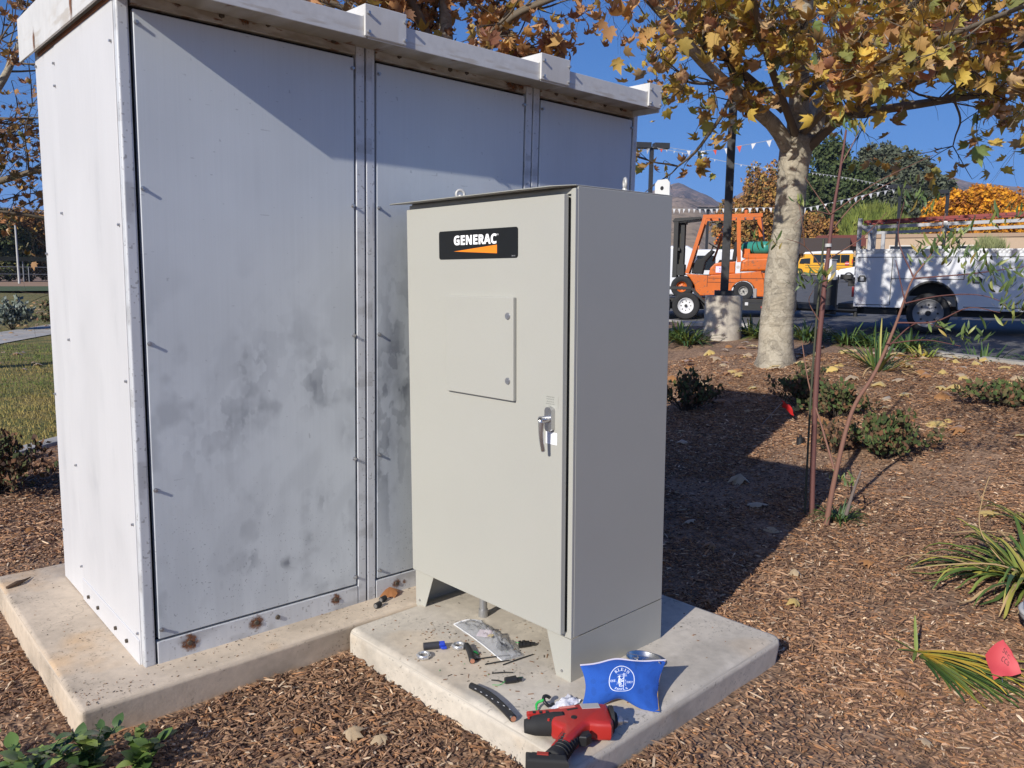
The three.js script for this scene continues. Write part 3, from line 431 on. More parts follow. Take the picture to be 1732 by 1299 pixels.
  const p = thing('tool_pouch', 'blue canvas zip tool pouch with round white emblem leaning by the cabinet foot', 'tool pouch', [mid.x, 0, mid.z]);
  part('front_panel', [sheet(1)], new THREE.MeshStandardMaterial({ map: emb, roughness: 0.95, side: THREE.DoubleSide, bumpMap: grey(256, 256, (u, v) => 0.5 + 0.25 * Math.sin(u * 256 * 1.57) * Math.sin(v * 256 * 1.57) + 0.25 * vn(u * 128, v * 128, 3, 128, 128), [4, 3]), bumpScale: 0.0005 }), p);
  part('back_panel', [sheet(-1)], mat(0.45, 0.26, 0.02, 0.95, 0, { side: THREE.DoubleSide }), p, 'yellow canvas back of the pouch');
  const zpts = []; for (let i = 0; i <= 12; i++) { const a = i / 12, q = loc(TL).lerp(loc(TR), a); q.addScaledVector(V().subVectors(TL, BL).normalize(), 0.014 * Math.exp(-(((a - 0.42) / 0.18) ** 2)) + 0.002); zpts.push(q); }
  part('zip', [limb(zpts, [0.003, 0.0034, 0.003], 40, 8)], mat(0.62, 0.58, 0.66, 0.6), p); part('zip_pull', [box(0.0, 0.004, 0, 0.026, -0.004, 0.004, 0.001).rotateZ(0.6).translate(zpts[11].x, zpts[11].y - 0.02, zpts[11].z + 0.01)], mSteel, p);
}
{ // steel dish with small parts behind the pouch
  const pr = [[0, 0.002], [0.03, 0.002], [0.046, 0.006], [0.058, 0.02], [0.064, 0.034], [0.0665, 0.0355], [0.068, 0.034], [0.062, 0.016], [0.05, 0.001], [0.0, 0.0]].map((q) => new THREE.Vector2(...q));
  const b = thing('steel_dish', 'shiny round steel parts dish holding screws behind the blue pouch', 'dish', [0.30, 0.001, 0.10]); b.rotation.z = -0.12;
  part('bowl', [prep(new THREE.LatheGeometry(pr, 40))], mat(0.72, 0.71, 0.69, 0.24, 1), b);
  const R = rng(12); for (let i = 0; i < 14; i++) { const a = R() * 6.28, r = R() * 0.042, x = Math.cos(a) * r, z = Math.sin(a) * r, t = R() * 6.28, l = 0.016 + R() * 0.016, y = 0.008 + R() * 0.016; part('screw', [cyl(0.0022, 0.0018, [x, y, z], [x + Math.cos(t) * l, y + 0.006 * R(), z + Math.sin(t) * l], 6), cyl(0.0045, 0.004, [x, y, z], [x - Math.cos(t) * 0.003, y, z - Math.sin(t) * 0.003], 8)], R() < 0.7 ? mSteel : mBlk, b); }
  part('nail', [cyl(0.0018, 0.001, [-0.055, 0.05, -0.03], [0.03, 0.034, 0.03], 6)], mSteel, b);
}
{ // cable offcuts
  const c = thing('cable_offcut', 'long thick black cable offcut with bare copper end on the slab', 'cable', [-0.325, 0, -0.075]);
  part('sheath', [limb([[0.02, 0.0135, -0.135], [0.024, 0.015, -0.06], [0.012, 0.0145, 0.03], [-0.012, 0.013, 0.125]], [0.0115, 0.0135, 0.0135, 0.013], 24, 14)], mBlk, c);
  part('copper_end', [cyl(0.0098, 0.0096, [-0.0118, 0.013, 0.124], [-0.0135, 0.013, 0.1275], 14)], mCopper, c);
  const R = rng(31); part('print', [...Array(7)].map((_, i) => box(-0.001, 0.002, 0.0282, 0.0287, -0.09 + i * 0.03, -0.082 + i * 0.03)), mat(0.6, 0.6, 0.6), c).userData.kind = 'stuff';
  const s = thing('cable_offcut', 'short black cable stub with copper end beside the plastic bag', 'cable', [-0.148, 0, -0.406]);
  part('sheath', [limb([[0.034, 0.012, -0.06], [0.01, 0.013, -0.01], [-0.032, 0.0125, 0.056]], [0.012, 0.013, 0.0125], 14, 14)], mBlk, s); part('copper_end', [cyl(0.0092, 0.009, [-0.0315, 0.0125, 0.0555], [-0.0345, 0.0125, 0.059], 14)], mCopper, s); part('green_tape', [limb([[0.006, 0.016, 0.0], [0.024, 0.012, 0.012], [0.03, 0.004, 0.018]], [0.005, 0.006, 0.003], 6, 6)], mat(0.02, 0.25, 0.06, 0.5), s);
  const h = thing('heat_shrink_sleeve', 'small dark sleeve with bright blue plastic tab on the slab', 'sleeve', [-0.222, 0.001, -0.549], -0.5);
  part('sleeve', [cyl(0.0145, 0.0145, [-0.036, 0.0145, 0], [0.026, 0.0145, 0], 16)], mat(0.035, 0.035, 0.042, 0.6), h); part('tab', [box(0.024, 0.05, 0.004, 0.026, -0.014, 0.008, 0.004).rotateX(0.3), box(0.034, 0.056, 0.001, 0.012, -0.004, 0.018, 0.003)], mat(0.02, 0.06, 0.5, 0.4), h);
  const k = thing('connector', 'small black ridged connector right of the plastic bag', 'connector', [0.074, 0, -0.314], -0.45);
  part('body', [cyl(0.0125, 0.0125, [-0.03, 0.0125, 0], [0.012, 0.0125, 0], 14), cyl(0.015, 0.015, [-0.03, 0.0145, 0], [-0.022, 0.0145, 0], 14), cyl(0.015, 0.015, [-0.014, 0.0145, 0], [-0.006, 0.0145, 0], 14), cyl(0.008, 0.007, [0.012, 0.0125, 0], [0.034, 0.010, 0.004], 12)], mBlk, k); part('thread', [limb([[-0.03, 0.02, -0.002], [-0.04, 0.02, -0.012], [-0.035, 0.012, -0.02]], [0.0012, 0.0012], 8, 5)], mGreenW, k);
  const k2 = thing('connector', 'black round plug with green thread nearest the long cable', 'connector', [-0.163, 0, -0.142], -0.42);
  part('body', [cyl(0.012, 0.013, [-0.028, 0.0135, 0], [0.014, 0.0135, 0], 14), cyl(0.0075, 0.0065, [0.014, 0.013, 0], [0.035, 0.008, 0.003], 12)], mBlk, k2); part('thread', [limb([[-0.028, 0.012, 0], [-0.05, 0.003, 0.004], [-0.075, 0.002, -0.006]], [0.0012, 0.001], 8, 5)], mGreenW, k2);
  const nut = (x, z, l) => { const n = thing('lock_ring', l, 'ring', [x, 0.0005, z]); part('ring', [prep(new THREE.TorusGeometry(0.0215, 0.006, 10, 30).scale(1, 1, 1.5).rotateX(PI / 2).translate(0, 0.0088, 0))], mat(0.62, 0.62, 0.62, 0.35, 0.7), n); part('tab', [...Array(8)].map((_, i) => box(-0.003, 0.003, 0.004, 0.014, 0.024, 0.0295, 0.001).rotateY(i * PI / 4)), mat(0.6, 0.6, 0.6, 0.35, 0.7), n).userData.kind = 'stuff'; };
  nut(-0.291, -0.515, 'silver lock ring below the sleeve with the blue tab'); nut(-0.137, -0.487, 'silver lock ring touching the short cable stub');
}
{ // clear plastic bag with papers and a dark fitting inside
  const b = thing('plastic_bag', 'crumpled clear plastic bag with papers inside lying on the slab', 'bag', [0, 0.002, 0]);
  const A = V(-0.017, 0, -0.667), B = V(0.092, 0, -0.615), D2 = V(-0.081, 0, -0.285), E2 = V(0.008, 0, -0.262);
  const bag = (top) => grid(22, 46, (u, v) => { const p = A.clone().lerp(B, u).lerp(D2.clone().lerp(E2, u), v), e = Math.pow(Math.sin(PI * clamp(u, 0.002, 0.998)), 0.7) * Math.pow(Math.sin(PI * clamp(v, 0.002, 0.998)), 0.5); const cr = Math.abs(fbm(u * 4 + 2 * v, v * 9, 900, 3) - 0.5) * 0.05 + Math.abs(fbm(u * 9, v * 18 - u * 6, 905, 2) - 0.5) * 0.02; const q = 0.012 * (fbm(u * 3, v * 8, 909, 2) - 0.5); return [p.x + q, top ? 0.002 + e * (0.014 + 0.016 * v) + cr * (0.35 + e) : 0.0005, p.z + q]; });
  part('film', [bag(true)], new THREE.MeshPhysicalMaterial({ color: C(0.9, 0.91, 0.92), roughness: 0.16, transmission: 0.82, thickness: 0, side: THREE.DoubleSide, ior: 1.45, specularIntensity: 1 }), b);
  part('film', [bag(false)], new THREE.MeshPhysicalMaterial({ color: C(0.75, 0.75, 0.75), roughness: 0.3, transmission: 0.5, thickness: 0, side: THREE.DoubleSide }), b);
  part('paper', [box(-0.02, 0.03, 0.006, 0.008, -0.035, 0.03).rotateY(0.5).rotateZ(0.15).translate(0.01, 0.004, -0.49)], mat(0.75, 0.62, 0.66, 0.8), b); part('yellow_tag', [box(-0.012, 0.012, 0.009, 0.011, -0.01, 0.01).rotateY(0.3).translate(0.012, 0.004, -0.46)], mat(0.75, 0.52, 0.06, 0.7), b);
  part('fitting', [cyl(0.014, 0.012, [-0.02, 0.014, -0.38], [-0.01, 0.014, -0.335], 12), box(-0.035, -0.005, 0.002, 0.02, -0.375, -0.345, 0.004)], mBlk, b);
  part('bag_seam', [limb([A, A.clone().lerp(B, 0.5).setY(0.012), B], [0.004, 0.004, 0.004], 12, 6), limb([A, A.clone().lerp(D2, 0.5).setY(0.006), D2], [0.003, 0.003], 16, 6)], mat(0.7, 0.7, 0.7, 0.3, 0, { transparent: false }), b).userData.kind = 'stuff';
}
{ // foil packet, wire coil, thin black strips
  const f = grid(16, 12, (u, v) => { const x = lerp(-0.06, 0.062, u), z = lerp(-0.028, 0.028, v); const y = 0.004 + 0.028 * Math.abs(fbm(u * 5, v * 5, 920, 3) - 0.42) + 0.014 * Math.sin(PI * u) * Math.sin(PI * v); return [x, y, z + 0.006 * (vn(u * 6, 1, 3) - 0.5)]; });
  solo('desiccant_packet', 'crinkled white desiccant packet with dark print between drill and pouch', 'packet', f, new THREE.MeshStandardMaterial({ side: THREE.DoubleSide, roughness: 0.5, map: canvasTex(256, 128, (g, w, h) => { g.fillStyle = '#f0f0f4'; g.fillRect(0, 0, w, h); g.strokeStyle = '#60626e'; const R = rng(8); for (let i = 0; i < 60; i++) { g.lineWidth = 1 + R(); g.beginPath(); const x = R() * w, y = R() * h; g.moveTo(x, y); g.lineTo(x + (R() - 0.5) * 30, y + (R() - 0.5) * 14); g.stroke(); } }) }), [-0.137, 0.001, 0.098], 0.12);
  const c = thing('wire_coil', 'small loop of black wire with green end beside the packet', 'wire', [-0.18, 0.001, 0.06], 0.4);
  part('loop', [prep(new THREE.TorusGeometry(0.02, 0.0062, 10, 26, 5.2).rotateX(-0.9).translate(0, 0.02, 0))], mBlk, c); part('green_end', [limb([[-0.016, 0.03, -0.01], [-0.03, 0.02, -0.03], [-0.055, 0.004, -0.02], [-0.085, 0.003, 0.0]], [0.006, 0.005, 0.0018, 0.0012], 12, 6)], mGreenW, c);
  const strips = [[[-0.176, 0.003, -0.241], [-0.113, 0.004, -0.191], 'thin black strip lying alone below the plastic bag'], [[-0.16, 0.003, -0.37], [-0.03, 0.004, -0.30], 'long dark strip poking from under the bag to the right'], [[-0.15, 0.003, -0.31], [-0.06, 0.005, -0.27], 'dark strip crossing the others below the plastic bag'], [[-0.10, 0.003, -0.262], [0.045, 0.004, -0.245], 'dark strip pointing right towards the cabinet foot'], [[-0.21, 0.003, -0.205], [-0.19, 0.004, -0.16], 'short curved black strip left of the plug with green thread']];
  for (const [a, b, l] of strips) solo('plastic_strip', l, 'strip', [limb([a, [(a[0] + b[0]) / 2 + 0.004, 0.004, (a[2] + b[2]) / 2], b], [0.0025, 0.003, 0.002], 8, 5)], mBlkMatte);
  // two cut cable ends on the tan slab, dead twig at the far left, leaf by the wall
  for (const [x, z, l] of [[-0.163, -1.03, 'black cable end on the tan slab, nearer the front'], [-0.108, -1.07, 'black cable end on the tan slab, nearer the shelter wall']]) { const k = thing('cable_end', l, 'cable', [x, 0.0, z], 0.3); part('sheath', [cyl(0.013, 0.013, [-0.016, 0.013, 0], [0.014, 0.013, 0], 14)], mBlkMatte, k); part('copper_end', [cyl(0.009, 0.009, [-0.016, 0.013, 0], [-0.0185, 0.013, 0], 12)], mat(0.3, 0.3, 0.3, 0.4, 0.7), k); }
  solo('dead_twig', 'dark dry twig on the far left end of the tan slab', 'twig', [limb([[-0.05, 0.008, 0.0], [0, 0.012, 0.006], [0.05, 0.008, -0.004], [0.095, 0.005, -0.018]], [0.006, 0.012, 0.006, 0.002], 12, 7), limb([[0, 0.01, 0], [0.02, 0.008, 0.02]], [0.004, 0.002], 5, 5)], mTwig, [-1.31, 0, -2.37], 0.5);
}
const R0 = rng(2024);
{ // crumbs, splinters and thread clippings scattered over the pad
  const list = [], cols = [], pal = [C(0.2, 0.1, 0.05), C(0.3, 0.15, 0.07), C(0.05, 0.04, 0.03), C(0.3, 0.22, 0.14), C(0.05, 0.3, 0.1)];
  for (let i = 0; i < 260; i++) { const near = R0() < 0.6, x = near ? -0.1 + (R0() + R0() - 1) * 0.26 : lerp(-0.34, 0.9, R0()), z = near ? -0.38 + (R0() + R0() - 1) * 0.4 : lerp(-0.9, 0.3, R0()); list.push(M4(V(x, 0.0016, z), Q(0, R0() * 6.3, (R0() - 0.5) * 0.3), V(0.25 + R0() * (R0() < 0.1 ? 2.4 : 0.8), 0.6, 0.3 + R0() * 0.5))); cols.push(pal[R0() < 0.05 ? 4 : Math.floor(R0() * 4)]); }
  for (let i = 0; i < 170; i++) { const x = shOrigin[0] + lerp(-0.25, 2.2, R0() * R0()), z = shOrigin[2] + lerp(0.01, 0.15, R0()); list.push(M4(V(x, 0.0016, z), Q(0, R0() * 6.3, 0), V(0.15 + R0() * R0() * 1.1, 0.5, 0.2 + R0() * R0() * 0.8))); cols.push(pal[Math.floor(R0() * 4)]); }
  for (let i = 0; i < 60; i++) { const x = shOrigin[0] + lerp(-0.26, -0.03, R0()), z = shOrigin[2] + lerp(-1.3, 0.15, R0()); list.push(M4(V(x, 0.0016, z), Q(0, R0() * 6.3, 0), V(0.15 + R0() * R0(), 0.5, 0.2 + R0() * R0() * 0.8))); cols.push(pal[Math.floor(R0() * 4)]); }
  instanced('wood_crumbs', new THREE.BoxGeometry(0.011, 0.003, 0.005), mat(1, 1, 1, 0.9), list, scene, cols).userData.label = 'brown splinters and crumbs scattered on the concrete slabs';
}
// ---------------------------------------------------------------- mulch chips and leaf litter
function onPad(x, z, m = 0.01) {
  if (x > -0.37 - m && x < 0.965 + m && z > -0.97 - m && z < 0.35 + m) return true;
  const c = Math.cos(-SA), s = Math.sin(-SA), dx = x - shOrigin[0], dz = z - shOrigin[2], lx = c * dx + s * dz, lz = -s * dx + c * dz;
  return lx > -0.28 - m && lx < 3.06 + m && lz > -1.43 - m && lz < 0.175 + m;
}
{
  const R = rng(99), list = [], cols = [];
  const pal = [C(0.10, 0.052, 0.03), C(0.19, 0.10, 0.054), C(0.28, 0.155, 0.08), C(0.37, 0.22, 0.12), C(0.33, 0.16, 0.068), C(0.55, 0.40, 0.25), C(0.14, 0.08, 0.048)];
  const pw = [0.14, 0.36, 0.62, 0.79, 0.9, 0.945, 1];
  const cx = -2.047, cz = 1.857;
  let tries = 0;
  while (list.length < 270000 && tries++ < 1200000) {
    const az = lerp(-1.75, 0.2, R()), d = 0.9 + 10.5 * Math.pow(R(), 1.25), x = cx + Math.cos(az) * d, z = cz + Math.sin(az) * d;
    if (onPad(x, z, 0.004) || lawnQ(x, z) > 0 || kerbQ(x, z) > 7.28) continue;
    const pn = fbm(x * 1.7 + 20, z * 1.7 + 20, 131, 4), bare = sstep(0.52, 0.66, pn); if (R() < bare * 0.62) continue;
    const far = sstep(3, 9, d), q = R(), ln = (0.42 + 1.35 * R() * R()) * lerp(1, 1.2, far) * (1 - 0.3 * bare), k = R();
    list.push(M4(V(x, terrain(x, z) + 0.003 + R() * 0.014, z), Q((R() - 0.5) * 0.9, R() * 6.283, (R() - 0.5) * 0.7, 'YXZ'), V(ln * (R() < 0.12 ? 1.7 : 1), 0.6 + R(), (0.28 + 0.85 * R() * R() + 0.1) * lerp(1, 1.3, far))));
    const ci = pw.findIndex((w) => q < w), c = pal[ci].clone().multiplyScalar((0.72 + 0.6 * k) * (0.72 + 0.56 * fbm(x * 0.8 + 7, z * 0.8 + 7, 137, 3)) * 1.32); c.g *= 1.04; c.b *= 1.12; cols.push(c);
  }
  const ch = new THREE.BufferGeometry(); // one splinter of bark: a tapered, slightly bent sliver
  const P = [-0.020, 0, 0, -0.010, 0.0022, 0.0048, -0.010, 0.0022, -0.0044, 0.010, 0.0030, 0.0040, 0.009, 0.0030, -0.0052, 0.021, 0.0006, 0.001, -0.008, -0.0026, 0, 0.010, -0.0022, -0.0005];
  ch.setAttribute('position', new THREE.Float32BufferAttribute(P, 3)); ch.setIndex([0, 1, 2, 1, 3, 4, 1, 4, 2, 3, 5, 4, 0, 6, 1, 0, 2, 6, 1, 6, 7, 1, 7, 3, 2, 4, 7, 2, 7, 6, 3, 7, 5, 4, 5, 7]);
  const g = ch.toNonIndexed(); g.computeVertexNormals();
  instanced('wood_chips', g, mat(1, 1, 1, 0.92), list, scene, cols).userData.label = 'shredded brown wood chips of the mulch bed';
}
// a lobed leaf, drawn flat in x (across) and y (towards the tip), cupped along its ribs
function leafGeo(curl, seed) {
  const R = rng(seed), out = [[0, 0.02], [0.14, -0.06], [0.34, -0.02], [0.30, 0.10], [0.54, 0.22], [0.36, 0.34], [0.44, 0.62], [0.22, 0.58], [0.0, 1.0]], pts = [...out, ...out.slice(1, -1).reverse().map(([x, y]) => [-x, y])];
  const pos = [0, 0.34, 0.04], idx = [], f = (x, y) => curl * (0.55 * x * x + 0.35 * (y - 0.3) * (y - 0.3) * (y > 0.3 ? 1 : 0.6)) * 1.6;
  for (const [x, y] of pts) { const jx = x * (0.9 + 0.2 * R()), jy = y * (0.92 + 0.16 * R()); pos.push(jx, jy, -f(jx, jy) + 0.05 * (R() - 0.5)); }
  const n = pts.length; for (let i = 0; i < n; i++) idx.push(0, 1 + i, 1 + (i + 1) % n);
  pos.push(-0.008, 0.02, 0, 0.008, 0.02, 0, 0, -0.36, -0.06); idx.push(n + 1, n + 2, n + 3);
  const g = polyMesh(pos, idx); g.translate(0, 0.3, 0); return g;
}
const leafGeos = [leafGeo(0.6, 1), leafGeo(1.5, 2), leafGeo(2.6, 3)];
const mLeafW = new THREE.MeshPhysicalMaterial({ color: C(1, 1, 1), roughness: 0.75, transmission: 0.38, thickness: 0, side: THREE.DoubleSide });
const leafM = {}; // material of single leaves, a few tones
function leafMat(c) { const k = c.map((v) => Math.round(v * 50)).join('_'); return leafM[k] ??= new THREE.MeshPhysicalMaterial({ color: C(...c), roughness: 0.75, transmission: 0.38, thickness: 0, side: THREE.DoubleSide }); }
{ // fallen leaves, each one a thing
  const R = rng(404);
  const kinds = [['fallen yellow lobed leaf lying on the mulch', 'fallen yellow leaves on the mulch', [0.84, 0.62, 0.20]], ['fallen pale tan curled leaf lying on the mulch', 'fallen tan leaves on the mulch', [0.70, 0.53, 0.32]], ['fallen orange brown leaf lying on the mulch', 'fallen orange brown leaves on the mulch', [0.50, 0.24, 0.08]]];
  const where = (x, z) => { if (z < -0.1 * x + 0.1 - 0.12 && x > 1 && x < 5 && z > -2.4) return ' in the shelter shadow'; if (kerbQ(x, z) > 6.2) return ' near the kerb'; if (x < 1) return z < -2.5 ? ' left of the shelter' : ' in front of the slabs'; if (Math.hypot(x - 7.17, z + 3.16) < 1.3) return ' near the sycamore trunk'; if (z > -0.7) return ' at the sunlit right side'; return ' among the shrubs'; };
  const proto = kinds.map(([l, g, c], i) => { return { l, g, m: leafMat(c) }; });
  const put = (x, z, s, k, y) => { const o = solo('fallen_leaf', proto[k].l + where(x, z), 'leaf', [leafShared[Math.floor(R() * 3)]], proto[k].m, [x, y ?? terrain(x, z) + 0.035, z], 0, proto[k].g + where(x, z)); o.rotation.set(-PI / 2 + (R() - 0.5) * 0.9, R() * 0.5 - 0.25, R() * 6.28, 'YXZ'); o.rotation.y = R() * 6.28; o.scale.setScalar(s); };
  const leafShared = leafGeos;
  const spots = [[5.9, -1.2, 0.17, 0], [6.3, -1.0, 0.15, 0], [5.0, -0.95, 0.16, 0], [5.3, -0.55, 0.15, 0], [5.6, 0.15, 0.16, 0], [5.2, 0.35, 0.17, 0], [4.9, 0.2, 0.14, 0], [6.8, -0.4, 0.15, 0], [7.2, -0.2, 0.16, 0], [7.3, 0.3, 0.17, 0], [6.5, 0.5, 0.14, 0], [5.0, -1.55, 0.15, 0], [4.6, -1.75, 0.12, 1], [3.4, 0.3, 0.13, 0], [3.2, -1.15, 0.18, 1], [3.3, -1.35, 0.12, 1], [2.75, -0.75, 0.16, 1], [2.45, -0.62, 0.17, 1], [2.3, -1.0, 0.1, 1], [1.95, -0.62, 0.08, 2], [3.9, -2.3, 0.14, 1], [7.3, -2.4, 0.15, 2], [7.6, -3.9, 0.16, 0], [6.9, -4.2, 0.15, 2], [6.2, -3.9, 0.16, 2], [7.9, -3.0, 0.15, 0], [8.2, -2.2, 0.14, 1], [8.4, -1.4, 0.15, 0], [8.0, -0.9, 0.16, 0], [7.6, -1.2, 0.15, 1], [6.9, -1.4, 0.15, 2], [6.4, -2.3, 0.13, 2], [1.55, 0.10, 0.075, 0], [2.2, 0.2, 0.07, 2], [1.2, -0.2, 0.06, 2], [1.9, -0.12, 0.07, 1], [-0.75, -0.38, 0.075, 1], [-0.6, -0.30, 0.06, 1], [-0.95, -0.1, 0.07, 2], [-0.85, -0.55, 0.06, 2], [-0.5, 0.05, 0.06, 1], [-1.05, -3.6, 0.1, 2], [-1.3, -3.9, 0.11, 2], [-0.9, -3.2, 0.09, 2], [2.6, 0.55, 0.1, 1], [2.0, 1.0, 0.1, 1], [1.05, 0.75, 0.06, 2], [0.75, 0.95, 0.06, 1]];
  for (const [x, z, s, k] of spots) put(x, z, s, k);
  for (let i = 0; i < 190; i++) { const x = lerp(4.2, 9, Math.sqrt(R())), z = lerp(-4.6, 1.6, R()); if (kerbQ(x, z) > 7.2) continue; put(x, z, 0.13 + 0.08 * R(), Math.floor(R() * 3)); }
  { const o = solo('fallen_leaf', 'orange brown dry leaf on the tan slab against the shelter wall beside the cabinet', 'leaf', [leafGeos[1]], leafMat([0.42, 0.17, 0.05]), [0.0, 0.02, -1.06]); o.rotation.set(-1.35, 0, 0.6, 'YXZ'); o.scale.setScalar(0.11); const o2 = solo('fallen_leaf', 'tan dry leaf on the tan slab nearest the back foot of the cabinet', 'leaf', [leafGeos[2]], leafMat([0.48, 0.32, 0.17]), [0.12, 0.02, -1.08]); o2.rotation.set(-1.4, 0.4, 2.1, 'YXZ'); o2.scale.setScalar(0.09); }
  const list = [], cols = []; // litter on the lawn, too far off to tell apart
  for (let i = 0; i < 9000; i++) { const l = 4 + 46 * R(), t = lerp(-30, 30, R()), [x, z] = lawnPt(l, t); if (t > 19 + 1.9 * l) continue; const dens = fbm(x * 0.15, z * 0.15, 66, 3) + (l > 12 ? 0.2 : -0.12); if (R() > dens) continue; list.push(M4(V(x, -0.12, z), Q(-PI / 2 + (R() - 0.5), 0, R() * 6.28), V(1, 1, 1).multiplyScalar(0.12 + 0.09 * R()))); const c = R(); cols.push(C(lerp(0.35, 0.6, c), lerp(0.17, 0.38, c), lerp(0.05, 0.14, c))); }
  instanced('leaf_litter', leafGeos[1], mLeafW, list, scene, cols).userData.label = 'yellow and tan fallen leaves strewn over the lawn';
  const gl = [], gc = []; // grass blades of the lawn near the shelter
  for (let i = 0; i < 60000; i++) { const l = 0.12 + 16 * R() * R(), t = lerp(-6, 9, R()), [x, z] = lawnPt(l, t); gl.push(M4(V(x, -0.152, z), Q((R() - 0.5) * 0.9, R() * 6.28, (R() - 0.5) * 0.9), V(1 + l * 0.06, 0.6 + R() * 0.9, 1))); const m = sstep(0.4, 0.62, fbm(x * 0.7, z * 0.7, 81, 3)), k = 0.6 + 0.7 * R(); gc.push(C(lerp(0.15, 0.36, m) * k, lerp(0.20, 0.28, m) * k, lerp(0.04, 0.085, m) * k)); }
  instanced('grass', polyMesh([-0.004, 0, 0, 0.004, 0, 0, 0.006, 0.045, 0.012], [0, 1, 2]), mat(1, 1, 1, 0.9, 0, { side: THREE.DoubleSide }), gl, scene, gc).userData.label = 'short dry and green grass blades of the lawn';
}

// ---------------------------------------------------------------- trees
const tBark = tex(512, 1024, (u, v) => { // mottled plane bark: cream, grey and tan patches
  const w = fbm(u * 4, v * 8, 951, 3, 4, 8), a = fbm(u * 4 + 0.9 * w, v * 6 + w, 950, 4), b = fbm(u * 9, v * 14 + w * 2, 955, 3, 0, 0), f = fbm(u * 60, v * 60, 958, 3, 60, 60), cr = sstep(0.08, 0.0, Math.abs(vn(u * 10 + w * 3, v * 22 + w * 2, 960) - 0.5)) * 0.35;
  let c = [0.44, 0.385, 0.29]; const m1 = sstep(0.5, 0.56, a), m2 = sstep(0.55, 0.6, b), k = (0.85 + 0.4 * (f - 0.5)) * (1 - cr);
  c = c.map((x, i) => lerp(x, [0.37, 0.325, 0.25][i], m1)); c = c.map((x, i) => lerp(x, [0.52, 0.465, 0.36][i], m2 * 0.7)); return c.map((x) => x * k);
});
const tBarkB = grey(256, 512, (u, v) => { const w = fbm(u * 4, v * 8, 951, 3, 4, 8); return 0.5 * vn(u * 10 + w * 3, v * 22 + w * 2, 960) + 0.3 * fbm(u * 30, v * 30, 3, 3, 30, 30) + 0.2 * w; });
const mBark = new THREE.MeshStandardMaterial({ map: tBark, bumpMap: tBarkB, bumpScale: 0.012, roughness: 0.9 }), mBranch = mat(0.17, 0.135, 0.095, 0.9), mDarkBark = mat(0.07, 0.055, 0.042, 0.95);
const fwd = new THREE.Vector3(); camera.updateMatrixWorld(); camera.getWorldDirection(fwd);
const camM = camera.matrixWorldInverse.copy(camera.matrixWorld).invert();
function inView(p) { const q = p.clone().applyMatrix4(camM); if (q.z > -0.5) return 0; const t = Math.tan(51.7 * PI / 360), x = q.x / -q.z / t / 1.333, y = q.y / -q.z / t; return Math.abs(x) < 1 && Math.abs(y) < 1 ? 1 / -q.z : 0; }
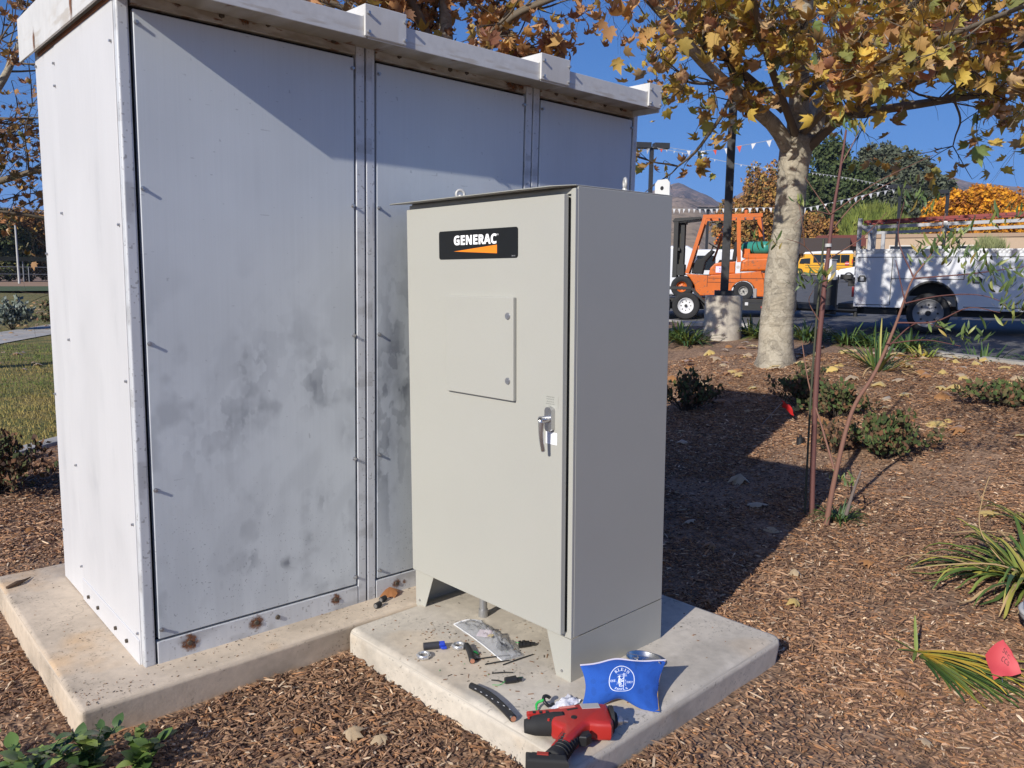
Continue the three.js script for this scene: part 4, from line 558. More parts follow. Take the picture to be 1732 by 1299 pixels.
function bigTree(o) { // broad-leaved tree near the camera: limbs given, branches and leaves grown from them
  const R = rng(o.seed), t = thing(o.name, o.label, 'tree', o.at, 0), at = V(...o.at), L = (p) => [p[0] - at.x, p[1] - at.y, p[2] - at.z];
  part('trunk', [limb(o.trunk.map(L), o.trunkR, 44, 22, (s, a) => (1 + 0.10 * (vn(Math.cos(a) * 1.2 + 5, s * 9 + Math.sin(a) * 1.2, o.seed) - 0.5) * 2) * (1 + (s < 0.09 ? (0.09 - s) * 2.6 * (1 + 0.5 * Math.sin(a * 3)) : 0)))], mBark, t);
  const twigs = [], small = [], seeds = [];
  for (const [pts, r0, r1, dens] of o.limbs) {
    part('limb', [limb(pts.map(L), [r0, lerp(r0, r1, 0.5), r1], 20, 10, (s, a) => 1 + 0.16 * (vn(a, s * 9, 5) - 0.5))], r0 > 0.075 ? mBark : mBranch, t);
    const cv = new THREE.CatmullRomCurve3(pts.map((p) => V(...L(p)))), len = cv.getLength(), n = Math.round(len * dens);
    for (let i = 0; i < n; i++) { const s = 0.18 + 0.82 * (i + R()) / n; seeds.push([cv.getPointAt(Math.min(1, s)), cv.getTangentAt(Math.min(1, s)), lerp(r0, r1, s)]); }
  }
  const dir = (b, up) => V(R() - 0.5, R() - 0.5 + up, R() - 0.5).normalize().multiplyScalar(1.15).add(b).normalize();
  const leaves = [];
  const grow = (p, d, r, len, lvl) => {
    const pts = [p.clone()], n = 4; let q = p.clone(), dd = d.clone();
    for (let i = 0; i < n; i++) { dd.add(V((R() - 0.5) * 0.5, (R() - 0.5) * 0.4 + (lvl > 1 ? -0.12 : 0.05), (R() - 0.5) * 0.5)).normalize(); q = q.clone().addScaledVector(dd, len / n); pts.push(q); }
    (lvl === 0 ? small : twigs).push(limb(pts, [r, r * 0.45], lvl === 0 ? 8 : 5, lvl === 0 ? 6 : 4));
    if (lvl < 2) { const k = lvl === 0 ? o.kids : 3; for (let i = 0; i < k; i++) { const m = 1 + Math.floor(R() * n), b = pts[m]; grow(b, dir(dd, lvl === 0 ? 0.1 : -0.1), r * 0.42, len * (0.45 + 0.3 * R()), lvl + 1); } }
    if (lvl >= 1) for (let i = 1; i < pts.length; i++) { const k = lvl === 2 ? o.perNode : 1; for (let j = 0; j < k; j++) leaves.push([pts[i].clone().add(V((R() - 0.5) * 0.16, (R() - 0.5) * 0.16 - 0.05, (R() - 0.5) * 0.16)), dd.clone()]); }
  };
  for (const [p, tg, r] of seeds) grow(p, dir(tg, 0.12), Math.max(0.008, Math.min(0.026, r * 0.35)), o.reach * (0.55 + 0.7 * R()), 0);
  part('branches', small, mBranch, t, null, 'stuff'); if (twigs.length) part('twigs', twigs, mDarkBark, t, null, 'stuff');
  const keep = leaves.filter(([p]) => R() < (o.keep ?? 1) && (!o.trim || !o.trim(p.clone().add(at))) && fbm((p.x + 30) * 1.3, (p.y + p.z * 0.8 + 30) * 1.3, o.seed, 2) > 0.36);
  const items = keep.map(([p, d]) => { const s = o.leaf * (0.5 + 0.75 * R()), q = Q((R() - 0.5) * 2.4 + 2.4, R() * 6.283, (R() - 0.5) * 1.6, 'YXZ'), pick = R(), c = o.color(R, p.clone().add(at)); return { p, s, q, g: Math.floor(pick * 3), c, v: inView(p.clone().add(at)) * s }; });
  items.sort((a, b) => b.v - a.v);
  const single = items.slice(0, o.singles ?? 300).filter((i) => i.v > 0), rest = items.slice(single.length);
  for (const i of single) { const m = part('leaf', leafGeos[i.g], leafMat(i.c.map((x) => Math.round(x * 14) / 14 + 0.004)), t); m.position.copy(i.p); m.quaternion.copy(i.q); m.scale.setScalar(i.s); }
  for (let k = 0; k < 3; k++) { const sub = rest.filter((i) => i.g === k); instanced('foliage', leafGeos[k], mLeafW, sub.map((i) => M4(i.p, i.q, V(i.s, i.s, i.s))), t, sub.map((i) => C(...i.c))); }
  return t;
}
const pickCol = (list) => (R) => { const a = R(), c = list.find((e) => a < e[0])[1], k = 0.75 + 0.5 * R(); return c.map((x) => x * k); };
bigTree({
  name: 'sycamore_tree', label: 'large sycamore with mottled pale trunk and yellow brown leaves behind the cabinet', seed: 11, at: [7.17, 0.36, -3.16], leaf: 0.15, kids: 4, perNode: 1, reach: 0.95, singles: 300, keep: 0.8,
  trunk: [[7.17, 0.28, -3.16], [7.17, 0.83, -3.17], [7.17, 1.42, -3.16], [7.20, 2.14, -3.12], [7.21, 2.71, -3.10], [7.22, 3.2, -3.07]], trunkR: [0.235, 0.198, 0.196, 0.172, 0.182, 0.20],
  limbs: [
    [[[7.20, 2.95, -3.10], [6.83, 3.28, -3.17], [6.29, 3.53, -3.29], [5.81, 3.69, -3.31], [5.20, 3.92, -3.31], [4.62, 4.15, -3.25], [4.1, 4.5, -3.1]], 0.10, 0.03, 3.4],
    [[[7.22, 3.0, -3.07], [7.22, 3.75, -3.08], [7.13, 4.20, -3.04], [7.05, 4.69, -2.98], [6.96, 5.43, -2.93], [6.90, 6.6, -3.03]], 0.135, 0.035, 2.8],
    [[[7.27, 3.0, -2.99], [7.46, 3.61, -2.84], [7.63, 4.10, -2.72], [7.74, 4.59, -2.71], [8.1, 5.6, -2.6]], 0.085, 0.028, 3],
    [[[7.24, 3.0, -2.99], [7.19, 3.36, -2.48], [7.12, 3.55, -1.88], [6.94, 3.62, -1.23], [6.72, 3.68, -0.60], [6.55, 3.76, 0.1]], 0.06, 0.02, 4.8],
    [[[7.22, 3.6, -3.06], [6.83, 4.00, -2.30], [6.31, 4.13, -1.49], [5.81, 4.21, -0.82]], 0.055, 0.02, 4.4],
    [[[7.2, 3.1, -3.04], [6.09, 3.84, -2.86], [4.92, 4.34, -2.47], [3.9, 4.7, -2.2]], 0.05, 0.018, 3.4],
    [[[7.3, 3.3, -3.09], [8.77, 4.27, -3.34], [10.10, 4.99, -3.31], [11.12, 5.61, -2.91]], 0.08, 0.025, 3],
    [[[7.18, 3.2, -3.0], [6.02, 3.55, -1.66], [5.2, 3.5, -0.6], [4.6, 3.45, 0.15]], 0.045, 0.015, 4],
    [[[7.4, 3.4, -2.9], [8.3, 3.6, -1.6], [9.0, 3.8, -0.4], [9.6, 4.0, 0.8]], 0.06, 0.02, 3.6],
    [[[7.1, 3.5, -3.2], [6.4, 4.6, -4.2], [5.9, 5.6, -5.0]], 0.055, 0.02, 3],
  ],
  trim: (p) => p.y < 2.75 || (p.x < 5.0 && p.y < 3.0) || p.x < 4.5 || (p.x < 5.5 && p.z < -2.6 && Math.sin(p.x * 31 + p.y * 57 + p.z * 43) > -0.1),
  color: pickCol([[0.26, [0.48, 0.27, 0.06]], [0.54, [0.62, 0.42, 0.06]], [0.68, [0.40, 0.34, 0.06]], [0.82, [0.42, 0.19, 0.06]], [0.93, [0.58, 0.37, 0.16]], [1, [0.24, 0.25, 0.05]]]),
});
bigTree({
  name: 'sycamore_tree', label: 'brown leaved sycamore whose crown shows above the shelter roof', seed: 23, at: [3.5, 0, -5.2], leaf: 0.14, kids: 4, perNode: 1, reach: 0.75, singles: 260, keep: 0.8,
  trunk: [[3.5, -0.15, -5.2], [3.47, 0.9, -5.15], [3.42, 2.0, -5.1], [3.4, 3.1, -5.05]], trunkR: [0.17, 0.15, 0.14, 0.13],
  limbs: [[[[3.4, 3.0, -5.05], [3.39, 3.98, -5.06], [3.3, 5.2, -5.1]], 0.10, 0.03, 3], [[[3.39, 3.4, -5.05], [3.0, 4.2, -5.1], [2.4, 4.7, -5.1], [1.7, 5.2, -4.9]], 0.06, 0.02, 4.4], [[[3.4, 3.2, -5.0], [3.64, 4.0, -4.5], [3.85, 4.2, -3.9], [4.1, 4.3, -3.3]], 0.06, 0.02, 4.6], [[[3.4, 3.3, -5.0], [3.9, 4.1, -4.7], [4.6, 4.6, -4.6]], 0.05, 0.02, 4], [[[3.4, 3.4, -5.1], [3.1, 4.2, -5.8], [2.7, 4.9, -6.4]], 0.05, 0.02, 3.6], [[[3.4, 3.3, -5.05], [2.6, 3.95, -5.2], [1.9, 4.15, -5.4], [1.2, 4.4, -5.5]], 0.045, 0.016, 4.4]],
  color: pickCol([[0.4, [0.42, 0.20, 0.07]], [0.7, [0.52, 0.28, 0.09]], [0.85, [0.62, 0.42, 0.1]], [1, [0.30, 0.14, 0.06]]]), trim: (p) => p.y < 2.9 || p.x > 4.75 || (p.x > 3.9 && p.y > 4.15),
});
bigTree({
  name: 'sycamore_tree', label: 'orange brown sycamore on the lawn left of the shelter', seed: 37, at: [-0.6, -0.12, -13.4], leaf: 0.115, kids: 5, keep: 0.62, perNode: 1, reach: 1.25, singles: 200,
  trunk: [[-0.6, -0.25, -13.4], [-0.5, 1.0, -13.3], [-0.35, 2.2, -13.2], [-0.2, 3.0, -13.1]], trunkR: [0.2, 0.17, 0.16, 0.15],
  limbs: [[[[-0.2, 2.9, -13.1], [0.35, 3.6, -12.95], [0.77, 4.3, -12.37], [1.1, 5.2, -12]], 0.1, 0.03, 3], [[[-0.2, 2.6, -13.1], [0.5, 2.75, -12.6], [1.05, 2.95, -12.0], [1.9, 3.1, -11.4]], 0.07, 0.02, 3.6], [[[-0.2, 2.7, -13.1], [0.4, 2.4, -13.2], [1.1, 2.35, -13.1], [1.9, 2.2, -13.0]], 0.06, 0.02, 3.6], [[[-0.25, 2.8, -13.1], [-1.4, 3.6, -13.2], [-2.6, 4.2, -13]], 0.08, 0.02, 2.4], [[[-0.2, 2.9, -13.1], [-0.1, 4.6, -13.2], [0.2, 6.4, -13.3]], 0.09, 0.03, 2.4], [[[-0.2, 2.6, -13.1], [-0.5, 3.2, -12], [-0.8, 3.6, -10.9]], 0.06, 0.02, 3]],
  color: pickCol([[0.35, [0.42, 0.20, 0.055]], [0.6, [0.30, 0.14, 0.055]], [0.8, [0.52, 0.30, 0.07]], [0.9, [0.2, 0.16, 0.05]], [1, [0.16, 0.075, 0.04]]]), trim: (p) => p.y < 1.75 + 0.3 * Math.sin(p.x * 5) || (p.x < 0.9 && p.y < 2.05 && p.y > 1.4),
});
// farther trees: trunk and limbs under a crown of many small leaf clumps
const clump = (() => { const R = rng(3), pos = [], idx = []; for (let k = 0; k < 7; k++) { const c = V(R() - 0.5, R() - 0.5, R() - 0.5), e = V(R() - 0.5, R() - 0.5, R() - 0.5).normalize().multiplyScalar(0.34), f = V(R() - 0.5, R() - 0.5, R() - 0.5).cross(e).normalize().multiplyScalar(0.2), b = pos.length / 3; for (const [s, t] of [[-1, 0], [0, -1], [1, 0], [0, 1]]) pos.push(c.x + e.x * s + f.x * t, c.y + e.y * s + f.y * t, c.z + e.z * s + f.z * t); idx.push(b, b + 1, b + 2, b, b + 2, b + 3); } return polyMesh(pos, idx); })();
const spike = (() => { const R = rng(4), pos = [], idx = []; for (let k = 0; k < 9; k++) { const x = (R() - 0.5) * 0.5, z = (R() - 0.5) * 0.5, w = 0.05, h = 0.7 + 0.5 * R(), lx = (R() - 0.5) * 0.5, lz = (R() - 0.5) * 0.5, b = pos.length / 3; pos.push(x - w, 0, z, x + w, 0, z + w, x + lx, h, z + lz); idx.push(b, b + 1, b + 2); } return polyMesh(pos, idx); })();
const mFol = mat(1, 1, 1, 0.9, 0, { side: THREE.DoubleSide });
function farTree(name, label, at, h, crown, colors, o = {}) { // crown: list of [x, y, z, rx, ry, rz] lobes in metres from the base
  const R = rng(o.seed ?? 1), t = thing(name, label, o.cat ?? 'tree', at, 0, o.group), tr = o.tr ?? h * 0.022;
  part('trunk', [limb([[0, -0.3, 0], [0.02 * h, h * 0.3, 0], [-0.01 * h, h * 0.62, 0.01 * h], [0, h * 0.85, 0]], [tr * 1.3, tr, tr * 0.6, tr * 0.2], 10, 8), ...[...Array(6)].map((_, i) => { const a = i * 1.1 + R(), l = crown[i % crown.length]; return limb([[0, h * 0.35, 0], [l[0] * 0.5 + Math.cos(a) * l[3] * 0.3, lerp(h * 0.4, l[1], 0.5), l[2] * 0.5 + Math.sin(a) * l[5] * 0.3], [l[0] + Math.cos(a) * l[3] * 0.6, l[1] + 0.2 * l[4], l[2] + Math.sin(a) * l[5] * 0.6]], [tr * 0.6, tr * 0.1], 6, 5); })], mDarkBark, t);
  const list = [], cols = [], vol = crown.reduce((s, l) => s + Math.pow(l[3] * l[4] * l[5], 0.667), 0), N = o.n ?? 3500;
  for (const l of crown) {
    const n = Math.round(N * Math.pow(l[3] * l[4] * l[5], 0.667) / vol), sd = Math.floor(R() * 999);
    for (let i = 0; i < n; i++) {
      const d = V(R() - 0.5, R() - 0.5, R() - 0.5).normalize(), rough = 0.72 + 0.62 * fbm(d.x * 2.4 + 5, d.y * 2.4 + d.z * 2.4, sd, 3), r = Math.pow(R(), o.hollow ?? 0.4) * rough;
      const p = V(l[0] + d.x * l[3] * r, l[1] + d.y * l[4] * r, l[2] + d.z * l[5] * r), gap = fbm(p.x * (o.gf ?? 0.9) + 9, p.y * (o.gf ?? 0.9) + p.z * 0.7, sd + 7, 2);
      if (gap < (o.gap ?? 0.33)) continue; if (p.y < 0.05) continue;
      const s = (o.leaf ?? 0.5) * (0.6 + 0.8 * R()); list.push(M4(p, o.up ? Q((R() - 0.5) * 0.7, R() * 6.28, (R() - 0.5) * 0.7) : Q(R() * 6.28, R() * 6.28, R() * 6.28), V(s, s, s)));
      const a = R(), c = colors.find((e) => a < e[0])[1], k = 0.75 + 0.5 * R(); cols.push(C(c[0] * k, c[1] * k, c[2] * k));
    }
  }
  instanced('crown', o.up ? spike : clump, mFol, list, t, cols); return t;
}
const gy = (x, z) => lotH(x, z);
const G1 = [[0.5, [0.05, 0.075, 0.025]], [1, [0.075, 0.10, 0.03]]], AUT = [[0.4, [0.36, 0.18, 0.05]], [0.7, [0.26, 0.13, 0.045]], [0.85, [0.42, 0.26, 0.06]], [1, [0.13, 0.11, 0.04]]], GREY = [[0.5, [0.075, 0.09, 0.055]], [1, [0.11, 0.125, 0.08]]];
farTree('autumn_tree', 'rusty orange autumn tree behind the pale sycamore trunk', [101, gy(101, -57), -57], 15.0, [[0.0, 9.36, 0.0, 4.16, 5.72, 4.16], [1.04, 4.94, 2.08, 4.94, 3.9, 4.94], [-1.04, 6.76, -3.12, 3.9, 4.16, 3.9], [2.34, 4.68, 5.72, 3.38, 3.64, 3.38]], AUT, { seed: 51, leaf: 0.62, n: 7500, gap: 0.34 });
farTree('dark_evergreen_tree', 'dark green bushy evergreen behind the school bus', [110.5, gy(110, -51.5), -51.5], 20, [[0.0, 9.57, 0.0, 4.99, 6.03, 4.99], [-0.83, 15.39, -1.25, 2.91, 3.74, 2.91], [1.87, 5.82, 3.33, 4.78, 4.37, 4.78], [-1.25, 5.41, -3.33, 3.95, 4.16, 3.95], [1.25, 12.48, 2.91, 2.7, 3.33, 2.7]], G1, { seed: 52, leaf: 0.8, n: 8500, gap: 0.36, gf: 0.5 });
farTree('eucalyptus_tree', 'grey green spreading eucalyptus right of the dark evergreen', [114.5, gy(114, -44), -44], 19.6, [[0.0, 12.9, 0.0, 4.78, 4.37, 4.78], [1.25, 10.19, 3.95, 3.95, 3.74, 3.95], [-1.25, 15.18, -2.91, 3.33, 2.91, 3.33], [0.42, 7.49, 0.83, 4.99, 3.74, 4.99], [0.42, 6.66, 4.99, 2.91, 3.12, 2.91]], GREY, { seed: 53, leaf: 0.75, n: 8500, gap: 0.4, gf: 0.5 });
farTree('orange_tree', 'low rounded tree with blazing orange leaves above the service truck', [78.3, gy(78, -22.5) - 0.9, -22.5], 9.4, [[0.0, 6.54, 0.0, 3.04, 2.58, 3.34], [0.3, 6.08, 3.04, 2.43, 2.28, 2.74], [-0.3, 6.08, -2.89, 2.13, 2.13, 2.13], [0.0, 5.17, 1.52, 2.74, 1.82, 3.65]], [[0.55, [0.66, 0.30, 0.015]], [0.85, [0.52, 0.2, 0.015]], [1, [0.32, 0.12, 0.02]]], { seed: 54, leaf: 0.46, n: 9000, gap: 0.34, gf: 0.8 });
farTree('willow_tree', 'bright green feathery tree behind the rear of the service truck', [106.2, gy(106, -44.3), -44.3], 9.6, [[0.0, 4.93, 0.0, 3.36, 3.25, 3.58], [0.11, 4.26, 2.91, 2.69, 2.58, 2.69], [0.0, 4.37, -1.68, 2.35, 2.58, 2.35]], [[0.6, [0.14, 0.18, 0.03]], [1, [0.19, 0.21, 0.04]]], { seed: 55, leaf: 1.3, n: 4600, up: true, gap: 0.22, tr: 0.12 });
farTree('brown_bush', 'brown dry bush below the feathery tree behind the truck rack', [90.5, gy(90.5, -35), -35], 4.6, [[0, 2.2, 0, 2.2, 2.2, 3.4], [0, 1.8, 3.2, 2.2, 2.0, 2.6]], [[0.5, [0.20, 0.14, 0.06]], [1, [0.12, 0.12, 0.04]]], { seed: 56, leaf: 0.5, n: 2200, gap: 0.34, cat: 'shrub', tr: 0.06 });
farTree('grass_bush', 'round pale green tufted bush against the beige building', [42.4, gy(42.4, -11.2), -11.2], 1.8, [[0, 1.5, 0, 0.7, 0.6, 0.7]], [[1, [0.26, 0.28, 0.12]]], { seed: 57, leaf: 0.5, n: 600, up: true, gap: 0.1, cat: 'shrub', tr: 0.06 });
farTree('dark_conifer', 'small dark conifer behind the forklift roof left of the other', [101, gy(101, -61), -61.5], 9.5, [[0, 5.2, 0, 1.6, 3.6, 1.6], [0, 2.6, 0, 2.4, 2.4, 2.4]], G1, { seed: 58, leaf: 0.7, n: 2400, gap: 0.34 });
farTree('dark_conifer', 'slightly lower dark conifer right of the black lamp post', [104, gy(104, -58), -57.5], 8.5, [[0, 4.6, 0, 1.6, 3.2, 1.6], [0.3, 2.3, 0.5, 2.2, 2.1, 2.2]], G1, { seed: 59, leaf: 0.7, n: 2400, gap: 0.34 });
// trees beyond the ball field on the left
const lt = [[8, -112, 9, G1, 'dark green tree at the far edge of the ball field, leftmost'], [13, -116, 11, G1, 'tall dark green tree beyond the ball field fence'], [18, -113, 10, [[0.5, [0.07, 0.09, 0.03]], [1, [0.13, 0.12, 0.04]]], 'olive green tree beyond the ball field fence beside the shelter'], [23, -118, 11, AUT, 'rusty tree beyond the ball field partly hidden by the shelter'], [3, -118, 10, AUT, 'brown tree beyond the ball field at the left edge']];
lt.forEach(([x, z, h, c, l], i) => farTree('field_tree', l, [x, -0.1, z], h, [[0, h * 0.58, 0, h * 0.3, h * 0.3, h * 0.3], [h * 0.22, h * 0.42, 0, h * 0.26, h * 0.26, h * 0.26], [-h * 0.2, h * 0.4, 0.5, h * 0.27, h * 0.25, h * 0.25], [0.2, h * 0.2, 0.4, h * 0.36, h * 0.2, h * 0.3]], c, { seed: 70 + i, leaf: 0.6, n: 2600, gap: 0.3 }));
// ---------------------------------------------------------------- hills far behind
function hill(name, label, d0, wIn, wOut, prof, colT, seed, rough) { // prof: [azimuth in degrees, crest height]
  const az0 = -118, az1 = 40, cx = -2, cz = 2;
  const crest = (a) => { if (a <= prof[0][0]) return prof[0][1] + (fbm(a * 0.12, 3, seed, 3) - 0.5) * 40 * sstep(0, 12, prof[0][0] - a); const n = prof.length - 1; if (a >= prof[n][0]) return prof[n][1] + (fbm(a * 0.12, 3, seed, 3) - 0.5) * 40 * sstep(0, 12, a - prof[n][0]); let i = 0; while (a > prof[i + 1][0]) i++; const t = (a - prof[i][0]) / (prof[i + 1][0] - prof[i][0]); return lerp(prof[i][1], prof[i + 1][1], t * t * (3 - 2 * t) * 0.5 + t * 0.5); };
  const g = grid(420, 46, (u, v) => {
    const a = lerp(az0, az1, u), s = v < 0.72 ? v / 0.72 : 1 + (v - 0.72) / 0.28, d = s <= 1 ? d0 - wIn * (1 - s) : d0 + wOut * (s - 1), c = crest(a);
    const e = s <= 1 ? Math.pow(s, 1.25) : 1 - 0.7 * (s - 1) * (s - 1), gul = (Math.abs(fbm(a * 0.55, s * 1.6, seed + 4, 4) - 0.5) * 2.0 - 0.35) * rough * Math.sin(PI * clamp(s, 0, 1));
    const r = a * PI / 180; return [cx + Math.cos(r) * d, -1 + (c + 1) * e - gul * c * 0.5 + (s > 0.97 && s < 1.03 ? (fbm(a * 3, 1, seed, 3) - 0.5) * c * 0.02 : 0), cz + Math.sin(r) * d];
  });
  if (g.attributes.normal.getY(0) < 0) { const p = g.attributes.position.array; for (let k = 0; k < p.length; k += 9) for (let m = 0; m < 3; m++) { const t = p[k + 3 + m]; p[k + 3 + m] = p[k + 6 + m]; p[k + 6 + m] = t; } g.computeVertexNormals(); }
  const p = g.attributes.position, uv = g.attributes.uv; for (let i = 0; i < p.count; i++) uv.setXY(i, p.getX(i) / (d0 * 0.28) + p.getY(i) / (d0 * 0.2), p.getZ(i) / (d0 * 0.28));
  const smooth = mergeVertices(g, 1e-3); smooth.deleteAttribute('normal'); smooth.computeVertexNormals();
  struct(name, smooth, new THREE.MeshStandardMaterial({ map: colT, roughness: 1 }), label);
}
const hillT = (a, b, c, seed, th) => tex(1024, 1024, (u, v) => { const m = fbm(u * 8, v * 8, seed, 5, 8, 8), s = sstep(th, th + 0.1, fbm(u * 90, v * 90, seed + 3, 3, 90, 90) * 0.7 + 0.3 * m), k = 0.85 + 0.4 * (fbm(u * 30, v * 30, seed + 9, 3, 30, 30) - 0.5); return [0, 1, 2].map((i) => lerp(lerp(a[i], b[i], sstep(0.35, 0.65, m)), c[i], s) * k); });
hill('mountains', 'brown dry mountain ridge on the horizon', 1800, 900, 900, [[-60, 120], [-41.6, 172], [-38.3, 180], [-37.1, 188], [-35.6, 204], [-34.3, 184], [-32.4, 157], [-31.5, 180], [-30.1, 208], [-28.2, 222], [-26, 208], [-23.1, 205], [-20.4, 208], [-19.4, 198], [-18.8, 201], [-17.5, 187], [-14.9, 175], [-12.9, 160], [10, 130]], hillT([0.34, 0.23, 0.17], [0.24, 0.165, 0.13], [0.085, 0.075, 0.06], 800, 0.5), 811, 0.9);
hill('foothills', 'tan foothills with dark scrub below the mountain ridge', 900, 420, 300, [[-60, 40], [-38.3, 78], [-35.5, 88], [-33.5, 79], [-31.9, 74], [-29.9, 66], [-27.6, 60], [-24, 58], [-20.2, 62], [-14.8, 63], [10, 40]], hillT([0.36, 0.26, 0.185], [0.28, 0.2, 0.145], [0.10, 0.085, 0.06], 820, 0.52), 833, 0.6);
hill('dry_hill', 'near tan hillside of dry grass behind the forklift', 420, 230, 160, [[-60, 14], [-38.3, 34], [-35.9, 37], [-34.2, 35], [-33, 29], [-31.8, 25], [-29.5, 22], [-22.2, 23], [-14.7, 24], [10, 12]], hillT([0.42, 0.31, 0.20], [0.34, 0.25, 0.165], [0.16, 0.12, 0.075], 840, 0.6), 855, 0.35);

// ---------------------------------------------------------------- lamp posts, pennants, fence
const mPost = new THREE.MeshStandardMaterial({ map: tex(64, 256, (u, v) => { const k = 0.028 + 0.02 * fbm(u * 8, v * 30, 5, 3); return [k, k, k * 1.02]; }), roughness: 0.45 });
{
  const p = thing('lamp_post', 'black square lamp post on a round concrete base beside the sycamore trunk', 'lamp post', [9.22, 0.46, -5.24], 0.6);
  const b = prep(new THREE.CylinderGeometry(0.292, 0.30, 0.86, 40, 6)); b.translate(0, 0.31, 0); const uv = b.attributes.uv; for (let i = 0; i < uv.count; i++) uv.setXY(i, uv.getX(i) * 1.9, uv.getY(i) * 0.86);
  part('concrete_base', [b], mConcNew, p); part('base_cover', [box(-0.15, 0.15, 0.741, 0.82, -0.15, 0.15, 0.006)], mPost, p);
  part('pole', [box(-0.062, 0.062, 0.82, 7.6, -0.062, 0.062, 0.008)], mPost, p); part('lamp_head', [box(-0.9, -0.1, 7.5, 7.62, -0.18, 0.18, 0.02), box(-0.1, 0.1, 7.53, 7.58, -0.03, 0.03)], mPost, p); part('lamp_head', [box(0.1, 0.9, 7.5, 7.62, -0.18, 0.18, 0.02)], mPost, p);
}
function farLamp(label, at, top, w, two = true, turn = -0.62) {
  const p = thing('lamp_post', label, 'lamp post', at, turn), h = top - at[1], s = w;
  part('pole', [box(-0.065 * s, 0.065 * s, -0.2, h, -0.065 * s, 0.065 * s)], mPost, p);
  for (const k of two ? [-1, 1] : [1]) part('lamp_head', [box(k < 0 ? -0.62 * s : 0.06 * s, k < 0 ? -0.06 * s : 0.62 * s, h - 0.06, h + 0.14 * s, -0.17 * s, 0.17 * s, 0.01)], mPost, p);
}
farLamp('dark two headed lamp post just right of the shelter roof corner', [21.75, gy(21.8, -16.4), -16.41], 6.12, 1.0);
farLamp('distant two headed lamp post behind the forklift mast', [56.3, gy(56.3, -36.8), -36.81], 7.1, 1.4);
farLamp('thin grey lamp post in front of the eucalyptus', [37.01, gy(37, -13.6), -13.6], 5.75, 0.75);
farLamp('thin lamp post in front of the left end of the orange tree', [43.36, gy(43.4, -13.7), -13.7], 6.0, 0.95, false, 2.4);
const mCord = mat(0.4, 0.4, 0.4, 0.6), mWhiteCloth = mat(0.6, 0.6, 0.61, 0.8, 0, { side: THREE.DoubleSide });
function pennants(label, pts, n, size, cols, rw) {
  const o = thing('pennant_string', label, 'pennant string', pts[0]), L = pts.map((p) => V(p[0] - pts[0][0], p[1] - pts[0][1], p[2] - pts[0][2])), cv = new THREE.CatmullRomCurve3(L), R = rng(Math.round(pts[0][0] * 10));
  part('cord', [limb(L, [rw, rw], 40, 4)], mCord, o);
  for (let i = 0; i < n; i++) { const t = (i + 0.5) / n, p = cv.getPointAt(t), d = cv.getTangentAt(t), s = size * (0.85 + 0.3 * R()), sw = V((R() - 0.5) * 0.5, -1, (R() - 0.5) * 0.5).normalize().multiplyScalar(s * 1.15); const a = p.clone().addScaledVector(d, -s * 0.45), b = p.clone().addScaledVector(d, s * 0.45), c = p.clone().add(sw), nrm = V(0, 0, 0).crossVectors(d, sw).normalize().multiplyScalar(0.004); part('pennant', [polyMesh([a.x, a.y, a.z, b.x, b.y, b.z, c.x, c.y, c.z, a.x + nrm.x, a.y + nrm.y, a.z + nrm.z, b.x + nrm.x, b.y + nrm.y, b.z + nrm.z, c.x + nrm.x, c.y + nrm.y, c.z + nrm.z], [0, 2, 1, 3, 4, 5, 0, 1, 4, 0, 4, 3, 1, 2, 5, 1, 5, 4, 2, 0, 3, 2, 3, 5])], cols[Math.floor(R() * cols.length)], o); }
}
const mRedCloth = mat(0.6, 0.08, 0.05, 0.8), mBlueCloth = mat(0.12, 0.25, 0.5, 0.8);
pennants('string of white and red pennants tied to the two headed lamp post', [[20.43, 5.44, -16.47], [21.71, 6.1, -16.3], [22.70, 5.95, -15.10], [22.78, 5.98, -13.14], [23.48, 6.22, -11.91]], 13, 0.19, [mWhiteCloth, mWhiteCloth, mWhiteCloth, mRedCloth, mBlueCloth], 0.008);
pennants('slack tinsel line of tiny pennants dipping right from the lamp post', [[21.82, 6.1, -16.32], [21.06, 5.5, -13.96], [21.04, 5.03, -12.15], [20.79, 4.74, -10.58]], 12, 0.07, [mWhiteCloth], 0.007);
pennants('long low string of white pennants running behind the sycamore trunk', [[35.17, 5.23, -25.18], [34.66, 5.05, -22.40], [34.48, 4.92, -18.87], [34.26, 4.77, -17.19], [33.95, 4.91, -15.59], [35.48, 5.34, -14.66], [36.9, 5.7, -13.7]], 34, 0.21, [mWhiteCloth], 0.007);
pennants('upper string of small pale pennants in front of the dark evergreen', [[40.72, 7.28, -19.94], [38.89, 6.56, -16.83], [37.61, 6.01, -14.77], [36.99, 5.74, -13.63]], 22, 0.10, [mWhiteCloth], 0.009);
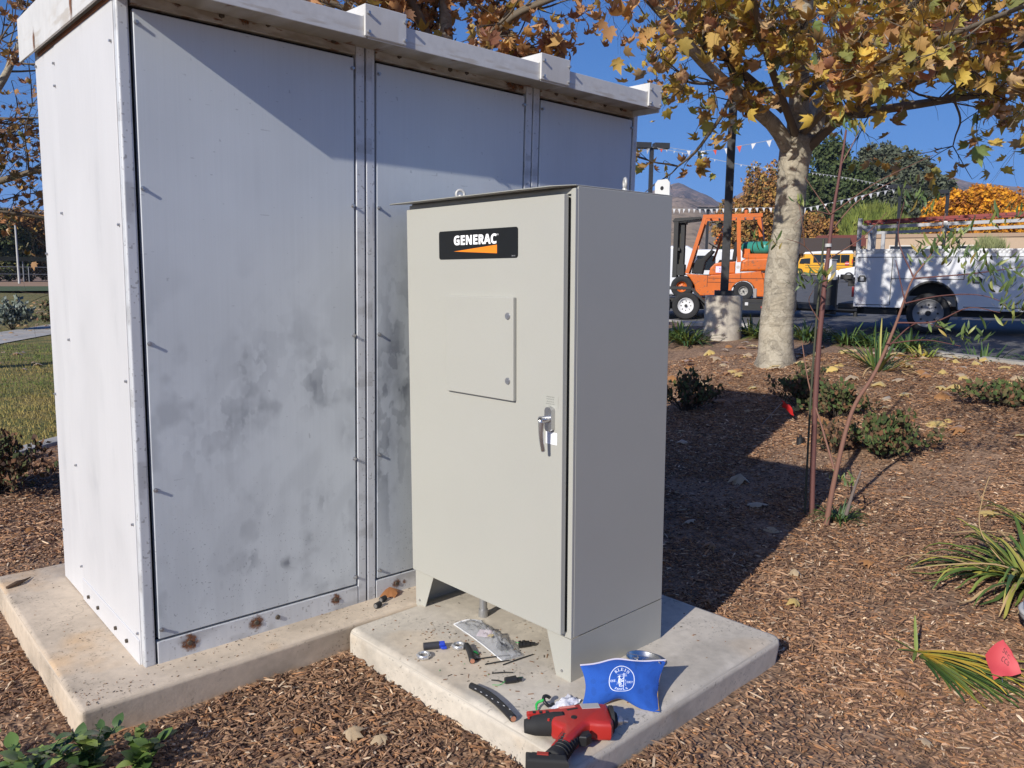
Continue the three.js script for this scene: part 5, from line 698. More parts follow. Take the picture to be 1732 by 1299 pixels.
{ // ball field fence and light pole on the left
  const f = thing('chain_link_fence', 'low grey chain link fence along the far ball field', 'fence', [-40, -0.1, -104]), mG = mat(0.3, 0.31, 0.31, 0.5, 0.4), n = 26;
  for (let i = 0; i <= n; i++) part('post', [cyl(0.05, 0.05, [i * 3, 0, 0], [i * 3, 1.75, 0], 8)], mG, f);
  for (const y of [0.9, 1.72]) part('rail', [cyl(0.035, 0.035, [0, y, 0], [n * 3, y, 0], 8)], mG, f);
  const w = []; for (let i = 0; i < n * 4; i++) { w.push(bar([i * 0.75, 0.05, 0], [i * 0.75 + 1.6, 1.7, 0], 0.008), bar([i * 0.75 + 1.6, 0.05, 0.01], [i * 0.75, 1.7, 0.01], 0.008)); } part('mesh', w, mG, f, null, 'stuff');
  const b = thing('backstop_wall', 'dark green windscreen band behind the ball field fence', 'windscreen', [-40, -0.1, -106.5]); part('panel', [box(0, 78, 2.4, 2.9, -0.06, 0.06)], mat(0.025, 0.028, 0.02, 0.9), b); for (let i = 0; i <= 13; i++) part('post', [cyl(0.06, 0.06, [i * 6, -0.1, -0.12], [i * 6, 2.9, -0.12], 8)], mG, b);
  const p = thing('light_pole', 'slim pale pole behind the ball field fence', 'pole', [16.6, -0.1, -92]); part('pole', [cyl(0.11, 0.08, [0, 0, 0], [0, 5.8, 0], 10)], mat(0.5, 0.5, 0.48, 0.6), p); part('cap', [cyl(0.1, 0.05, [0, 5.8, 0], [0, 5.9, 0], 10)], mG, p);
}

// ---------------------------------------------------------------- vehicles
const mTyre = mat(0.022, 0.022, 0.023, 0.85), mOrange = new THREE.MeshPhysicalMaterial({ map: tex(256, 256, (u, v) => { const k = 1 + 0.3 * (fbm(u * 6, v * 6, 860, 4) - 0.5), d = sstep(0.66, 0.72, fbm(u * 24, v * 20, 862, 4)) * 0.7; return [lerp(0.62 * k, 0.2, d), lerp(0.135 * k, 0.1, d), lerp(0.012, 0.06, d)]; }), roughness: 0.45, clearcoat: 0.2 }), mFrame = mat(0.02, 0.02, 0.02, 0.55), mGlassD = new THREE.MeshPhysicalMaterial({ color: C(0.02, 0.025, 0.03), roughness: 0.08, specularIntensity: 1 }), mVeh = new THREE.MeshPhysicalMaterial({ map: tex(256, 256, (u, v) => { const k = 1 + 0.08 * (fbm(u * 5, v * 5, 870, 4) - 0.5); return [0.68 * k, 0.69 * k, 0.71 * k]; }), roughness: 0.35, clearcoat: 0.3 }), mAlu = mat(0.6, 0.6, 0.6, 0.4, 0.6);
const lathe = (pr, n = 28) => prep(new THREE.LatheGeometry(pr.map((q) => new THREE.Vector2(...q)), n));
function wheel(parent, x, y, z, r, w, rimR, rimMat, holes, side = 1) { // axle along z
  const tyre = part('tyre', [lathe([[rimR * 0.98, -w / 2 + 0.01], [r * 0.9, -w / 2], [r * 0.985, -w * 0.36], [r, -w * 0.2], [r, w * 0.2], [r * 0.985, w * 0.36], [r * 0.9, w / 2], [rimR * 0.98, w / 2 - 0.01], [rimR * 0.9, w * 0.2], [rimR * 0.9, -w * 0.2], [rimR * 0.98, -w / 2 + 0.01]], 36).rotateX(PI / 2).translate(x, y, z)], mTyre, parent);
  const rim = part('rim', [lathe([[0.001, w * 0.22], [rimR * 0.3, w * 0.25], [rimR * 0.5, w * 0.16], [rimR * 0.8, w * 0.2], [rimR * 0.92, w * 0.42], [rimR, w * 0.46], [rimR * 0.99, w * 0.1], [0.001, w * 0.08]], 32).rotateX(PI / 2).scale(1, 1, side).translate(x, y, z)], rimMat, tyre);
  part('hub', [cyl(rimR * 0.2, rimR * 0.17, [x, y, z + side * w * 0.2], [x, y, z + side * w * 0.42], 14)], mFrame, rim);
  part('lug', [...Array(holes)].map((_, i) => { const a = i / holes * 2 * PI; return cyl(rimR * 0.075, rimR * 0.07, [x + Math.cos(a) * rimR * 0.6, y + Math.sin(a) * rimR * 0.6, z + side * w * 0.16], [x + Math.cos(a) * rimR * 0.6, y + Math.sin(a) * rimR * 0.6, z + side * w * 0.245], 8); }), mFrame, rim, null, 'stuff');
}
{ // equipment trailer under the forklift; x to the right, z towards the camera, zero at the near wheel
  const t = thing('equipment_trailer', 'black flatbed equipment trailer with white spoked wheel carrying the forklift', 'trailer', [13.9, 0.49, -9.19], -1.012), s = 0.0145, X = (u) => (u - 1160) * s, Y = (v) => (541 - v) * s;
  wheel(t, X(1159), Y(519), 0, 22.5 * s, 0.22, 13 * s, mat(0.72, 0.72, 0.73, 0.4), 8);
  wheel(t, X(1112), Y(519), 0, 22.5 * s, 0.22, 13 * s, mat(0.72, 0.72, 0.73, 0.4), 8);
  part('fender', [box(X(1085), X(1167), Y(493), Y(488), -0.2, 0.16, 0.01), bar([X(1167), Y(490.5), -0.02], [X(1192), Y(516), -0.02], 0.05, 0.36)], mFrame, t);
  part('deck', [box(X(1020), X(1332), Y(513), Y(507), -2.3, -0.22, 0.01)], mFrame, t); part('side_rail', [box(X(1020), X(1332), Y(525), Y(513.5), -0.3, -0.21)], mFrame, t);
  part('tongue', [bar([X(1332), Y(518), -0.3], [X(1440), Y(523), -1.1], 0.12), bar([X(1332), Y(518), -2.1], [X(1440), Y(523), -1.15], 0.12)], mFrame, t);
  part('toolbox', [box(X(1366), X(1396), Y(530), Y(474), -1.6, -0.7, 0.02)], mFrame, t); part('jack', [cyl(0.05, 0.05, [X(1428), Y(545), -1.0], [X(1428), Y(505), -1.0], 10), bar([X(1410), Y(523), -1.05], [X(1436), Y(507), -1.05], 0.07)], mFrame, t);
  part('reflector', [box(X(1277), X(1285), Y(521), Y(518), -0.209, -0.2)], mat(0.5, 0.05, 0.03, 0.4), t); part('marker_lamp', [prep(new THREE.SphereGeometry(0.035, 12, 8).translate(X(1285), Y(526), -0.2))], mat(0.7, 0.35, 0.05, 0.3), t); part('plate', [box(X(1252), X(1257), Y(517), Y(512), -0.209, -0.2)], mat(0.6, 0.6, 0.6, 0.5), t);
}
{
  const t = thing('forklift', 'orange forklift with black mast and green gas tank standing on the trailer', 'forklift', [15.0, 0.975, -8.6], -1.012), s = 0.0149, X = (u) => (u - 1240) * s, Y = (v) => (507 - v) * s;
  const pl = (list) => list.map(([u, v]) => [X(u), Y(v)]);
  const zf = -0.1, zb = -1.25; // near and far sides
  wheel(t, X(1254), Y(494.5), zf - 0.08, 15.5 * s, 0.2, 7.5 * s, mat(0.35, 0.34, 0.32, 0.6), 6); wheel(t, X(1156), Y(489), zf - 0.02, 18 * s, 0.26, 9 * s, mOrange, 6);
  wheel(t, X(1254), Y(494.5), zb + 0.08, 15.5 * s, 0.2, 7.5 * s, mat(0.35, 0.34, 0.32, 0.6), 6, -1); wheel(t, X(1156), Y(489), zb + 0.02, 18 * s, 0.26, 9 * s, mOrange, 6, -1);
  const arch = (cu, cv, r, a0, a1, n) => [...Array(n + 1)].map((_, i) => { const a = lerp(a0, a1, i / n); return [cu + Math.cos(a) * r, cv - Math.sin(a) * r]; });
  part('chassis', [extrude(pl([[1180, 503], [1176, 486], [1168, 474], [1160, 468], [1172, 468], [1197, 470], [1240, 466], [1280, 462], [1286, 478], [1288, 503], [1276, 503], ...arch(1254, 497, 19, 0, PI, 10), [1234, 503]]), 1.1, 0.02).translate(0, 0, zb + 0.02)], mOrange, t);
  part('hood', [extrude(pl([[1198, 469.5], [1200, 458], [1206, 451], [1216, 448], [1240, 447], [1240, 466]]), 1.0, 0.03).translate(0, 0, zb + 0.07)], mOrange, t);
  part('counterweight', [extrude(pl([[1248, 463], [1249, 446], [1256, 441.5], [1290, 440], [1302, 443], [1306, 452], [1306, 461]]), 1.08, 0.06, 4).translate(0, 0, zb + 0.03), extrude(pl([[1282, 465], [1306, 464], [1306, 503], [1292, 505], [1284, 488]]), 1.0, 0.03).translate(0, 0, zb + 0.07)], mOrange, t);
  part('side_panel_line', [box(X(1198), X(1286), Y(474.4), Y(473.8), zf - 0.035, zf - 0.022), box(X(1196), X(1240), Y(481), Y(480.4), zf - 0.035, zf - 0.022), box(X(1248.6), X(1249.2), Y(475), Y(463), zf - 0.035, zf - 0.022), box(X(1196), X(1196.6), Y(488), Y(470), zf - 0.035, zf - 0.022)], mFrame, t).userData.kind = 'stuff';
  part('rear_grille', [box(X(1286), X(1306.6), Y(471), Y(463), zb + 0.1, zf - 0.05), box(X(1288), X(1306.6), Y(482), Y(475), zb + 0.1, zf - 0.05)], mFrame, t).userData.kind = 'stuff';
  const og = part('overhead_guard', [bar([X(1163), Y(467), zf - 0.06], [X(1188), Y(376), zf - 0.08], 0.085), bar([X(1163), Y(467), zb + 0.06], [X(1188), Y(376), zb + 0.08], 0.085), bar([X(1185), Y(375), zf - 0.08], [X(1278), Y(373), zf - 0.08], 0.085), bar([X(1185), Y(375), zb + 0.08], [X(1278), Y(373), zb + 0.08], 0.085)], mOrange, t);
  part('rear_pillar', [bar([X(1241), Y(374), zf - 0.08], [X(1245), Y(448), zf - 0.08], 0.09, 0.1)], mOrange, t); part('rear_pillar', [bar([X(1276), Y(374), zb + 0.08], [X(1283), Y(418), zb + 0.1], 0.1)], mOrange, t);
  for (let i = 0; i < 6; i++) part('roof_bar', [bar([X(1196 + i * 14), Y(374.5), zf - 0.08], [X(1196 + i * 14), Y(374.5), zb + 0.08], 0.035)], mOrange, og);
  for (let i = 0; i < 8; i++) part('guard_slat', [bar([X(1223 - i * 2), Y(382 + i * 4.6), zb + 0.1], [X(1219 - i * 2), Y(384 + i * 4.6), zb + 0.5], 0.04)], mOrange, t);
  part('guard_stanchion', [bar([X(1225), Y(377), zb + 0.12], [X(1203), Y(446), zb + 0.1], 0.05)], mOrange, t);
  part('beacon', [cyl(0.05, 0.045, [X(1253), Y(373), -0.6], [X(1253), Y(365), -0.6], 12), prep(new THREE.SphereGeometry(0.045, 12, 8).translate(X(1253), Y(365), -0.6))], mat(0.55, 0.12, 0.02, 0.3), t);
  const mast = part('mast', [box(X(1139), X(1146), Y(474), Y(378), zf - 0.2, zf - 0.08), box(X(1139), X(1146), Y(474), Y(378), zb + 0.08, zb + 0.2), box(X(1150), X(1156), Y(474), Y(381), zf - 0.3, zf - 0.2), box(X(1150), X(1156), Y(474), Y(381), zb + 0.2, zb + 0.3), box(X(1139), X(1158), Y(384), Y(379), zb + 0.1, zf - 0.1), box(X(1139), X(1158), Y(470), Y(452), zb + 0.1, zf - 0.1), box(X(1139), X(1150), Y(430), Y(425), zb + 0.1, zf - 0.1)], mFrame, t);
  for (const z of [zf - 0.45, zb + 0.45]) part('lift_chain', [box(X(1145), X(1148), Y(470), Y(382), z - 0.04, z + 0.04)], mat(0.08, 0.07, 0.05, 0.6, 0.3), mast);
  part('lift_cylinder', [cyl(0.05, 0.05, [X(1152), Y(472), -0.65], [X(1152), Y(392), -0.65], 12)], mat(0.05, 0.05, 0.05, 0.3, 0.5), mast);
  part('mast_cover', [extrude(pl([[1136, 382], [1140, 377], [1182, 375], [1182, 378], [1142, 383]]), 1.0, 0).translate(0, 0, zb + 0.08)], mFrame, t);
  part('mirror', [cyl(0.07, 0.07, [X(1212), Y(388), zf - 0.3], [X(1213), Y(388), zf - 0.27], 12)], mFrame, t);
  part('seat', [extrude(pl([[1212, 448], [1236, 448], [1238, 443], [1214, 444]]), 0.5, 0.03).translate(0, 0, -0.95), extrude(pl([[1234, 446], [1241, 446], [1243, 415], [1237, 415]]), 0.48, 0.03).translate(0, 0, -0.94)], mBlkMatte, t);
  part('dashboard', [extrude(pl([[1170, 467], [1172, 452], [1178, 444], [1186, 442], [1200, 428], [1206, 430], [1192, 448], [1188, 468]]), 0.8, 0.03).translate(0, 0, zb + 0.2)], mBlkMatte, t); part('floor', [box(X(1176), X(1200), Y(470.5), Y(468.5), zb + 0.1, zf - 0.05)], mBlkMatte, t);
  part('steering_wheel', [prep(new THREE.TorusGeometry(0.13, 0.014, 8, 28).rotateX(PI / 2).rotateZ(-0.55).translate(X(1203), Y(421), -0.55)), cyl(0.018, 0.018, [X(1203), Y(421), -0.55], [X(1198), Y(436), -0.55], 8)], mBlk, t);
  const tank = part('gas_tank', [lathe([[0.001, -0.4], [0.09, -0.39], [0.145, -0.33], [0.155, -0.25], [0.155, 0.25], [0.145, 0.33], [0.09, 0.39], [0.001, 0.4]], 24).rotateX(PI / 2).rotateY(0.9).translate(X(1272), Y(424), -0.62)], mat(0.04, 0.26, 0.2, 0.4), t); part('tank_strap', [prep(new THREE.TorusGeometry(0.158, 0.012, 6, 24).rotateY(0.9).translate(X(1272), Y(424), -0.62))], mFrame, tank); part('tank_cradle', [box(X(1252), X(1292), Y(441), Y(434), -0.95, -0.3, 0.01), box(X(1250), X(1262), Y(440), Y(426), -0.8, -0.4, 0.01)], mOrange, t);
  const num = canvasTex(256, 128, (g, w, h) => { g.fillStyle = '#c9603a'; g.fillRect(0, 0, w, h); g.fillStyle = '#e8d8ee'; g.fillRect(0, 10, w, h - 20); g.fillStyle = '#8b4a8e'; g.font = 'bold 100px serif'; g.textAlign = 'center'; g.textBaseline = 'middle'; g.fillText('15', w / 2, h / 2 + 4); });
  part('number_decal', [(() => { const g = box(X(1209), X(1226), Y(466), Y(454), zf - 0.083, zf - 0.076), p = g.attributes.position, uv = g.attributes.uv; for (let i = 0; i < p.count; i++) uv.setXY(i, (p.getX(i) - X(1209)) / (X(1226) - X(1209)), (p.getY(i) - Y(466)) / (Y(454) - Y(466))); return g; })()], new THREE.MeshStandardMaterial({ map: num, roughness: 0.5 }), t, 'pale number decal on the hood');
  part('side_lamp', [cyl(0.04, 0.04, [X(1244), Y(456), zf - 0.03], [X(1244), Y(456), zf + 0.01], 14)], mat(0.55, 0.5, 0.45, 0.3), t); part('mud_flap', [box(X(1270), X(1275), Y(505), Y(490), zf - 0.04, zf - 0.01, 0.01)], mat(0.3, 0.28, 0.28, 0.7), t);
}
{ // service truck
  const t = thing('service_truck', 'white service body truck with ladder rack parked beyond the planting bed', 'truck', [12.57, 0.555, -3.31], -1.26), s = 0.01156, X = (u) => (u - 1567) * s, Y = (v) => (561 - v) * s, pl = (l) => l.map(([u, v]) => [X(u), Y(v)]), Wd = 2.05;
  const arch = (cu, cv, r, n) => [...Array(n + 1)].map((_, i) => { const a = PI * i / n; return [cu + Math.cos(a) * r, cv - Math.sin(a) * r * 1.12]; });
  part('service_body', [extrude(pl([[1463, 523], [1463, 441], [1697, 440], [1697, 524], [1606, 524], ...arch(1569, 522, 36, 14), [1532, 523]]), 0.5, 0.012).translate(0, 0, -0.5), extrude(pl([[1463, 523], [1463, 441], [1697, 440], [1697, 524]]), 0.5, 0.012).translate(0, 0, -Wd), box(X(1464), X(1697), Y(520), Y(505), -Wd + 0.45, -0.45)], mVeh, t);
  part('wheel_arch', [extrude(pl([[1606, 524], ...arch(1569, 522, 36.3, 14), [1532, 523], ...arch(1569, 522, 34, 14).reverse()]), 0.03, 0).translate(0, 0, -0.03)], mFrame, t); part('arch_liner', [extrude(pl([[1606, 524], ...arch(1569, 522, 37, 14), [1532, 523]]), 0.02, 0).translate(0, 0, -0.48)], mFrame, t);
  part('top_edge', [box(X(1463), X(1697), Y(441), Y(434.5), -0.5, 0.004, 0.006)], new THREE.MeshStandardMaterial({ color: C(0.55, 0.55, 0.55), roughness: 0.35, metalness: 0.6, bumpMap: grey(128, 128, (u, v) => Math.abs(Math.sin((u + v) * 40)) * Math.abs(Math.sin((u - v) * 40))), bumpScale: 0.002 }), t);
  const seam = (u0, v0, u1, v1) => bar([X(u0), Y(v0), 0.001], [X(u1), Y(v1), 0.001], 0.012, 0.004);
  part('door_seam', [seam(1465, 447, 1695, 446), seam(1514, 447, 1514, 519), seam(1514, 479, 1610, 479), seam(1610, 447, 1610, 479), seam(1466, 519, 1514, 519), seam(1612, 519, 1695, 519)], mFrame, t, null, 'stuff');
  for (const u of [1473, 1627]) { const l = part('door_latch', [extrude([[-0.065, -0.05], [0.065, -0.05], [0.075, 0.02], [0.03, 0.065], [-0.03, 0.065], [-0.075, 0.02]], 0.03, 0.01).translate(X(u), Y(480), -0.005)], mBlk, t); part('latch_handle', [box(X(u) - 0.03, X(u) + 0.03, Y(483), Y(477), 0.02, 0.032, 0.004)], mSteel, l); }
  part('bumper', [box(X(1440), X(1464), Y(527), Y(518), -Wd, -0.05, 0.02)], mFrame, t); part('hitch', [box(X(1432), X(1450), Y(481), Y(473), -1.2, -0.9, 0.01), box(X(1444), X(1456), Y(492), Y(481), -1.15, -0.95, 0.01), cyl(0.012, 0.012, [X(1428), Y(488), -1], [X(1428), Y(474), -1], 6)], mFrame, t);
  part('tail_lamp', [box(X(1459), X(1463.2), Y(508), Y(492), -0.3, -0.05, 0.01)], mat(0.3, 0.02, 0.02, 0.3), t);
  part('frame_rail', [box(X(1465), X(1900), Y(535), Y(526), -1.6, -0.45)], mFrame, t); part('exhaust_step', [box(X(1478), X(1525), Y(533), Y(525), -0.4, -0.1)], mFrame, t);
  wheel(t, X(1567), Y(530), -0.17, 30 * s, 0.26, 21.5 * s, mat(0.3, 0.3, 0.31, 0.45, 0.2), 8); wheel(t, X(1567), Y(530), -Wd + 0.17, 30 * s, 0.26, 21.5 * s, mat(0.2, 0.2, 0.2, 0.35, 0.6), 8, -1); wheel(t, X(1865), Y(530), -0.17, 30 * s, 0.26, 21.5 * s, mat(0.2, 0.2, 0.2, 0.35, 0.6), 8);
  const mRack = mat(0.33, 0.335, 0.35, 0.45, 0.5);
  for (const z of [-0.08, -Wd + 0.08]) { for (const [u, v0, v1] of [[1464, 475, 388], [1485, 437, 401], [1705, 523, 372]]) part('rack_post', [box(X(u) - 0.035, X(u) + 0.035, Y(v0), Y(v1), z - 0.035, z + 0.035, 0.006)], mRack, t); part('rack_rail', [bar([X(1461), Y(402), z], [X(1800), Y(391), z], 0.055)], mRack, t); }
  for (const u of [1466, 1580, 1704]) part('rack_crossbar', [bar([X(u), Y(400 - (u - 1466) * 0.03), -0.08], [X(u), Y(400 - (u - 1466) * 0.03), -Wd + 0.08], 0.06)], mAlu, t);
  const lad = thing('ladder', 'long red fibreglass ladder lying on the truck rack', 'ladder', [12.57, 0.555, -3.31], -1.26); const mLad = mat(0.24, 0.035, 0.028, 0.6);
  for (const z of [-0.25, -0.72]) part('rail', [bar([X(1468), Y(392.5), z], [X(1698), Y(383.5), z], 0.05, 0.1)], mLad, lad);
  for (let i = 0; i < 12; i++) { const u = 1474 + i * 19.5, v = 392.3 - (u - 1468) * 0.039; part('rung', [cyl(0.018, 0.018, [X(u), Y(v), -0.26], [X(u), Y(v), -0.71], 8)], mAlu, lad); }
  for (let i = 0; i < 11; i++) { const u = 1480 + i * 19.5, v = 392.3 - (u - 1468) * 0.039; part('rivet', [cyl(0.014, 0.014, [X(u), Y(v), -0.2], [X(u), Y(v), -0.194], 8)], mFrame, lad); }
  // cab
  const cabG = extrude(pl([[1707, 524], [1707, 446], [1709, 402], [1716, 391], [1790, 389], [1815, 402], [1842, 440], [1900, 446], [1930, 460], [1932, 524], [1902, 524], ...arch(1865, 522, 36, 12), [1828, 524]]), Wd - 0.05, 0.03, 3).translate(0, 0, -Wd + 0.02); part('cab', [cabG], mVeh, t);
  const win = part('cab_window', [extrude(pl([[1716, 437], [1717, 407], [1722, 400], [1757, 399], [1757, 438]]), 0.012, 0.004).translate(0, 0, -0.028)], mGlassD, t); part('cab_window', [extrude(pl([[1763, 438], [1763, 399], [1788, 400], [1824, 438]]), 0.012, 0.004).translate(0, 0, -0.028)], mGlassD, t);
  part('cab_seam', [bar([X(1760), Y(520), -0.026], [X(1760), Y(396), -0.026], 0.012, 0.004)], mFrame, t); part('gap_hose', [limb([[X(1702), Y(523), -0.3], [X(1698.5), Y(460), -0.25], [X(1700), Y(400), -0.35]], [0.03, 0.03], 12, 8)], mat(0.12, 0.04, 0.02, 0.6), t);
}
{ // small yellow school bus; x to its rear, z towards the camera
  const t = thing('school_bus', 'small yellow school bus with white roof parked across the lot', 'bus', [83.65, lotH(83.65, -39.15), -39.15], -1.08), s = 0.0709, X = (u) => (u - 1400) * s, Y = (v) => (467 - v) * s, pl = (l) => l.map(([u, v]) => [X(u), Y(v)]), mY = new THREE.MeshPhysicalMaterial({ color: C(0.72, 0.36, 0.01), roughness: 0.4 }), D = 2.3;
  part('body', [extrude(pl([[1364, 463], [1364, 434], [1435, 433], [1435, 463]]), D, 0.08, 3).translate(0, 0, -D)], mY, t); part('roof', [extrude(pl([[1362, 434], [1365, 430.5], [1400, 428.5], [1433, 428], [1435.5, 433]]), D + 0.06, 0.08).translate(0, 0, -D - 0.03)], mat(0.72, 0.72, 0.7, 0.5), t);
  part('cab', [extrude(pl([[1352, 462], [1352, 450], [1355, 448], [1358, 440], [1366, 438], [1366, 463]]), D - 0.2, 0.08, 3).translate(0, 0, -D + 0.1)], mY, t); part('cab_window', [extrude(pl([[1357, 448], [1359.5, 441], [1373, 440], [1373, 449]]), 0.04, 0).translate(0, 0, -0.02)], mGlassD, t); part('windscreen', [box(X(1355), X(1357), Y(448), Y(441), -D + 0.3, -0.3).rotateZ(0)], mGlassD, t);
  for (let i = 0; i < 4; i++) part('window', [box(X(1377.5 + i * 13.2), X(1390 + i * 13.2), Y(447), Y(434.5), -0.01, 0.02, 0.01)], mGlassD, t);
  for (const v of [451, 455]) part('stripe', [box(X(1366), X(1435), Y(v + 0.4), Y(v - 0.4), -0.01, 0.012)], mFrame, t);
  wheel(t, X(1408.5), Y(461), -0.1, 5.4 * s, 0.3, 3 * s, mat(0.4, 0.3, 0.1, 0.5), 6); wheel(t, X(1358), Y(461), -0.15, 5.2 * s, 0.3, 3 * s, mat(0.4, 0.3, 0.1, 0.5), 6);
  const sT = canvasTex(64, 64, (g, w, h) => { g.fillStyle = '#b3201c'; g.fillRect(0, 0, w, h); g.fillStyle = '#fff'; g.font = 'bold 24px sans-serif'; g.textAlign = 'center'; g.textBaseline = 'middle'; g.fillText('STOP', w / 2, h / 2); });
  const oct = prep(new THREE.CylinderGeometry(0.24, 0.24, 0.03, 8).rotateX(PI / 2).rotateZ(PI / 8).translate(X(1426.5), Y(448), 0.05)), op = oct.attributes.position, ou = oct.attributes.uv; for (let i = 0; i < op.count; i++) ou.setXY(i, (op.getX(i) - X(1426.5)) / 0.48 + 0.5, (op.getY(i) - Y(448)) / 0.48 + 0.5); part('stop_sign', [oct], new THREE.MeshStandardMaterial({ map: sT, roughness: 0.5 }), t);
  part('rear_rack', [bar([X(1436), Y(436), -0.1], [X(1448), Y(436), -0.1], 0.1), bar([X(1448), Y(436), -0.1], [X(1448), Y(455), -0.1], 0.1), bar([X(1442), Y(436), -0.1], [X(1442), Y(455), -0.1], 0.07), bar([X(1436), Y(455), -0.1], [X(1448), Y(455), -0.1], 0.1), bar([X(1436), Y(445), -0.1], [X(1448), Y(445), -0.1], 0.07)], mat(0.4, 0.22, 0.03, 0.6), t); part('bumper', [box(X(1434), X(1440), Y(463), Y(460), -D, -0.05)], mFrame, t); part('tail_lamp', [box(X(1433), X(1434.6), Y(448), Y(441), 0.0, 0.02)], mat(0.5, 0.05, 0.02, 0.4), t);
}
function car(name, label, at, turn, scale, m, kind, group) { // side profile extruded, rounded, with glass, wheels and lamps; x forward
  const t = thing(name, label, kind, at, turn, group), van = kind === 'van', P = van ? [[-2.5, 0.35], [-2.52, 1.2], [-2.42, 2.0], [-2.2, 2.12], [0.9, 2.1], [1.3, 1.95], [1.95, 1.22], [2.5, 1.05], [2.62, 0.75], [2.6, 0.35]] : [[-2.2, 0.3], [-2.25, 0.75], [-2.0, 0.98], [-1.35, 1.05], [-0.75, 1.42], [0.45, 1.44], [1.15, 1.0], [1.95, 0.86], [2.22, 0.65], [2.22, 0.3]];
  const B = (l) => l.map(([x, y]) => [x * scale, y * scale]), W = 1.75 * scale;
  part('body', [extrude(B(P), W, 0.09 * scale, 3).translate(0, 0, -W / 2)], m, t);
  const gl = van ? [[[0.3, 1.22], [0.3, 1.85], [1.0, 1.85], [1.6, 1.22]], [[-0.9, 1.25], [-0.9, 1.85], [0.15, 1.85], [0.15, 1.25]]] : [[[-0.05, 1.0], [-0.05, 1.34], [0.4, 1.34], [0.9, 1.0]], [[-1.2, 1.02], [-0.7, 1.34], [-0.15, 1.34], [-0.15, 1.0]]];
  for (const z of [-W / 2 - 0.012, W / 2 - 0.012]) for (const g of gl) part('window', [extrude(B(g), 0.024).translate(0, 0, z)], mGlassD, t);
  part('windscreen', [van ? bar([1.25 * scale, 1.93 * scale, 0], [1.9 * scale, 1.26 * scale, 0], 0.06, W * 0.84) : bar([0.5 * scale, 1.4 * scale, 0], [1.1 * scale, 1.03 * scale, 0], 0.06, W * 0.8)], mGlassD, t);
  const wx = van ? [-1.7, 1.75] : [-1.4, 1.4]; for (const x of wx) for (const sd of [-1, 1]) wheel(t, x * scale, 0.34 * scale, sd * (W / 2 - 0.1), 0.34 * scale, 0.22, 0.22 * scale, mAlu, 5, sd);
  for (const sd of [-1, 1]) { part('headlamp', [box(2.1 * scale, 2.25 * scale + (van ? 0.35 : 0), 0.62 * scale + (van ? 0.2 : 0), 0.78 * scale + (van ? 0.2 : 0), sd * W * 0.36 - 0.14, sd * W * 0.36 + 0.14, 0.03)], mat(0.6, 0.6, 0.6, 0.15), t); part('tail_lamp', [box(-2.28 * scale - (van ? 0.26 : 0), -2.15 * scale - (van ? 0.3 : 0), 0.7 * scale, 0.9 * scale, sd * W * 0.4 - 0.1, sd * W * 0.4 + 0.1, 0.02)], mat(0.4, 0.02, 0.02, 0.3), t); }
  return t;
}
car('parked_van', 'white van parked behind the forklift', [23.2, lotH(23.2, -15.3), -15.3], 2.05, 0.86, mVeh, 'van');
car('parked_van', 'white van seen at the edge of the beige cabinet left of the mast', [19.4, lotH(19.4, -15.4), -15.4], 2.1, 0.9, mVeh, 'van');
car('parked_car', 'white car parked behind the rear of the service truck', [53.3, lotH(53.3, -21.6), -21.5], 1.9, 1.0, mVeh, 'car');
car('parked_car', 'white car parked between the sycamore trunk and the gas tank', [38.5, lotH(38.5, -23.8), -23.8], 2.0, 0.95, mVeh, 'car');
// buildings
const mStucco = new THREE.MeshStandardMaterial({ map: tex(256, 256, (u, v) => { const k = 1 + 0.1 * (fbm(u * 8, v * 8, 880, 4, 8, 8) - 0.5); return [0.46 * k, 0.34 * k, 0.235 * k]; }), roughness: 0.95 }), mRoofRed = mat(0.15, 0.045, 0.035, 0.9), mRoofDk = mat(0.06, 0.045, 0.04, 0.9);
{
  const t = thing('beige_building', 'long low beige stucco building behind the service truck', 'building', [58.2, lotH(57, -17), -16.6], -1.27);
  part('wall', [box(-7, 16, -0.5, 3.0, -8, 0)], mStucco, t); part('parapet', [box(-7.1, 16.1, 3.0, 3.25, -8.1, 0.1)], mat(0.36, 0.25, 0.17, 0.9), t);
  for (const x of [-5.4, -1.2, 8.4, 12.4]) { const w = part('window', [box(x, x + 1.5, 1.1, 2.4, -0.02, 0.02)], mGlassD, t); part('frame', [box(x - 0.08, x + 1.58, 2.4, 2.48, 0, 0.06), box(x - 0.08, x + 1.58, 1.02, 1.1, 0, 0.06), box(x - 0.08, x, 1.1, 2.4, 0, 0.06), box(x + 1.5, x + 1.58, 1.1, 2.4, 0, 0.06)], mat(0.6, 0.56, 0.5, 0.7), w); }
  part('door', [box(1.6, 2.5, -0.2, 2.1, -0.02, 0.03)], mat(0.12, 0.1, 0.09, 0.6), t); part('air_unit', [box(-3.2, -2.0, 1.6, 2.4, 0, 0.5, 0.02)], mat(0.5, 0.5, 0.48, 0.6), t);
  const r = thing('red_roof_building', 'low tan building with dark red roof behind the school bus', 'building', [99.3, lotH(99, -45) , -44.5], -1.1);
  part('wall', [box(-3.5, 6, -0.5, 3.6, -6, 0)], mStucco, r); part('roof', [extrude([[-5.0, 3.6], [7.0, 3.6], [5.2, 5.0], [-3.4, 5.0]], 8).translate(0, 0, -7)], mRoofRed, r); part('awning', [box(-6, 0.4, 2.6, 4.6, 0.4, 2.2, 0.05)], mRoofDk, r); part('door', [box(3.2, 4.3, -0.3, 2.4, -0.02, 0.03)], mat(0.65, 0.63, 0.6, 0.6), r); part('window', [box(0.8, 2.2, 1.1, 2.3, -0.02, 0.03)], mGlassD, r);
}
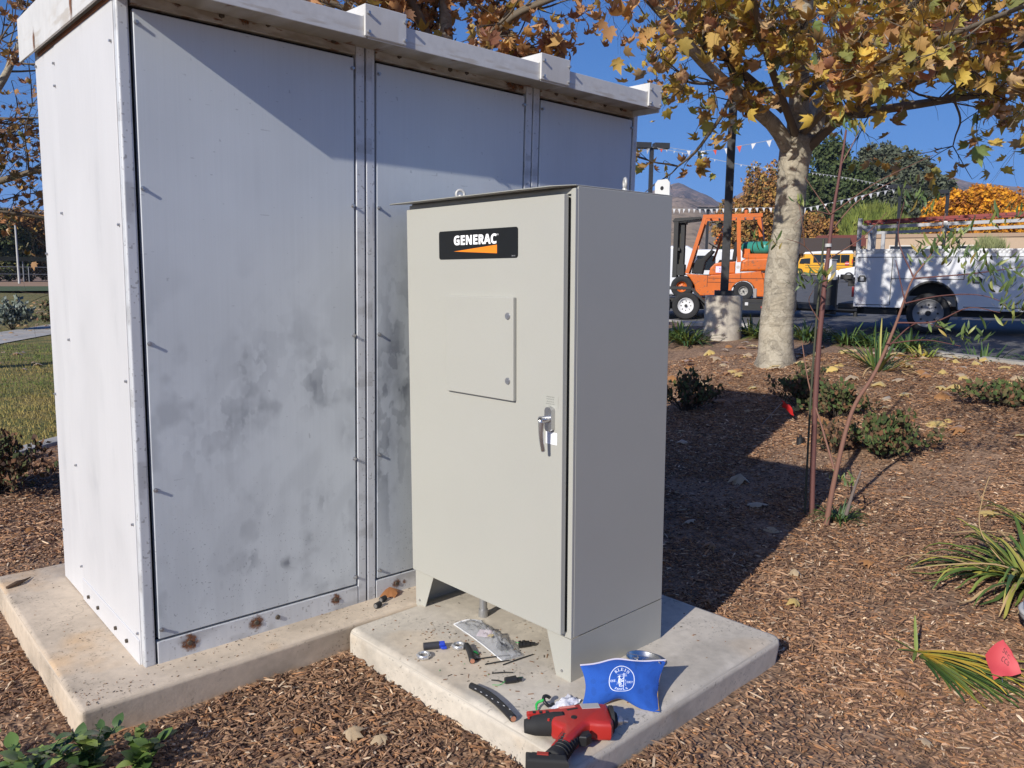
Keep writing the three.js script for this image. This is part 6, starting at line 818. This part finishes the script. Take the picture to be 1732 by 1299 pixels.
solo('white_box', 'small white box standing on the asphalt by the bus rear wheel', 'box', [box(-0.45, 0.45, 0, 1.6, -0.3, 0.3, 0.04), box(-0.5, 0.5, 1.6, 1.66, -0.35, 0.35, 0.02)], mat(0.7, 0.7, 0.7, 0.5), [60.5, lotH(60.5, -28.3), -27.9]);
solo('wheel_stop', 'white concrete wheel stop lump beside the lamp post base', 'wheel stop', [box(-0.7, 0.7, 0, 0.14, -0.09, 0.09, 0.03)], mKerb, [11.6, lotH(11.6, -7.2) , -6.9], -1.1);
// ---------------------------------------------------------------- plants in the mulch bed
function blade(R, base, az, len, w, droop, lift, m, seg = 7) { // strap leaf arching out from base
  return grid(2, seg, (u, v) => { const s = v, out = len * (Math.sin(Math.min(1.45, lift * 0 + s * 1.25)) / 0.949) * Math.cos(lift) + 0.0, up = len * s * Math.sin(lift) - droop * len * s * s, x = base[0] + Math.cos(az) * out, z = base[2] + Math.sin(az) * out, ww = w * (s < 0.15 ? 0.6 + s * 2.7 : 1) * Math.pow(1 - s * 0.985, 0.45) * (u - 0.5); return [x - Math.sin(az) * ww, Math.max(base[1] + up + Math.abs(u - 0.5) * w * 0.35, 0.006), z + Math.cos(az) * ww]; });
}
const strapM = { g: mat(0.085, 0.14, 0.028, 0.6, 0, { side: THREE.DoubleSide }), d: mat(0.05, 0.10, 0.03, 0.5, 0, { side: THREE.DoubleSide }), y: mat(0.33, 0.30, 0.06, 0.6, 0, { side: THREE.DoubleSide }), l: mat(0.18, 0.23, 0.045, 0.6, 0, { side: THREE.DoubleSide }), t: mat(0.48, 0.33, 0.16, 0.8, 0, { side: THREE.DoubleSide }), o: mat(0.5, 0.34, 0.04, 0.7, 0, { side: THREE.DoubleSide }) };
function strapPlant(name, label, at, n, len, spread, mix, seed, singles, opt = {}) {
  const R = rng(seed), t = thing(name, label, opt.cat ?? 'plant', at, 0, opt.group), bag = {};
  for (let i = 0; i < n; i++) {
    const az = opt.az ? lerp(opt.az[0], opt.az[1], R()) : R() * 6.283, r = spread * Math.sqrt(R()), b = [Math.cos(az) * r * 0.7 + (R() - 0.5) * spread * 0.4, 0, Math.sin(az) * r * 0.7 + (R() - 0.5) * spread * 0.4], k = mix[Math.floor(R() * mix.length)], dry = k === 't' || k === 'o';
    const g = blade(R, b, az + (R() - 0.5) * 0.8, len * (0.55 + 0.6 * R()), (opt.w ?? 0.017) * (0.7 + 0.6 * R()), (dry ? 0.5 : opt.droop ?? 0.55) * (0.6 + 0.8 * R()), dry ? 0.25 + 0.4 * R() : (opt.lift ?? 0.8) * (0.55 + 0.75 * R()));
    if (singles) part('leaf', [g], strapM[k], t); else (bag[k] ??= []).push(g);
  }
  for (const k in bag) part('foliage', bag[k], strapM[k], t, null, 'stuff'); return t;
}
const at = (x, z, o = 0) => [x, terrain(x, z) + o, z];
{
  const t = strapPlant('strap_leaf_plant', 'large clump of green and yellow strap leaves with dry tan blades at right', at(2.52, 0.86), 150, 0.58, 0.15, ['g', 'l', 'l', 'y', 'd', 'g', 't', 'l', 't', 'y'], 601, true, { w: 0.027, lift: 0.85, droop: 0.62 });
  part('dry_stalk', [limb([[0, 0.03, 0], [-0.2, 0.12, -0.12], [-0.42, 0.13, -0.28], [-0.62, 0.12, -0.40]], [0.005, 0.004, 0.003], 14, 6)], strapM.t, t); part('dry_stalk', [limb([[-0.05, 0.05, -0.1], [-0.10, 0.25, -0.24], [-0.07, 0.42, -0.25], [-0.03, 0.52, -0.24]], [0.004, 0.003, 0.002], 12, 6), limb([[-0.075, 0.40, -0.25], [-0.11, 0.45, -0.27]], [0.002, 0.0015], 4, 5)], strapM.t, t);
  strapPlant('strap_leaf_plant', 'second strap leaf clump behind the large one at the right edge', at(3.2, 0.75), 46, 0.5, 0.1, ['g', 'l', 'y', 'd', 't'], 602, true, { w: 0.02 });
  const f = strapPlant('strap_leaf_plant', 'flattened clump of strap leaves lying towards the near red flag', at(1.45, 0.69, 0.012), 84, 0.42, 0.04, ['g', 'l', 'l', 'g', 'y', 'd', 'o'], 603, true, { w: 0.02, lift: 0.22, droop: 0.16, az: [1.45, 2.2] });
  for (const [az, ln, lf] of [[-0.6, 0.2, 1.25], [-2.2, 0.13, 0.7], [2.9, 0.12, 0.3], [2.4, 0.14, 0.3], [3.5, 0.13, 0.5]]) part('leaf', [blade(rng(5), [0, 0, 0], az, ln, 0.018, 0.25, lf)], strapM.l, f);
  strapPlant('grass_tuft', 'green grass tuft at the foot of the staked sapling', at(2.86, -0.30), 70, 0.24, 0.07, ['d', 'd', 'g'], 604, true, { w: 0.010, lift: 1.0, cat: 'grass tuft' });
  strapPlant('strap_leaf_plant', 'tall upright strap leaf clump in the middle of the mulch bed behind the leaning stem', at(7.0, -1.8), 46, 0.75, 0.14, ['g', 'd', 'l', 'y', 't'], 605, false, { w: 0.03, lift: 1.15, droop: 0.35 });
  const edge = [[8.35, -5.3, 'at the left end of the kerb beside the cabinet edge'], [8.75, -5.75, 'on the kerb left of the lamp post base'], [9.75, -5.0, 'between the lamp post base and the sycamore trunk'], [9.45, -4.5, 'just left of the sycamore trunk along the kerb'], [9.7, -4.05, 'just right of the sycamore trunk along the kerb'], [9.5, -3.3, 'behind the two reddish sapling stems along the kerb'], [9.55, -2.9, 'below the rear wheel of the truck along the kerb'], [9.2, -2.3, 'under the truck wheel arch along the kerb'], [9.0, -1.35, 'at the right edge of the photo along the kerb'], [8.6, -1.9, 'small and yellowing, in front of the kerb at right'], [9.2, -0.7, 'rightmost along the kerb']];
  edge.forEach(([x, z, l], i) => strapPlant('strap_leaf_plant', 'dark green strap leaf clump ' + l, at(x, z), i === 9 ? 26 : 115, i === 9 ? 0.34 : 0.6, 0.16, i === 9 ? ['y', 'l', 'o'] : i < 5 ? ['g', 'd', 'l'] : ['d', 'd', 'g'], 610 + i, false, { w: 0.03, lift: 0.95, droop: 0.55 }));
}
const smallLeaf = polyMesh([0, 0, 0, -0.32, 0.45, 0.06, 0, 0.5, 0, 0.32, 0.45, 0.06, 0, 1, -0.05], [0, 2, 1, 0, 3, 2, 1, 2, 4, 2, 3, 4]);
function shrub(label, p, r, h, n, pal, seed, ls = 0.05, o = {}) { // low twiggy shrub with small leaves
  const R = rng(seed), t = thing('shrub', label, 'shrub', p, 0, o.group), st = [], list = [], cols = [];
  const ns = o.stems ?? 34;
  for (let i = 0; i < ns; i++) { const a = R() * 6.28, rr = r * (0.2 + 0.85 * R()), hh = h * (0.5 + 0.6 * R()) * (1 - 0.35 * (rr / r) ** 2), pts = [[Math.cos(a) * 0.03, -0.02, Math.sin(a) * 0.03], [Math.cos(a) * rr * 0.5, hh * 0.55, Math.sin(a) * rr * 0.5], [Math.cos(a) * rr, hh, Math.sin(a) * rr]]; st.push(limb(pts, [0.006, 0.002], 5, 4)); const cv = new THREE.CatmullRomCurve3(pts.map((q) => V(...q)));
    for (let k = 0; k < n / ns; k++) { const s = 0.25 + 0.75 * Math.sqrt(R()), q = cv.getPointAt(Math.min(1, s)); q.add(V((R() - 0.5), (R() - 0.4), (R() - 0.5)).multiplyScalar(r * 0.24)); if (q.y < 0.01) continue; const sc = ls * (0.6 + 0.8 * R()); list.push(M4(q, Q((R() - 0.5) * 2.4, R() * 6.28, (R() - 0.5) * 2), V(sc, sc, sc))); const c = pal[Math.floor(R() * pal.length)], m = 0.7 + 0.6 * R(); cols.push(C(c[0] * m, c[1] * m, c[2] * m)); } }
  part('stems', st, mDarkBark, t, null, 'stuff'); instanced('foliage', smallLeaf, mFol, list, t, cols); return t;
}
const DK = [[0.05, 0.065, 0.022], [0.075, 0.085, 0.025], [0.10, 0.07, 0.035], [0.13, 0.065, 0.035]], DKG = [[0.05, 0.08, 0.022], [0.08, 0.11, 0.03], [0.10, 0.085, 0.035], [0.16, 0.08, 0.04]], DEAD = [[0.14, 0.075, 0.04], [0.09, 0.05, 0.03], [0.06, 0.065, 0.025], [0.20, 0.10, 0.05]];
shrub('dark low shrub against the right side of the cabinet', at(5.1, -3.05), 0.36, 0.40, 900, DK, 701, 0.05);
shrub('dark shrub in the shelter shadow beside the far red flag', at(5.35, -1.85), 0.34, 0.42, 900, DK, 702, 0.05);
shrub('small sunlit shrub just right of the shadowed one by the far red flag', at(5.2, -1.42), 0.36, 0.30, 900, DKG, 703, 0.05);
shrub('dark leafy shrub behind the leaning reddish sapling stem', at(4.3, -0.62), 0.38, 0.34, 1300, DKG, 704, 0.045);
shrub('reddish half dead shrub left of the leaning sapling stem', at(4.25, -1.0), 0.2, 0.24, 400, DEAD, 705, 0.045);
shrub('sprawling thin shrub with brown leaves at the right of the mulch bed', at(5.9, -0.2), 0.42, 0.20, 800, DKG, 706, 0.05);
shrub('dark purple brown shrub left of the white shelter end wall', at(-0.95, -4.75), 0.42, 0.40, 1700, DEAD.concat(DK), 707, 0.045);
shrub('silvery grey bush on the lawn far left', [2.6, -0.12, -22.8], 0.55, 0.75, 1100, [[0.22, 0.25, 0.22], [0.15, 0.18, 0.14]], 708, 0.12);
shrub('dark wide bush on the lawn beside the path left of the shelter', [4.0, -0.12, -22.6], 0.9, 0.7, 1400, DK, 709, 0.11);
shrub('small dark sprig by the low kerb left of the shelter', at(-0.75, -5.75), 0.12, 0.26, 160, DK, 710, 0.04, { stems: 8 });
// leafy green plant at the bottom left corner
{
  const R = rng(720), ov = grid(4, 6, (u, v) => { const w = 0.34 * Math.pow(Math.sin(PI * Math.pow(clamp(v, 0.001, 0.999), 0.8)), 0.75) * (u - 0.5) * 2; return [w, v, 0.10 * Math.abs(w) - 0.35 * (v - 0.35) * (v - 0.35)]; });
  const gm = [mat(0.06, 0.11, 0.028, 0.4, 0, { side: THREE.DoubleSide }), mat(0.11, 0.18, 0.04, 0.4, 0, { side: THREE.DoubleSide }), mat(0.22, 0.28, 0.07, 0.45, 0, { side: THREE.DoubleSide })], stM = mat(0.10, 0.15, 0.04, 0.6);
  const plant = (label, p, stems, hgt, rad) => { const t = thing('leafy_plant', label, 'plant', p); for (let i = 0; i < stems; i++) { const a = R() * 6.28, rr = rad * (0.3 + 0.8 * R()), pts = [[0, -0.02, 0], [Math.cos(a) * rr * 0.4, hgt * 0.55, Math.sin(a) * rr * 0.4], [Math.cos(a) * rr, hgt * (0.75 + 0.4 * R()), Math.sin(a) * rr]]; part('stem', [limb(pts, [0.003, 0.0015], 8, 5)], stM, t); const cv = new THREE.CatmullRomCurve3(pts.map((q) => V(...q))); for (let k = 0; k < 13; k++) { const q = cv.getPointAt(Math.min(1, 0.25 + k * 0.06)), m = part('leaf', [ov], gm[Math.floor(R() * 2.5)], t); m.position.copy(q); m.rotation.set(-0.5 - 1.3 * R(), a + (k % 2 ? 1.2 : -1.2) + (R() - 0.5), (R() - 0.5) * 0.5, 'YXZ'); m.scale.setScalar(0.034 + 0.03 * R()); } } };
  plant('leafy green plant at the front corner of the tan slab', [-1.42, -0.13, -0.80], 7, 0.15, 0.11); plant('leafy green plant left of the one at the slab corner', [-1.60, -0.13, -0.86], 9, 0.13, 0.13); plant('leafy green plant at the lower left corner of the photo', [-1.72, -0.13, -1.0], 8, 0.12, 0.12); plant('low leafy green sprig in the mulch right of the slab corner plant', [-1.28, -0.13, -0.72], 5, 0.09, 0.09); plant('leafy green plant nearest the camera at bottom left', [-1.60, -0.13, -0.55], 8, 0.12, 0.14);
}
// staked sapling with reddish stems and willow-like leaves
{
  const mRedBark = mat(0.155, 0.065, 0.055, 0.7), mTan = mat(0.23, 0.115, 0.08, 0.8), o = [2.86, terrain(2.87, -0.49), -0.49], L = (l) => l.map((p) => [p[0] - o[0], p[1] - o[1], p[2] - o[2]]), R = rng(740);
  const wl = grid(2, 7, (u, v) => { const w = 0.11 * Math.pow(Math.sin(PI * clamp(v, 0.001, 0.999)), 0.8) * (u - 0.5) * 2; return [w, v, 0.25 * Math.abs(w) - 0.45 * v * v]; });
  const lm = [mat(0.075, 0.12, 0.035, 0.5, 0, { side: THREE.DoubleSide }), mat(0.13, 0.18, 0.05, 0.5, 0, { side: THREE.DoubleSide }), mat(0.24, 0.26, 0.07, 0.5, 0, { side: THREE.DoubleSide }), mat(0.34, 0.25, 0.06, 0.6, 0, { side: THREE.DoubleSide })];
  const tuft = (t, c, r, n, s = 0.062) => { for (let i = 0; i < n; i++) { const m = part('leaf', [wl], lm[Math.min(3, Math.floor(R() * R() * 4.6))], t); m.position.set(c[0] - t.position.x + (R() - 0.5) * r * 2, c[1] - t.position.y + (R() - 0.5) * r * 1.3, c[2] - t.position.z + (R() - 0.5) * r * 2); m.rotation.set((R() - 0.2) * 1.9, R() * 6.28, (R() - 0.5) * 2.0, 'YXZ'); m.scale.setScalar(s * (0.7 + 0.7 * R())); } };
  const stake = thing('sapling_tree', 'tall straight reddish sapling with bare side twigs standing right of the cabinet', 'sapling', o);
  part('trunk', [limb(L([[2.87, -0.16, -0.49], [2.86, 0.39, -0.51], [2.86, 1.01, -0.52], [2.86, 1.38, -0.51], [2.87, 1.68, -0.50], [2.87, 1.88, -0.49], [2.88, 2.12, -0.47], [2.89, 2.40, -0.45]]), [0.017, 0.018, 0.017, 0.016, 0.010, 0.006], 40, 10)], mRedBark, stake); part('tie', [cyl(0.02, 0.02, [0.0, 1.69 - o[1], -0.01], [0.0, 1.71 - o[1], -0.01], 12)], mat(0.5, 0.5, 0.48, 0.6), stake);
  part('stake', [limb(L([[2.845, -0.16, -0.53], [2.84, 0.6, -0.54], [2.835, 1.2, -0.535], [2.845, 1.74, -0.525]]), [0.007, 0.007], 12, 8)], mat(0.07, 0.075, 0.045, 0.8), stake, 'thin dark green support stake');
  const twig = (t, pts, r, m) => part('twig', [limb(pts.map((p) => [p[0] - t.position.x, p[1] - t.position.y, p[2] - t.position.z]), [r, r * 0.35], 14, 6)], m ?? mRedBark, t);
  for (const p of [[[2.86, 1.89, -0.50], [2.75, 2.12, -0.63]], [[2.86, 1.89, -0.50], [2.83, 2.06, -0.22], [2.75, 2.18, 0.12]], [[2.86, 1.89, -0.50], [2.68, 1.90, -0.54], [2.55, 1.82, -0.57]], [[2.86, 1.76, -0.51], [3.07, 1.98, -0.43], [3.34, 2.14, -0.29]], [[2.82, 1.53, -0.49], [2.67, 1.69, -0.56], [2.53, 1.73, -0.61]], [[2.67, 1.69, -0.56], [2.57, 1.85, -0.54], [2.56, 1.94, -0.56]], [[2.86, 1.61, -0.50], [2.90, 1.75, -0.30], [3.04, 1.90, -0.23]], [[2.86, 1.2, -0.51], [2.75, 1.35, -0.55], [2.7, 1.42, -0.5]], [[2.88, 2.2, -0.46], [3.0, 2.36, -0.44], [3.02, 2.46, -0.42]]]) twig(stake, p, 0.0045, mTan);
  tuft(stake, [2.61, 1.47, -0.46], 0.09, 34); tuft(stake, [2.56, 1.94, -0.55], 0.045, 9, 0.055); tuft(stake, [2.40, 1.69, -0.66], 0.06, 16); tuft(stake, [2.95, 2.42, -0.44], 0.10, 22, 0.06);
  const b = thing('sapling_tree', 'leaning forked reddish sapling with narrow green leaves in front of the service truck', 'sapling', [2.73, terrain(2.73, -0.34), -0.34]);
  const rel = (l) => l.map((p) => [p[0] - b.position.x, p[1] - b.position.y, p[2] - b.position.z]);
  part('trunk', [limb(rel([[2.73, -0.14, -0.34], [2.75, 0.29, -0.30], [2.82, 0.70, -0.25], [2.90, 0.92, -0.17], [2.99, 1.23, -0.10], [3.00, 1.36, -0.07], [3.06, 1.50, -0.05], [3.14, 1.68, 0.03], [3.16, 1.89, 0.07]]), [0.019, 0.0145, 0.012, 0.0095, 0.0055, 0.003], 44, 10)], mTan, b, 'pinkish brown leaning stem');
  part('stem', [limb(rel([[2.78, 0.28, -0.32], [2.83, 0.55, -0.45], [2.88, 0.81, -0.58], [2.95, 1.07, -0.68]]), [0.008, 0.003], 20, 8)], mTan, b); part('dead_stub', [limb(rel([[2.80, 0.02, -0.24], [2.80, 0.2, -0.2], [2.81, 0.32, -0.17]]), [0.013, 0.006], 8, 7)], mat(0.2, 0.16, 0.14, 0.9), b);
  for (const p of [[[3.00, 1.35, -0.06], [2.97, 1.40, 0.14], [2.94, 1.41, 0.37], [2.89, 1.35, 0.56]], [[3.06, 1.51, -0.05], [3.07, 1.75, -0.16], [3.08, 2.00, -0.14]], [[2.99, 1.23, -0.10], [2.96, 1.25, 0.13], [2.92, 1.34, 0.32], [2.87, 1.32, 0.49]], [[2.97, 1.07, -0.14], [3.03, 1.23, 0.00], [2.98, 1.21, 0.19]], [[3.06, 1.50, -0.05], [3.01, 1.53, 0.28], [2.89, 1.57, 0.58]], [[3.00, 1.35, -0.06], [2.98, 1.61, -0.13]], [[2.94, 1.1, -0.13], [2.93, 1.14, 0.1], [2.9, 1.12, 0.3]]]) twig(b, p, 0.005);
  for (const [c, r, n] of [[[3.05, 1.64, 0.06], 0.12, 46], [[3.07, 1.71, 0.15], 0.10, 30], [[3.11, 1.93, -0.05], 0.09, 24], [[2.95, 1.54, 0.41], 0.12, 40], [[2.88, 1.45, 0.55], 0.13, 46], [[3.01, 1.61, 0.27], 0.08, 18], [[2.92, 1.17, 0.33], 0.08, 20], [[2.79, 1.31, 0.60], 0.10, 30], [[2.95, 1.82, 0.46], 0.09, 22], [[3.09, 2.02, -0.10], 0.08, 16], [[2.88, 1.20, 0.19], 0.05, 8]]) tuft(b, c, r, n);
  tuft(b, [2.82, 0.22, -0.28], 0.06, 18, 0.06);
}
// marker flags, bucket
{
  const mFlag = new THREE.MeshStandardMaterial({ side: THREE.DoubleSide, roughness: 0.6, map: canvasTex(256, 256, (g, w, h) => { g.fillStyle = '#c4474c'; g.fillRect(0, 0, w, h); g.strokeStyle = '#5a1016'; g.lineWidth = 5; g.font = 'bold 44px sans-serif'; g.fillStyle = '#64131a'; g.save(); g.translate(118, 84); g.rotate(0.75); g.fillText('SEC', 0, 0); g.fillText('CCS', 14, 48); g.restore(); }) });
  const f = thing('marker_flag', 'red plastic marker flag with dark letters lying by the flattened strap leaves', 'marker flag', [1.40, 0.02, 1.02]), base = -0.11;
  const crease = (u, v) => { const A = [0.071, 0.042, -0.016], B = [0.038, -0.042, -0.067], Cc = [-0.05, -0.087, -0.006], D = [0.019, -0.052, 0.069]; // apex, left, bottom, right
    const top = [0, 1, 2].map((k) => lerp(B[k], A[k], Math.min(1, u * 1.7)) * (u < 0.59 ? 1 : 1) + (u > 0.59 ? (D[k] - A[k]) * (u - 0.59) / 0.41 * 0.45 : 0)), bot = [0, 1, 2].map((k) => lerp(Cc[k], D[k], u)), p = [0, 1, 2].map((k) => lerp(bot[k], top[k], v)); p[1] += 0.016 * Math.abs(Math.sin(u * 4.2 + 0.5)) * (0.4 + 0.6 * v) + 0.004 * Math.sin(v * 7 + u * 5); return p; };
  part('flag', [grid(12, 10, crease)], mFlag, f); part('wire', [cyl(0.0015, 0.0015, [0.06, base + 0.10, -0.03], [-0.09, base - 0.02, 0.05], 6)], mSteel, f);
  const g = thing('marker_flag', 'small bright red marker flag on a thin wire at the edge of the shelter shadow', 'marker flag', [4.79, terrain(4.79, -1.83), -1.83]);
  part('flag', [grid(4, 4, (u, v) => [-0.02 + 0.05 * u + 0.10 * v * 0.4, 0.24 - 0.11 * v * (0.6 + 0.4 * u) - 0.03 * u + 0.01 * Math.sin(u * 6), 0.06 + 0.10 * u * (0.5 + 0.5 * v) + 0.012 * Math.sin(v * 5)])], mat(0.55, 0.02, 0.02, 0.5, 0, { side: THREE.DoubleSide }), g); part('wire', [cyl(0.002, 0.002, [-0.06, 0, -0.1], [0.0, 0.25, 0.08], 6)], mSteel, g);
  solo('irrigation_emitter', 'small black irrigation riser in the mulch behind the straight sapling', 'irrigation emitter', [cyl(0.035, 0.03, [0, 0, 0], [0, 0.06, 0], 12), cyl(0.012, 0.012, [0, 0.06, 0], [0, 0.085, 0], 8)], mBlk, at(4.35, -1.35));
  const b = thing('bucket', 'scuffed white plastic bucket with tool handles at the right edge of the photo', 'bucket', [1.86, -0.115, 1.12]), mB = mat(0.46, 0.45, 0.43, 0.6);
  part('body', [lathe([[0.0, 0.004], [0.12, 0.004], [0.125, 0.0], [0.14, 0.17], [0.158, 0.175], [0.16, 0.20], [0.146, 0.205], [0.138, 0.19], [0.118, 0.02], [0.0, 0.012]], 40)], mB, b); part('rim', [prep(new THREE.TorusGeometry(0.153, 0.011, 10, 40).rotateX(PI / 2).translate(0, 0.20, 0))], mat(0.55, 0.54, 0.52, 0.5), b); part('bail', [prep(new THREE.TorusGeometry(0.155, 0.003, 6, 30, PI).rotateX(-1.2).translate(0, 0.18, 0))], mSteel, b); part('contents', [prep(new THREE.CylinderGeometry(0.125, 0.12, 0.01, 24).translate(0, 0.14, 0))], mat(0.03, 0.03, 0.035, 0.8), b);
  const h = thing('pliers', 'blue handled pliers standing in the white bucket', 'pliers', [1.80, -0.02, 1.06]); for (const k of [-1, 1]) part('handle', [limb([[0.03, 0.02, 0.02 * k + 0.02], [0.0, 0.12, 0.014 * k + 0.01], [-0.05, 0.21, 0.022 * k - 0.01]], [0.008, 0.0095, 0.008], 12, 10)], mat(0.02, 0.07, 0.25, 0.4), h); part('jaw', [bar([0.03, 0.03, 0.02], [0.05, -0.02, 0.03], 0.018)], mSteel, h);
}

renderer.render(scene, camera);
